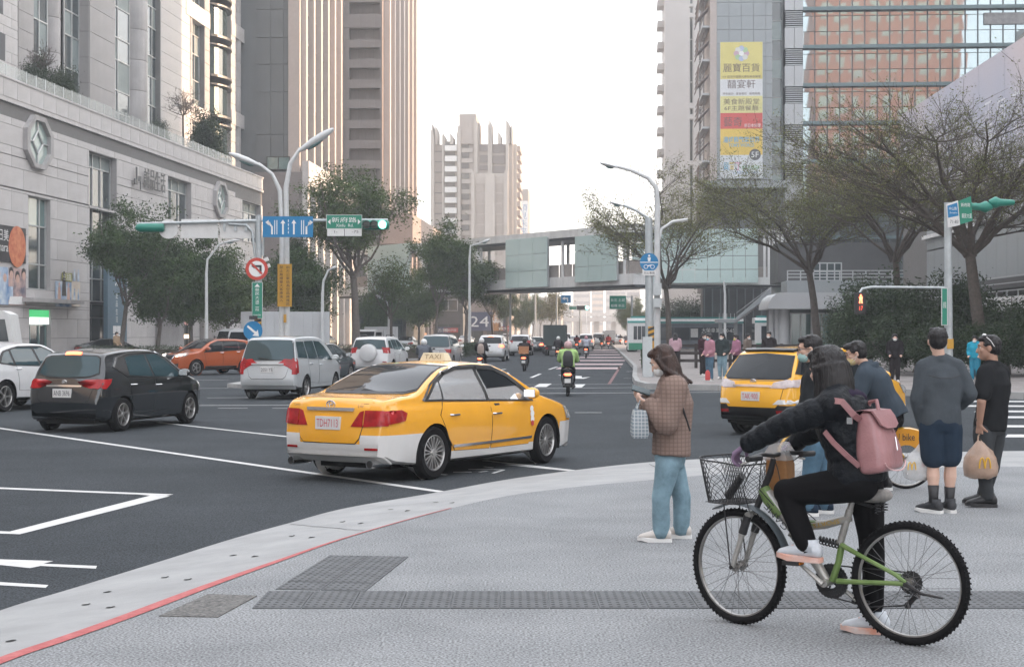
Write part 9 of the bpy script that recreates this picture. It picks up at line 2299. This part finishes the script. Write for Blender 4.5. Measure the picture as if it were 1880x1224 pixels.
# ------------------------------------------------------------------ far pedestrians
def std(H_, f, seat=False):
 f = Vector((f[0], f[1], 0)).normalized(); l = Vector((-f.y, f.x, 0)); U = lambda x, y, z: f*(x*H_)+l*(y*H_)+Vector((0, 0, z*H_))
 if seat: j = dict(head=U(.03, 0, .42+.43), neck=U(.0, 0, .77), chest=U(-.02, 0, .69), pelvis=U(-.06, 0, .50)); s_ = [('sh', 0, .115, .745), ('el', .09, .15, .62), ('wr', .22, .14, .60), ('hip', -.04, .05, .475), ('kn', .20, .085, .44), ('an', .17, .085, .24)]
 else: j = dict(head=U(.015, 0, .925), neck=U(0, 0, .855), chest=U(0, 0, .74), pelvis=U(0, 0, .57)); s_ = [('sh', 0, .115, .81), ('el', .0, .14, .64), ('wr', .09, .11, .58), ('hip', 0, .055, .53), ('kn', .01, .06, .28), ('an', -.01, .06, .055)]
 for n_, x, y, z in s_:
  for a, sg in (('L', 1), ('R', -1)): j[n_+a] = U(x, y*sg, z)
 return j
def walker(label, px, py, f, H_, tm, bm_, hm=HAIR, long=True, mk=M_white, Z_=None, tname='coat', group=None):
 g = Fig(label, px, py, Z=Z_, group=group); j = std(H_, f); B_ = basis((f[0], f[1], 0), R(6)); skin_body(g, j, SKL, H_/1.72, headB=B_, voxel=.016, hands={a: ((f[0], f[1], -.5), (0, 0, -1), .6) for a in 'LR'})
 def lh(mb, q):
  for y in (-.05, 0, .05): mb.tube([q(-.05, y, .03), q(-.08, y*1.3, -.10), q(-.09, y*1.3, -.22)], [.05, .055, .03], 7)
 hair_cap(g, j['head'], B_, hm, 1.05, lh if long else None, voxel=.015); face_mask(g, j['head'], B_, mk); top(g, j, tm, tname, bulk=.045, hem=.10, fold=.005, voxel=.018, seed=int(px)); bottom(g, j, bm_, bulk=.02, voxel=.018)
 for a in 'LR': shoe(g.t, j['an'+a], f, M_black if H_ > 1.65 else M_wshoe, M_white, 1.0)
 return g
C_ = lambda n_, c: cloth(n_, c)
GP = 'people waiting across the street'; pinkc = C_('dusty_pink_wool', (.34, .17, .21)); dk_ = C_('dark_wool', (.025, .022, .024)); gn = C_('dark_green_wool', (.03, .04, .042))
walker('person in a pink jacket and jeans with a blue mask across the street', 1303, 699, (-.9, -.4), 1.62, pinkc, M_jeansd, mk=mat('blue_mask', (.25, .45, .55), rough=.8), group=GP)
walker('person in dark clothes just left of the person in the pink jacket', 1291, 690, (.7, -.7), 1.64, C_('plum_wool', (.05, .028, .035)), dk_, group=GP)
walker('person in a dark coat with yellow scarf across the street', 1326, 696, (-.6, -.8), 1.64, gn, M_jeans, group=GP)
walker('person in pink carrying a yellow bag beside the rail fence', 1352, 690, (-.9, -.3), 1.58, C_('mauve_wool', (.30, .14, .20)), dk_, mk=mat('olive_mask', (.4, .38, .1), rough=.8), group=GP)
walker('person in a beige jacket behind the yellow bag carrier', 1372, 688, (.8, -.5), 1.62, C_('taupe_cotton', (.16, .13, .11)), dk_, group=GP)
walker('man in a black suit before the rail fence', 1412, 693, (-.5, -.85), 1.70, dk_, dk_, long=False, group=GP)
walker('woman in a black floral dress with white scarf before the dark shrubs', 1643, 702, (-.2, -1), 1.62, C_('black_floral', (.018, .016, .018)), dk_, group=GP)
walker('person in a pale pink top behind the woman with the phone', 1240, 678, (.2, 1), 1.62, C_('pale_pink_cotton', (.45, .30, .34)), dk_, group=GP)
walker('person in a bright turquoise raincoat between the two standing men', 1790, 700, (-.5, -.8), 1.55, C_('turquoise_raincoat', (.02, .25, .36)), C_('turquoise_trousers', (.03, .20, .30)), HAIR, group=GP)
walker('man in a tan coat walking past the store entrance', 214, 661, (.8, -.3), 1.70, C_('tan_wool', (.28, .20, .13)), dk_, long=False, Z_=92)
for (px, py, Z_, m_, lb, cl) in ((1354, 672, 51, mat('bright_yellow_bag', (.62, .42, .02), rough=.6), 'bright yellow bag carried by the person in pink at the rail fence', (.34, .16, .38)), (1297, 688, 51, M_redsign, 'red bag hanging beside the person in the pink jacket', (.16, .12, .34))):
 o = MB().loft([[Vector((x*cl[0]/2*k, y*cl[1]/2*k, z)) for x, y in ((-1, -1), (1, -1), (1, 1), (-1, 1))] for z, k in ((0, .8), (.04, 1), (cl[2]*.8, .9), (cl[2], .3))]).build('shoulder_bag', m_, smooth=40); o.location = P(px, py, Z_)-Vector((0, .3, cl[2]/2)); tag(o, lb, 'bag')
# ------------------------------------------------------------------ scooters and their riders
M_sc = paint('scooter_black', (0.015, 0.016, 0.018))
def scooter_proto():
 t = thing('scooter', 'x', 'scooter'); MB().loft([[Vector((x, w_*math.cos(2*math.pi*k/14), zc+h_*math.sin(2*math.pi*k/14))) for k in range(14)] for (x, w_, zc, h_) in ((-.82,.05,.66,.05),(-.74,.13,.62,.12),(-.5,.17,.55,.17),(-.2,.16,.48,.17),(-.02,.12,.38,.10),(.0,.10,.3,.05))]).build('rear_body', M_sc, t, smooth=50)
 MB().box(-.05, .38, -.15, .15, .24, .31).build('floorboard', M_blackpl, t); MB().loft([[(x, y*w_, z) for y in (-1, -.5, 0, .5, 1)]+[(x-.05, y*w_, z) for y in (1, 0, -1)] for (x, z, w_) in ((.40,.26,.14),(.47,.45,.21),(.50,.68,.20),(.44,.88,.12))]).build('leg_shield', M_sc, t, smooth=50)
 MB().loft([[(x, w_*math.cos(2*math.pi*k/12), z+.05*math.sin(2*math.pi*k/12)) for k in range(12)] for (x, w_, z) in ((-.80,.06,.78),(-.7,.13,.78),(-.35,.14,.76),(-.05,.08,.74))]).build('seat', M_black, t, smooth=50)
 MB().tube([(.62, 0, .25), (.46, 0, .70), (.40, 0, .98)], .03, 8).build('steering_column', M_bdark, t); MB().tube([(.34, .34, 1.02), (.42, .12, .99), (.42, -.12, .99), (.34, -.34, 1.02)], .016, 8).build('handlebar', M_bdark, t); MB().ell((.47, 0, .98), (.09, .12, .08), 10, 7).build('headlight_shell', M_sc, t, smooth=True)
 for sg in (-1, 1): m_ = MB().tube([(.40, .22*sg, 1.0), (.42, .30*sg, 1.20)], .007, 5); m_.ell((.42, .33*sg, 1.22), (.015, .06, .035), 8, 6); m_.build('mirror', M_blackpl, t)
 for x in (-.60, .66): w_ = MB().lathe([(.15, -.04), (.215, -.045), (.235, 0), (.215, .045), (.15, .04)], 24, axis='y', c=(x, 0, .235)).build('wheel', M_tyre, t, smooth=50); MB().lathe([(.001, -.03), (.155, -.03), (.155, .03), (.001, .03)], 18, axis='y', c=(x, 0, .235)).build('rim', M_alloy, w_)
 MB().ell((-.80, 0, .64), (.04, .12, .045), 10, 6).build('tail_light', M_brake, t); MB().box(-.86, -.84, -.09, .09, .40, .52).build('number_plate', M_plate, t); MB().box(-.84, -.70, -.08, .08, .30, .55).build('rear_mudguard', M_blackpl, t); MB().tube([(-.2, -.14, .22), (-.75, -.18, .30)], [.03, .05], 10).build('silencer', M_bdark, t)
 return t
def rider_proto():
 r_ = _F(); r_.t = thing('person', 'x', 'person'); j = std(1.70, (1, 0), True); B_ = basis((1, 0, 0), R(3)); skin_body(r_, j, SK, 1.0, headB=B_, voxel=.016, hands={a: ((1, 0, -.1), (0, 0, -1), .9) for a in 'LR'})
 top(r_, j, dk_, 'jacket', bulk=.05, hem=.02, voxel=.018, fold=.006); bottom(r_, j, cloth('rider_trousers', (.02, .022, .026)), bulk=.02, voxel=.018)
 hc = j['head']+Vector((-.01, 0, .03)); MB().ell(hc, (.145, .125, .135), 18, 12).build('helmet', M_white, r_.t, smooth=True)
 for a in 'LR': shoe(r_.t, j['an'+a], (1, 0), M_black, M_black, 1.0, zg=.315)
 return r_.t
def recolour(o, nm, m_):
 for c in o.children:
  if c.name.split('.')[0] == nm and c.material_slots: c.material_slots[0].link = 'OBJECT'; c.material_slots[0].material = m_
sc0, rd0 = scooter_proto(), rider_proto(); used = []
lime = C_('lime_nylon', (.34, .50, .20)); greyj = C_('grey_nylon', (.11, .12, .14)); GS2 = 'scooters on the road ahead'
for (px, py, a, jm_, hm_, lb) in ((1043, 726, 3, lime, mat('rose_helmet', (.42, .27, .27), rough=.3), 'in a lime green jacket with black backpack'), (963, 681, 4, dk_, M_blackpl, 'with an orange delivery box'), (884, 683, 5, dk_, M_white, 'with a pale backpack beside the white compact van'), (778, 698, 6, greyj, M_white, 'in grey with a white helmet just beyond the near taxi'),
  (1025, 663, 4, dk_, M_white, 'in black with a white helmet behind the box truck'), (1076, 657, 4, C_('pale_grey_nylon', (.36, .37, .42)), mat('pink_helmet', (.5, .25, .28), rough=.3), 'in a pale jacket and pink helmet'), (1059, 644, 4, C_('maroon_nylon', (.12, .02, .025)), dk_, 'in maroon left of the pale jacket'), (1105, 641, 4, gn, M_blackpl, 'in dark green ahead near the pink crosswalk'), (1117, 640, 4, C_('red_nylon', (.28, .03, .03)), M_blackpl, 'in red ahead near the pink crosswalk'), (1139, 634, 4, dk_, M_blackpl, 'left of the farthest pair near the bus'), (1149, 636, 4, greyj, M_white, 'right of the farthest pair near the bus')):
 Z_ = (EYE-ROADZ)*F/(py-HZ); first = not used; s_ = sc0 if first else copy_tree(sc0); r_ = rd0 if first else copy_tree(rd0); used.append(1); place(s_, X(px, Z_), Z_, a); place(r_, X(px, Z_), Z_, a)
 s_['label'] = 'scooter under the rider '+lb; r_['label'] = 'helmeted rider '+lb; s_['group'] = GS2; r_['group'] = 'riders on the scooters'; recolour(r_, 'jacket', jm_); recolour(r_, 'helmet', hm_)
 if 'backpack' in lb:
  b_ = MB().loft([[Vector((x*k-.36, y*k, z)) for x, y in ((-.09, -.13), (-.02, -.155), (.09, -.15), (.09, .15), (-.02, .155), (-.09, .13))] for z, k in ((.86, .7), (.90, 1), (1.15, 1), (1.30, .7), (1.33, .3))]).build('backpack', M_black if 'lime' in lb else C_('beige_canvas', (.33, .27, .24)), smooth=40); place(b_, X(px, Z_), Z_, a); tag(b_, 'backpack on the back of the rider '+lb.split(' with')[0].split(' beside')[0]+(' with white helmet' if 'pale' in lb else ''), 'backpack')
 if 'delivery' in lb:
  b_ = thing('delivery_box', 'orange brown delivery box strapped behind a scooter rider', 'box'); MB().box(-.80, -.38, -.23, .23, .84, 1.20).build('box_body', C_('orange_brown_canvas', (.42, .20, .10)), b_); MB().box(-.81, -.37, -.24, .24, 1.20, 1.25).build('lid', C_('dark_lid', (.05, .04, .04)), b_); place(b_, X(px, Z_), Z_, a)
# ------------------------------------------------------------------ air
hz = MB().box(-420, 420, -300, 1100, -1.4, 125).build('haze', None); hz['kind'] = 'stuff'
hm = bpy.data.materials.new('haze_air'); hm.use_nodes = True; hn = hm.node_tree; hn.nodes.clear()
hv = hn.nodes.new('ShaderNodeVolumePrincipled'); hv.inputs['Color'].default_value = (0.93, 0.94, 0.96, 1); hv.inputs['Density'].default_value = 0.00085; hv.inputs['Anisotropy'].default_value = 0.0
ho = hn.nodes.new('ShaderNodeOutputMaterial'); hn.links.new(hv.outputs[0], ho.inputs['Volume']); hz.data.materials.append(hm)
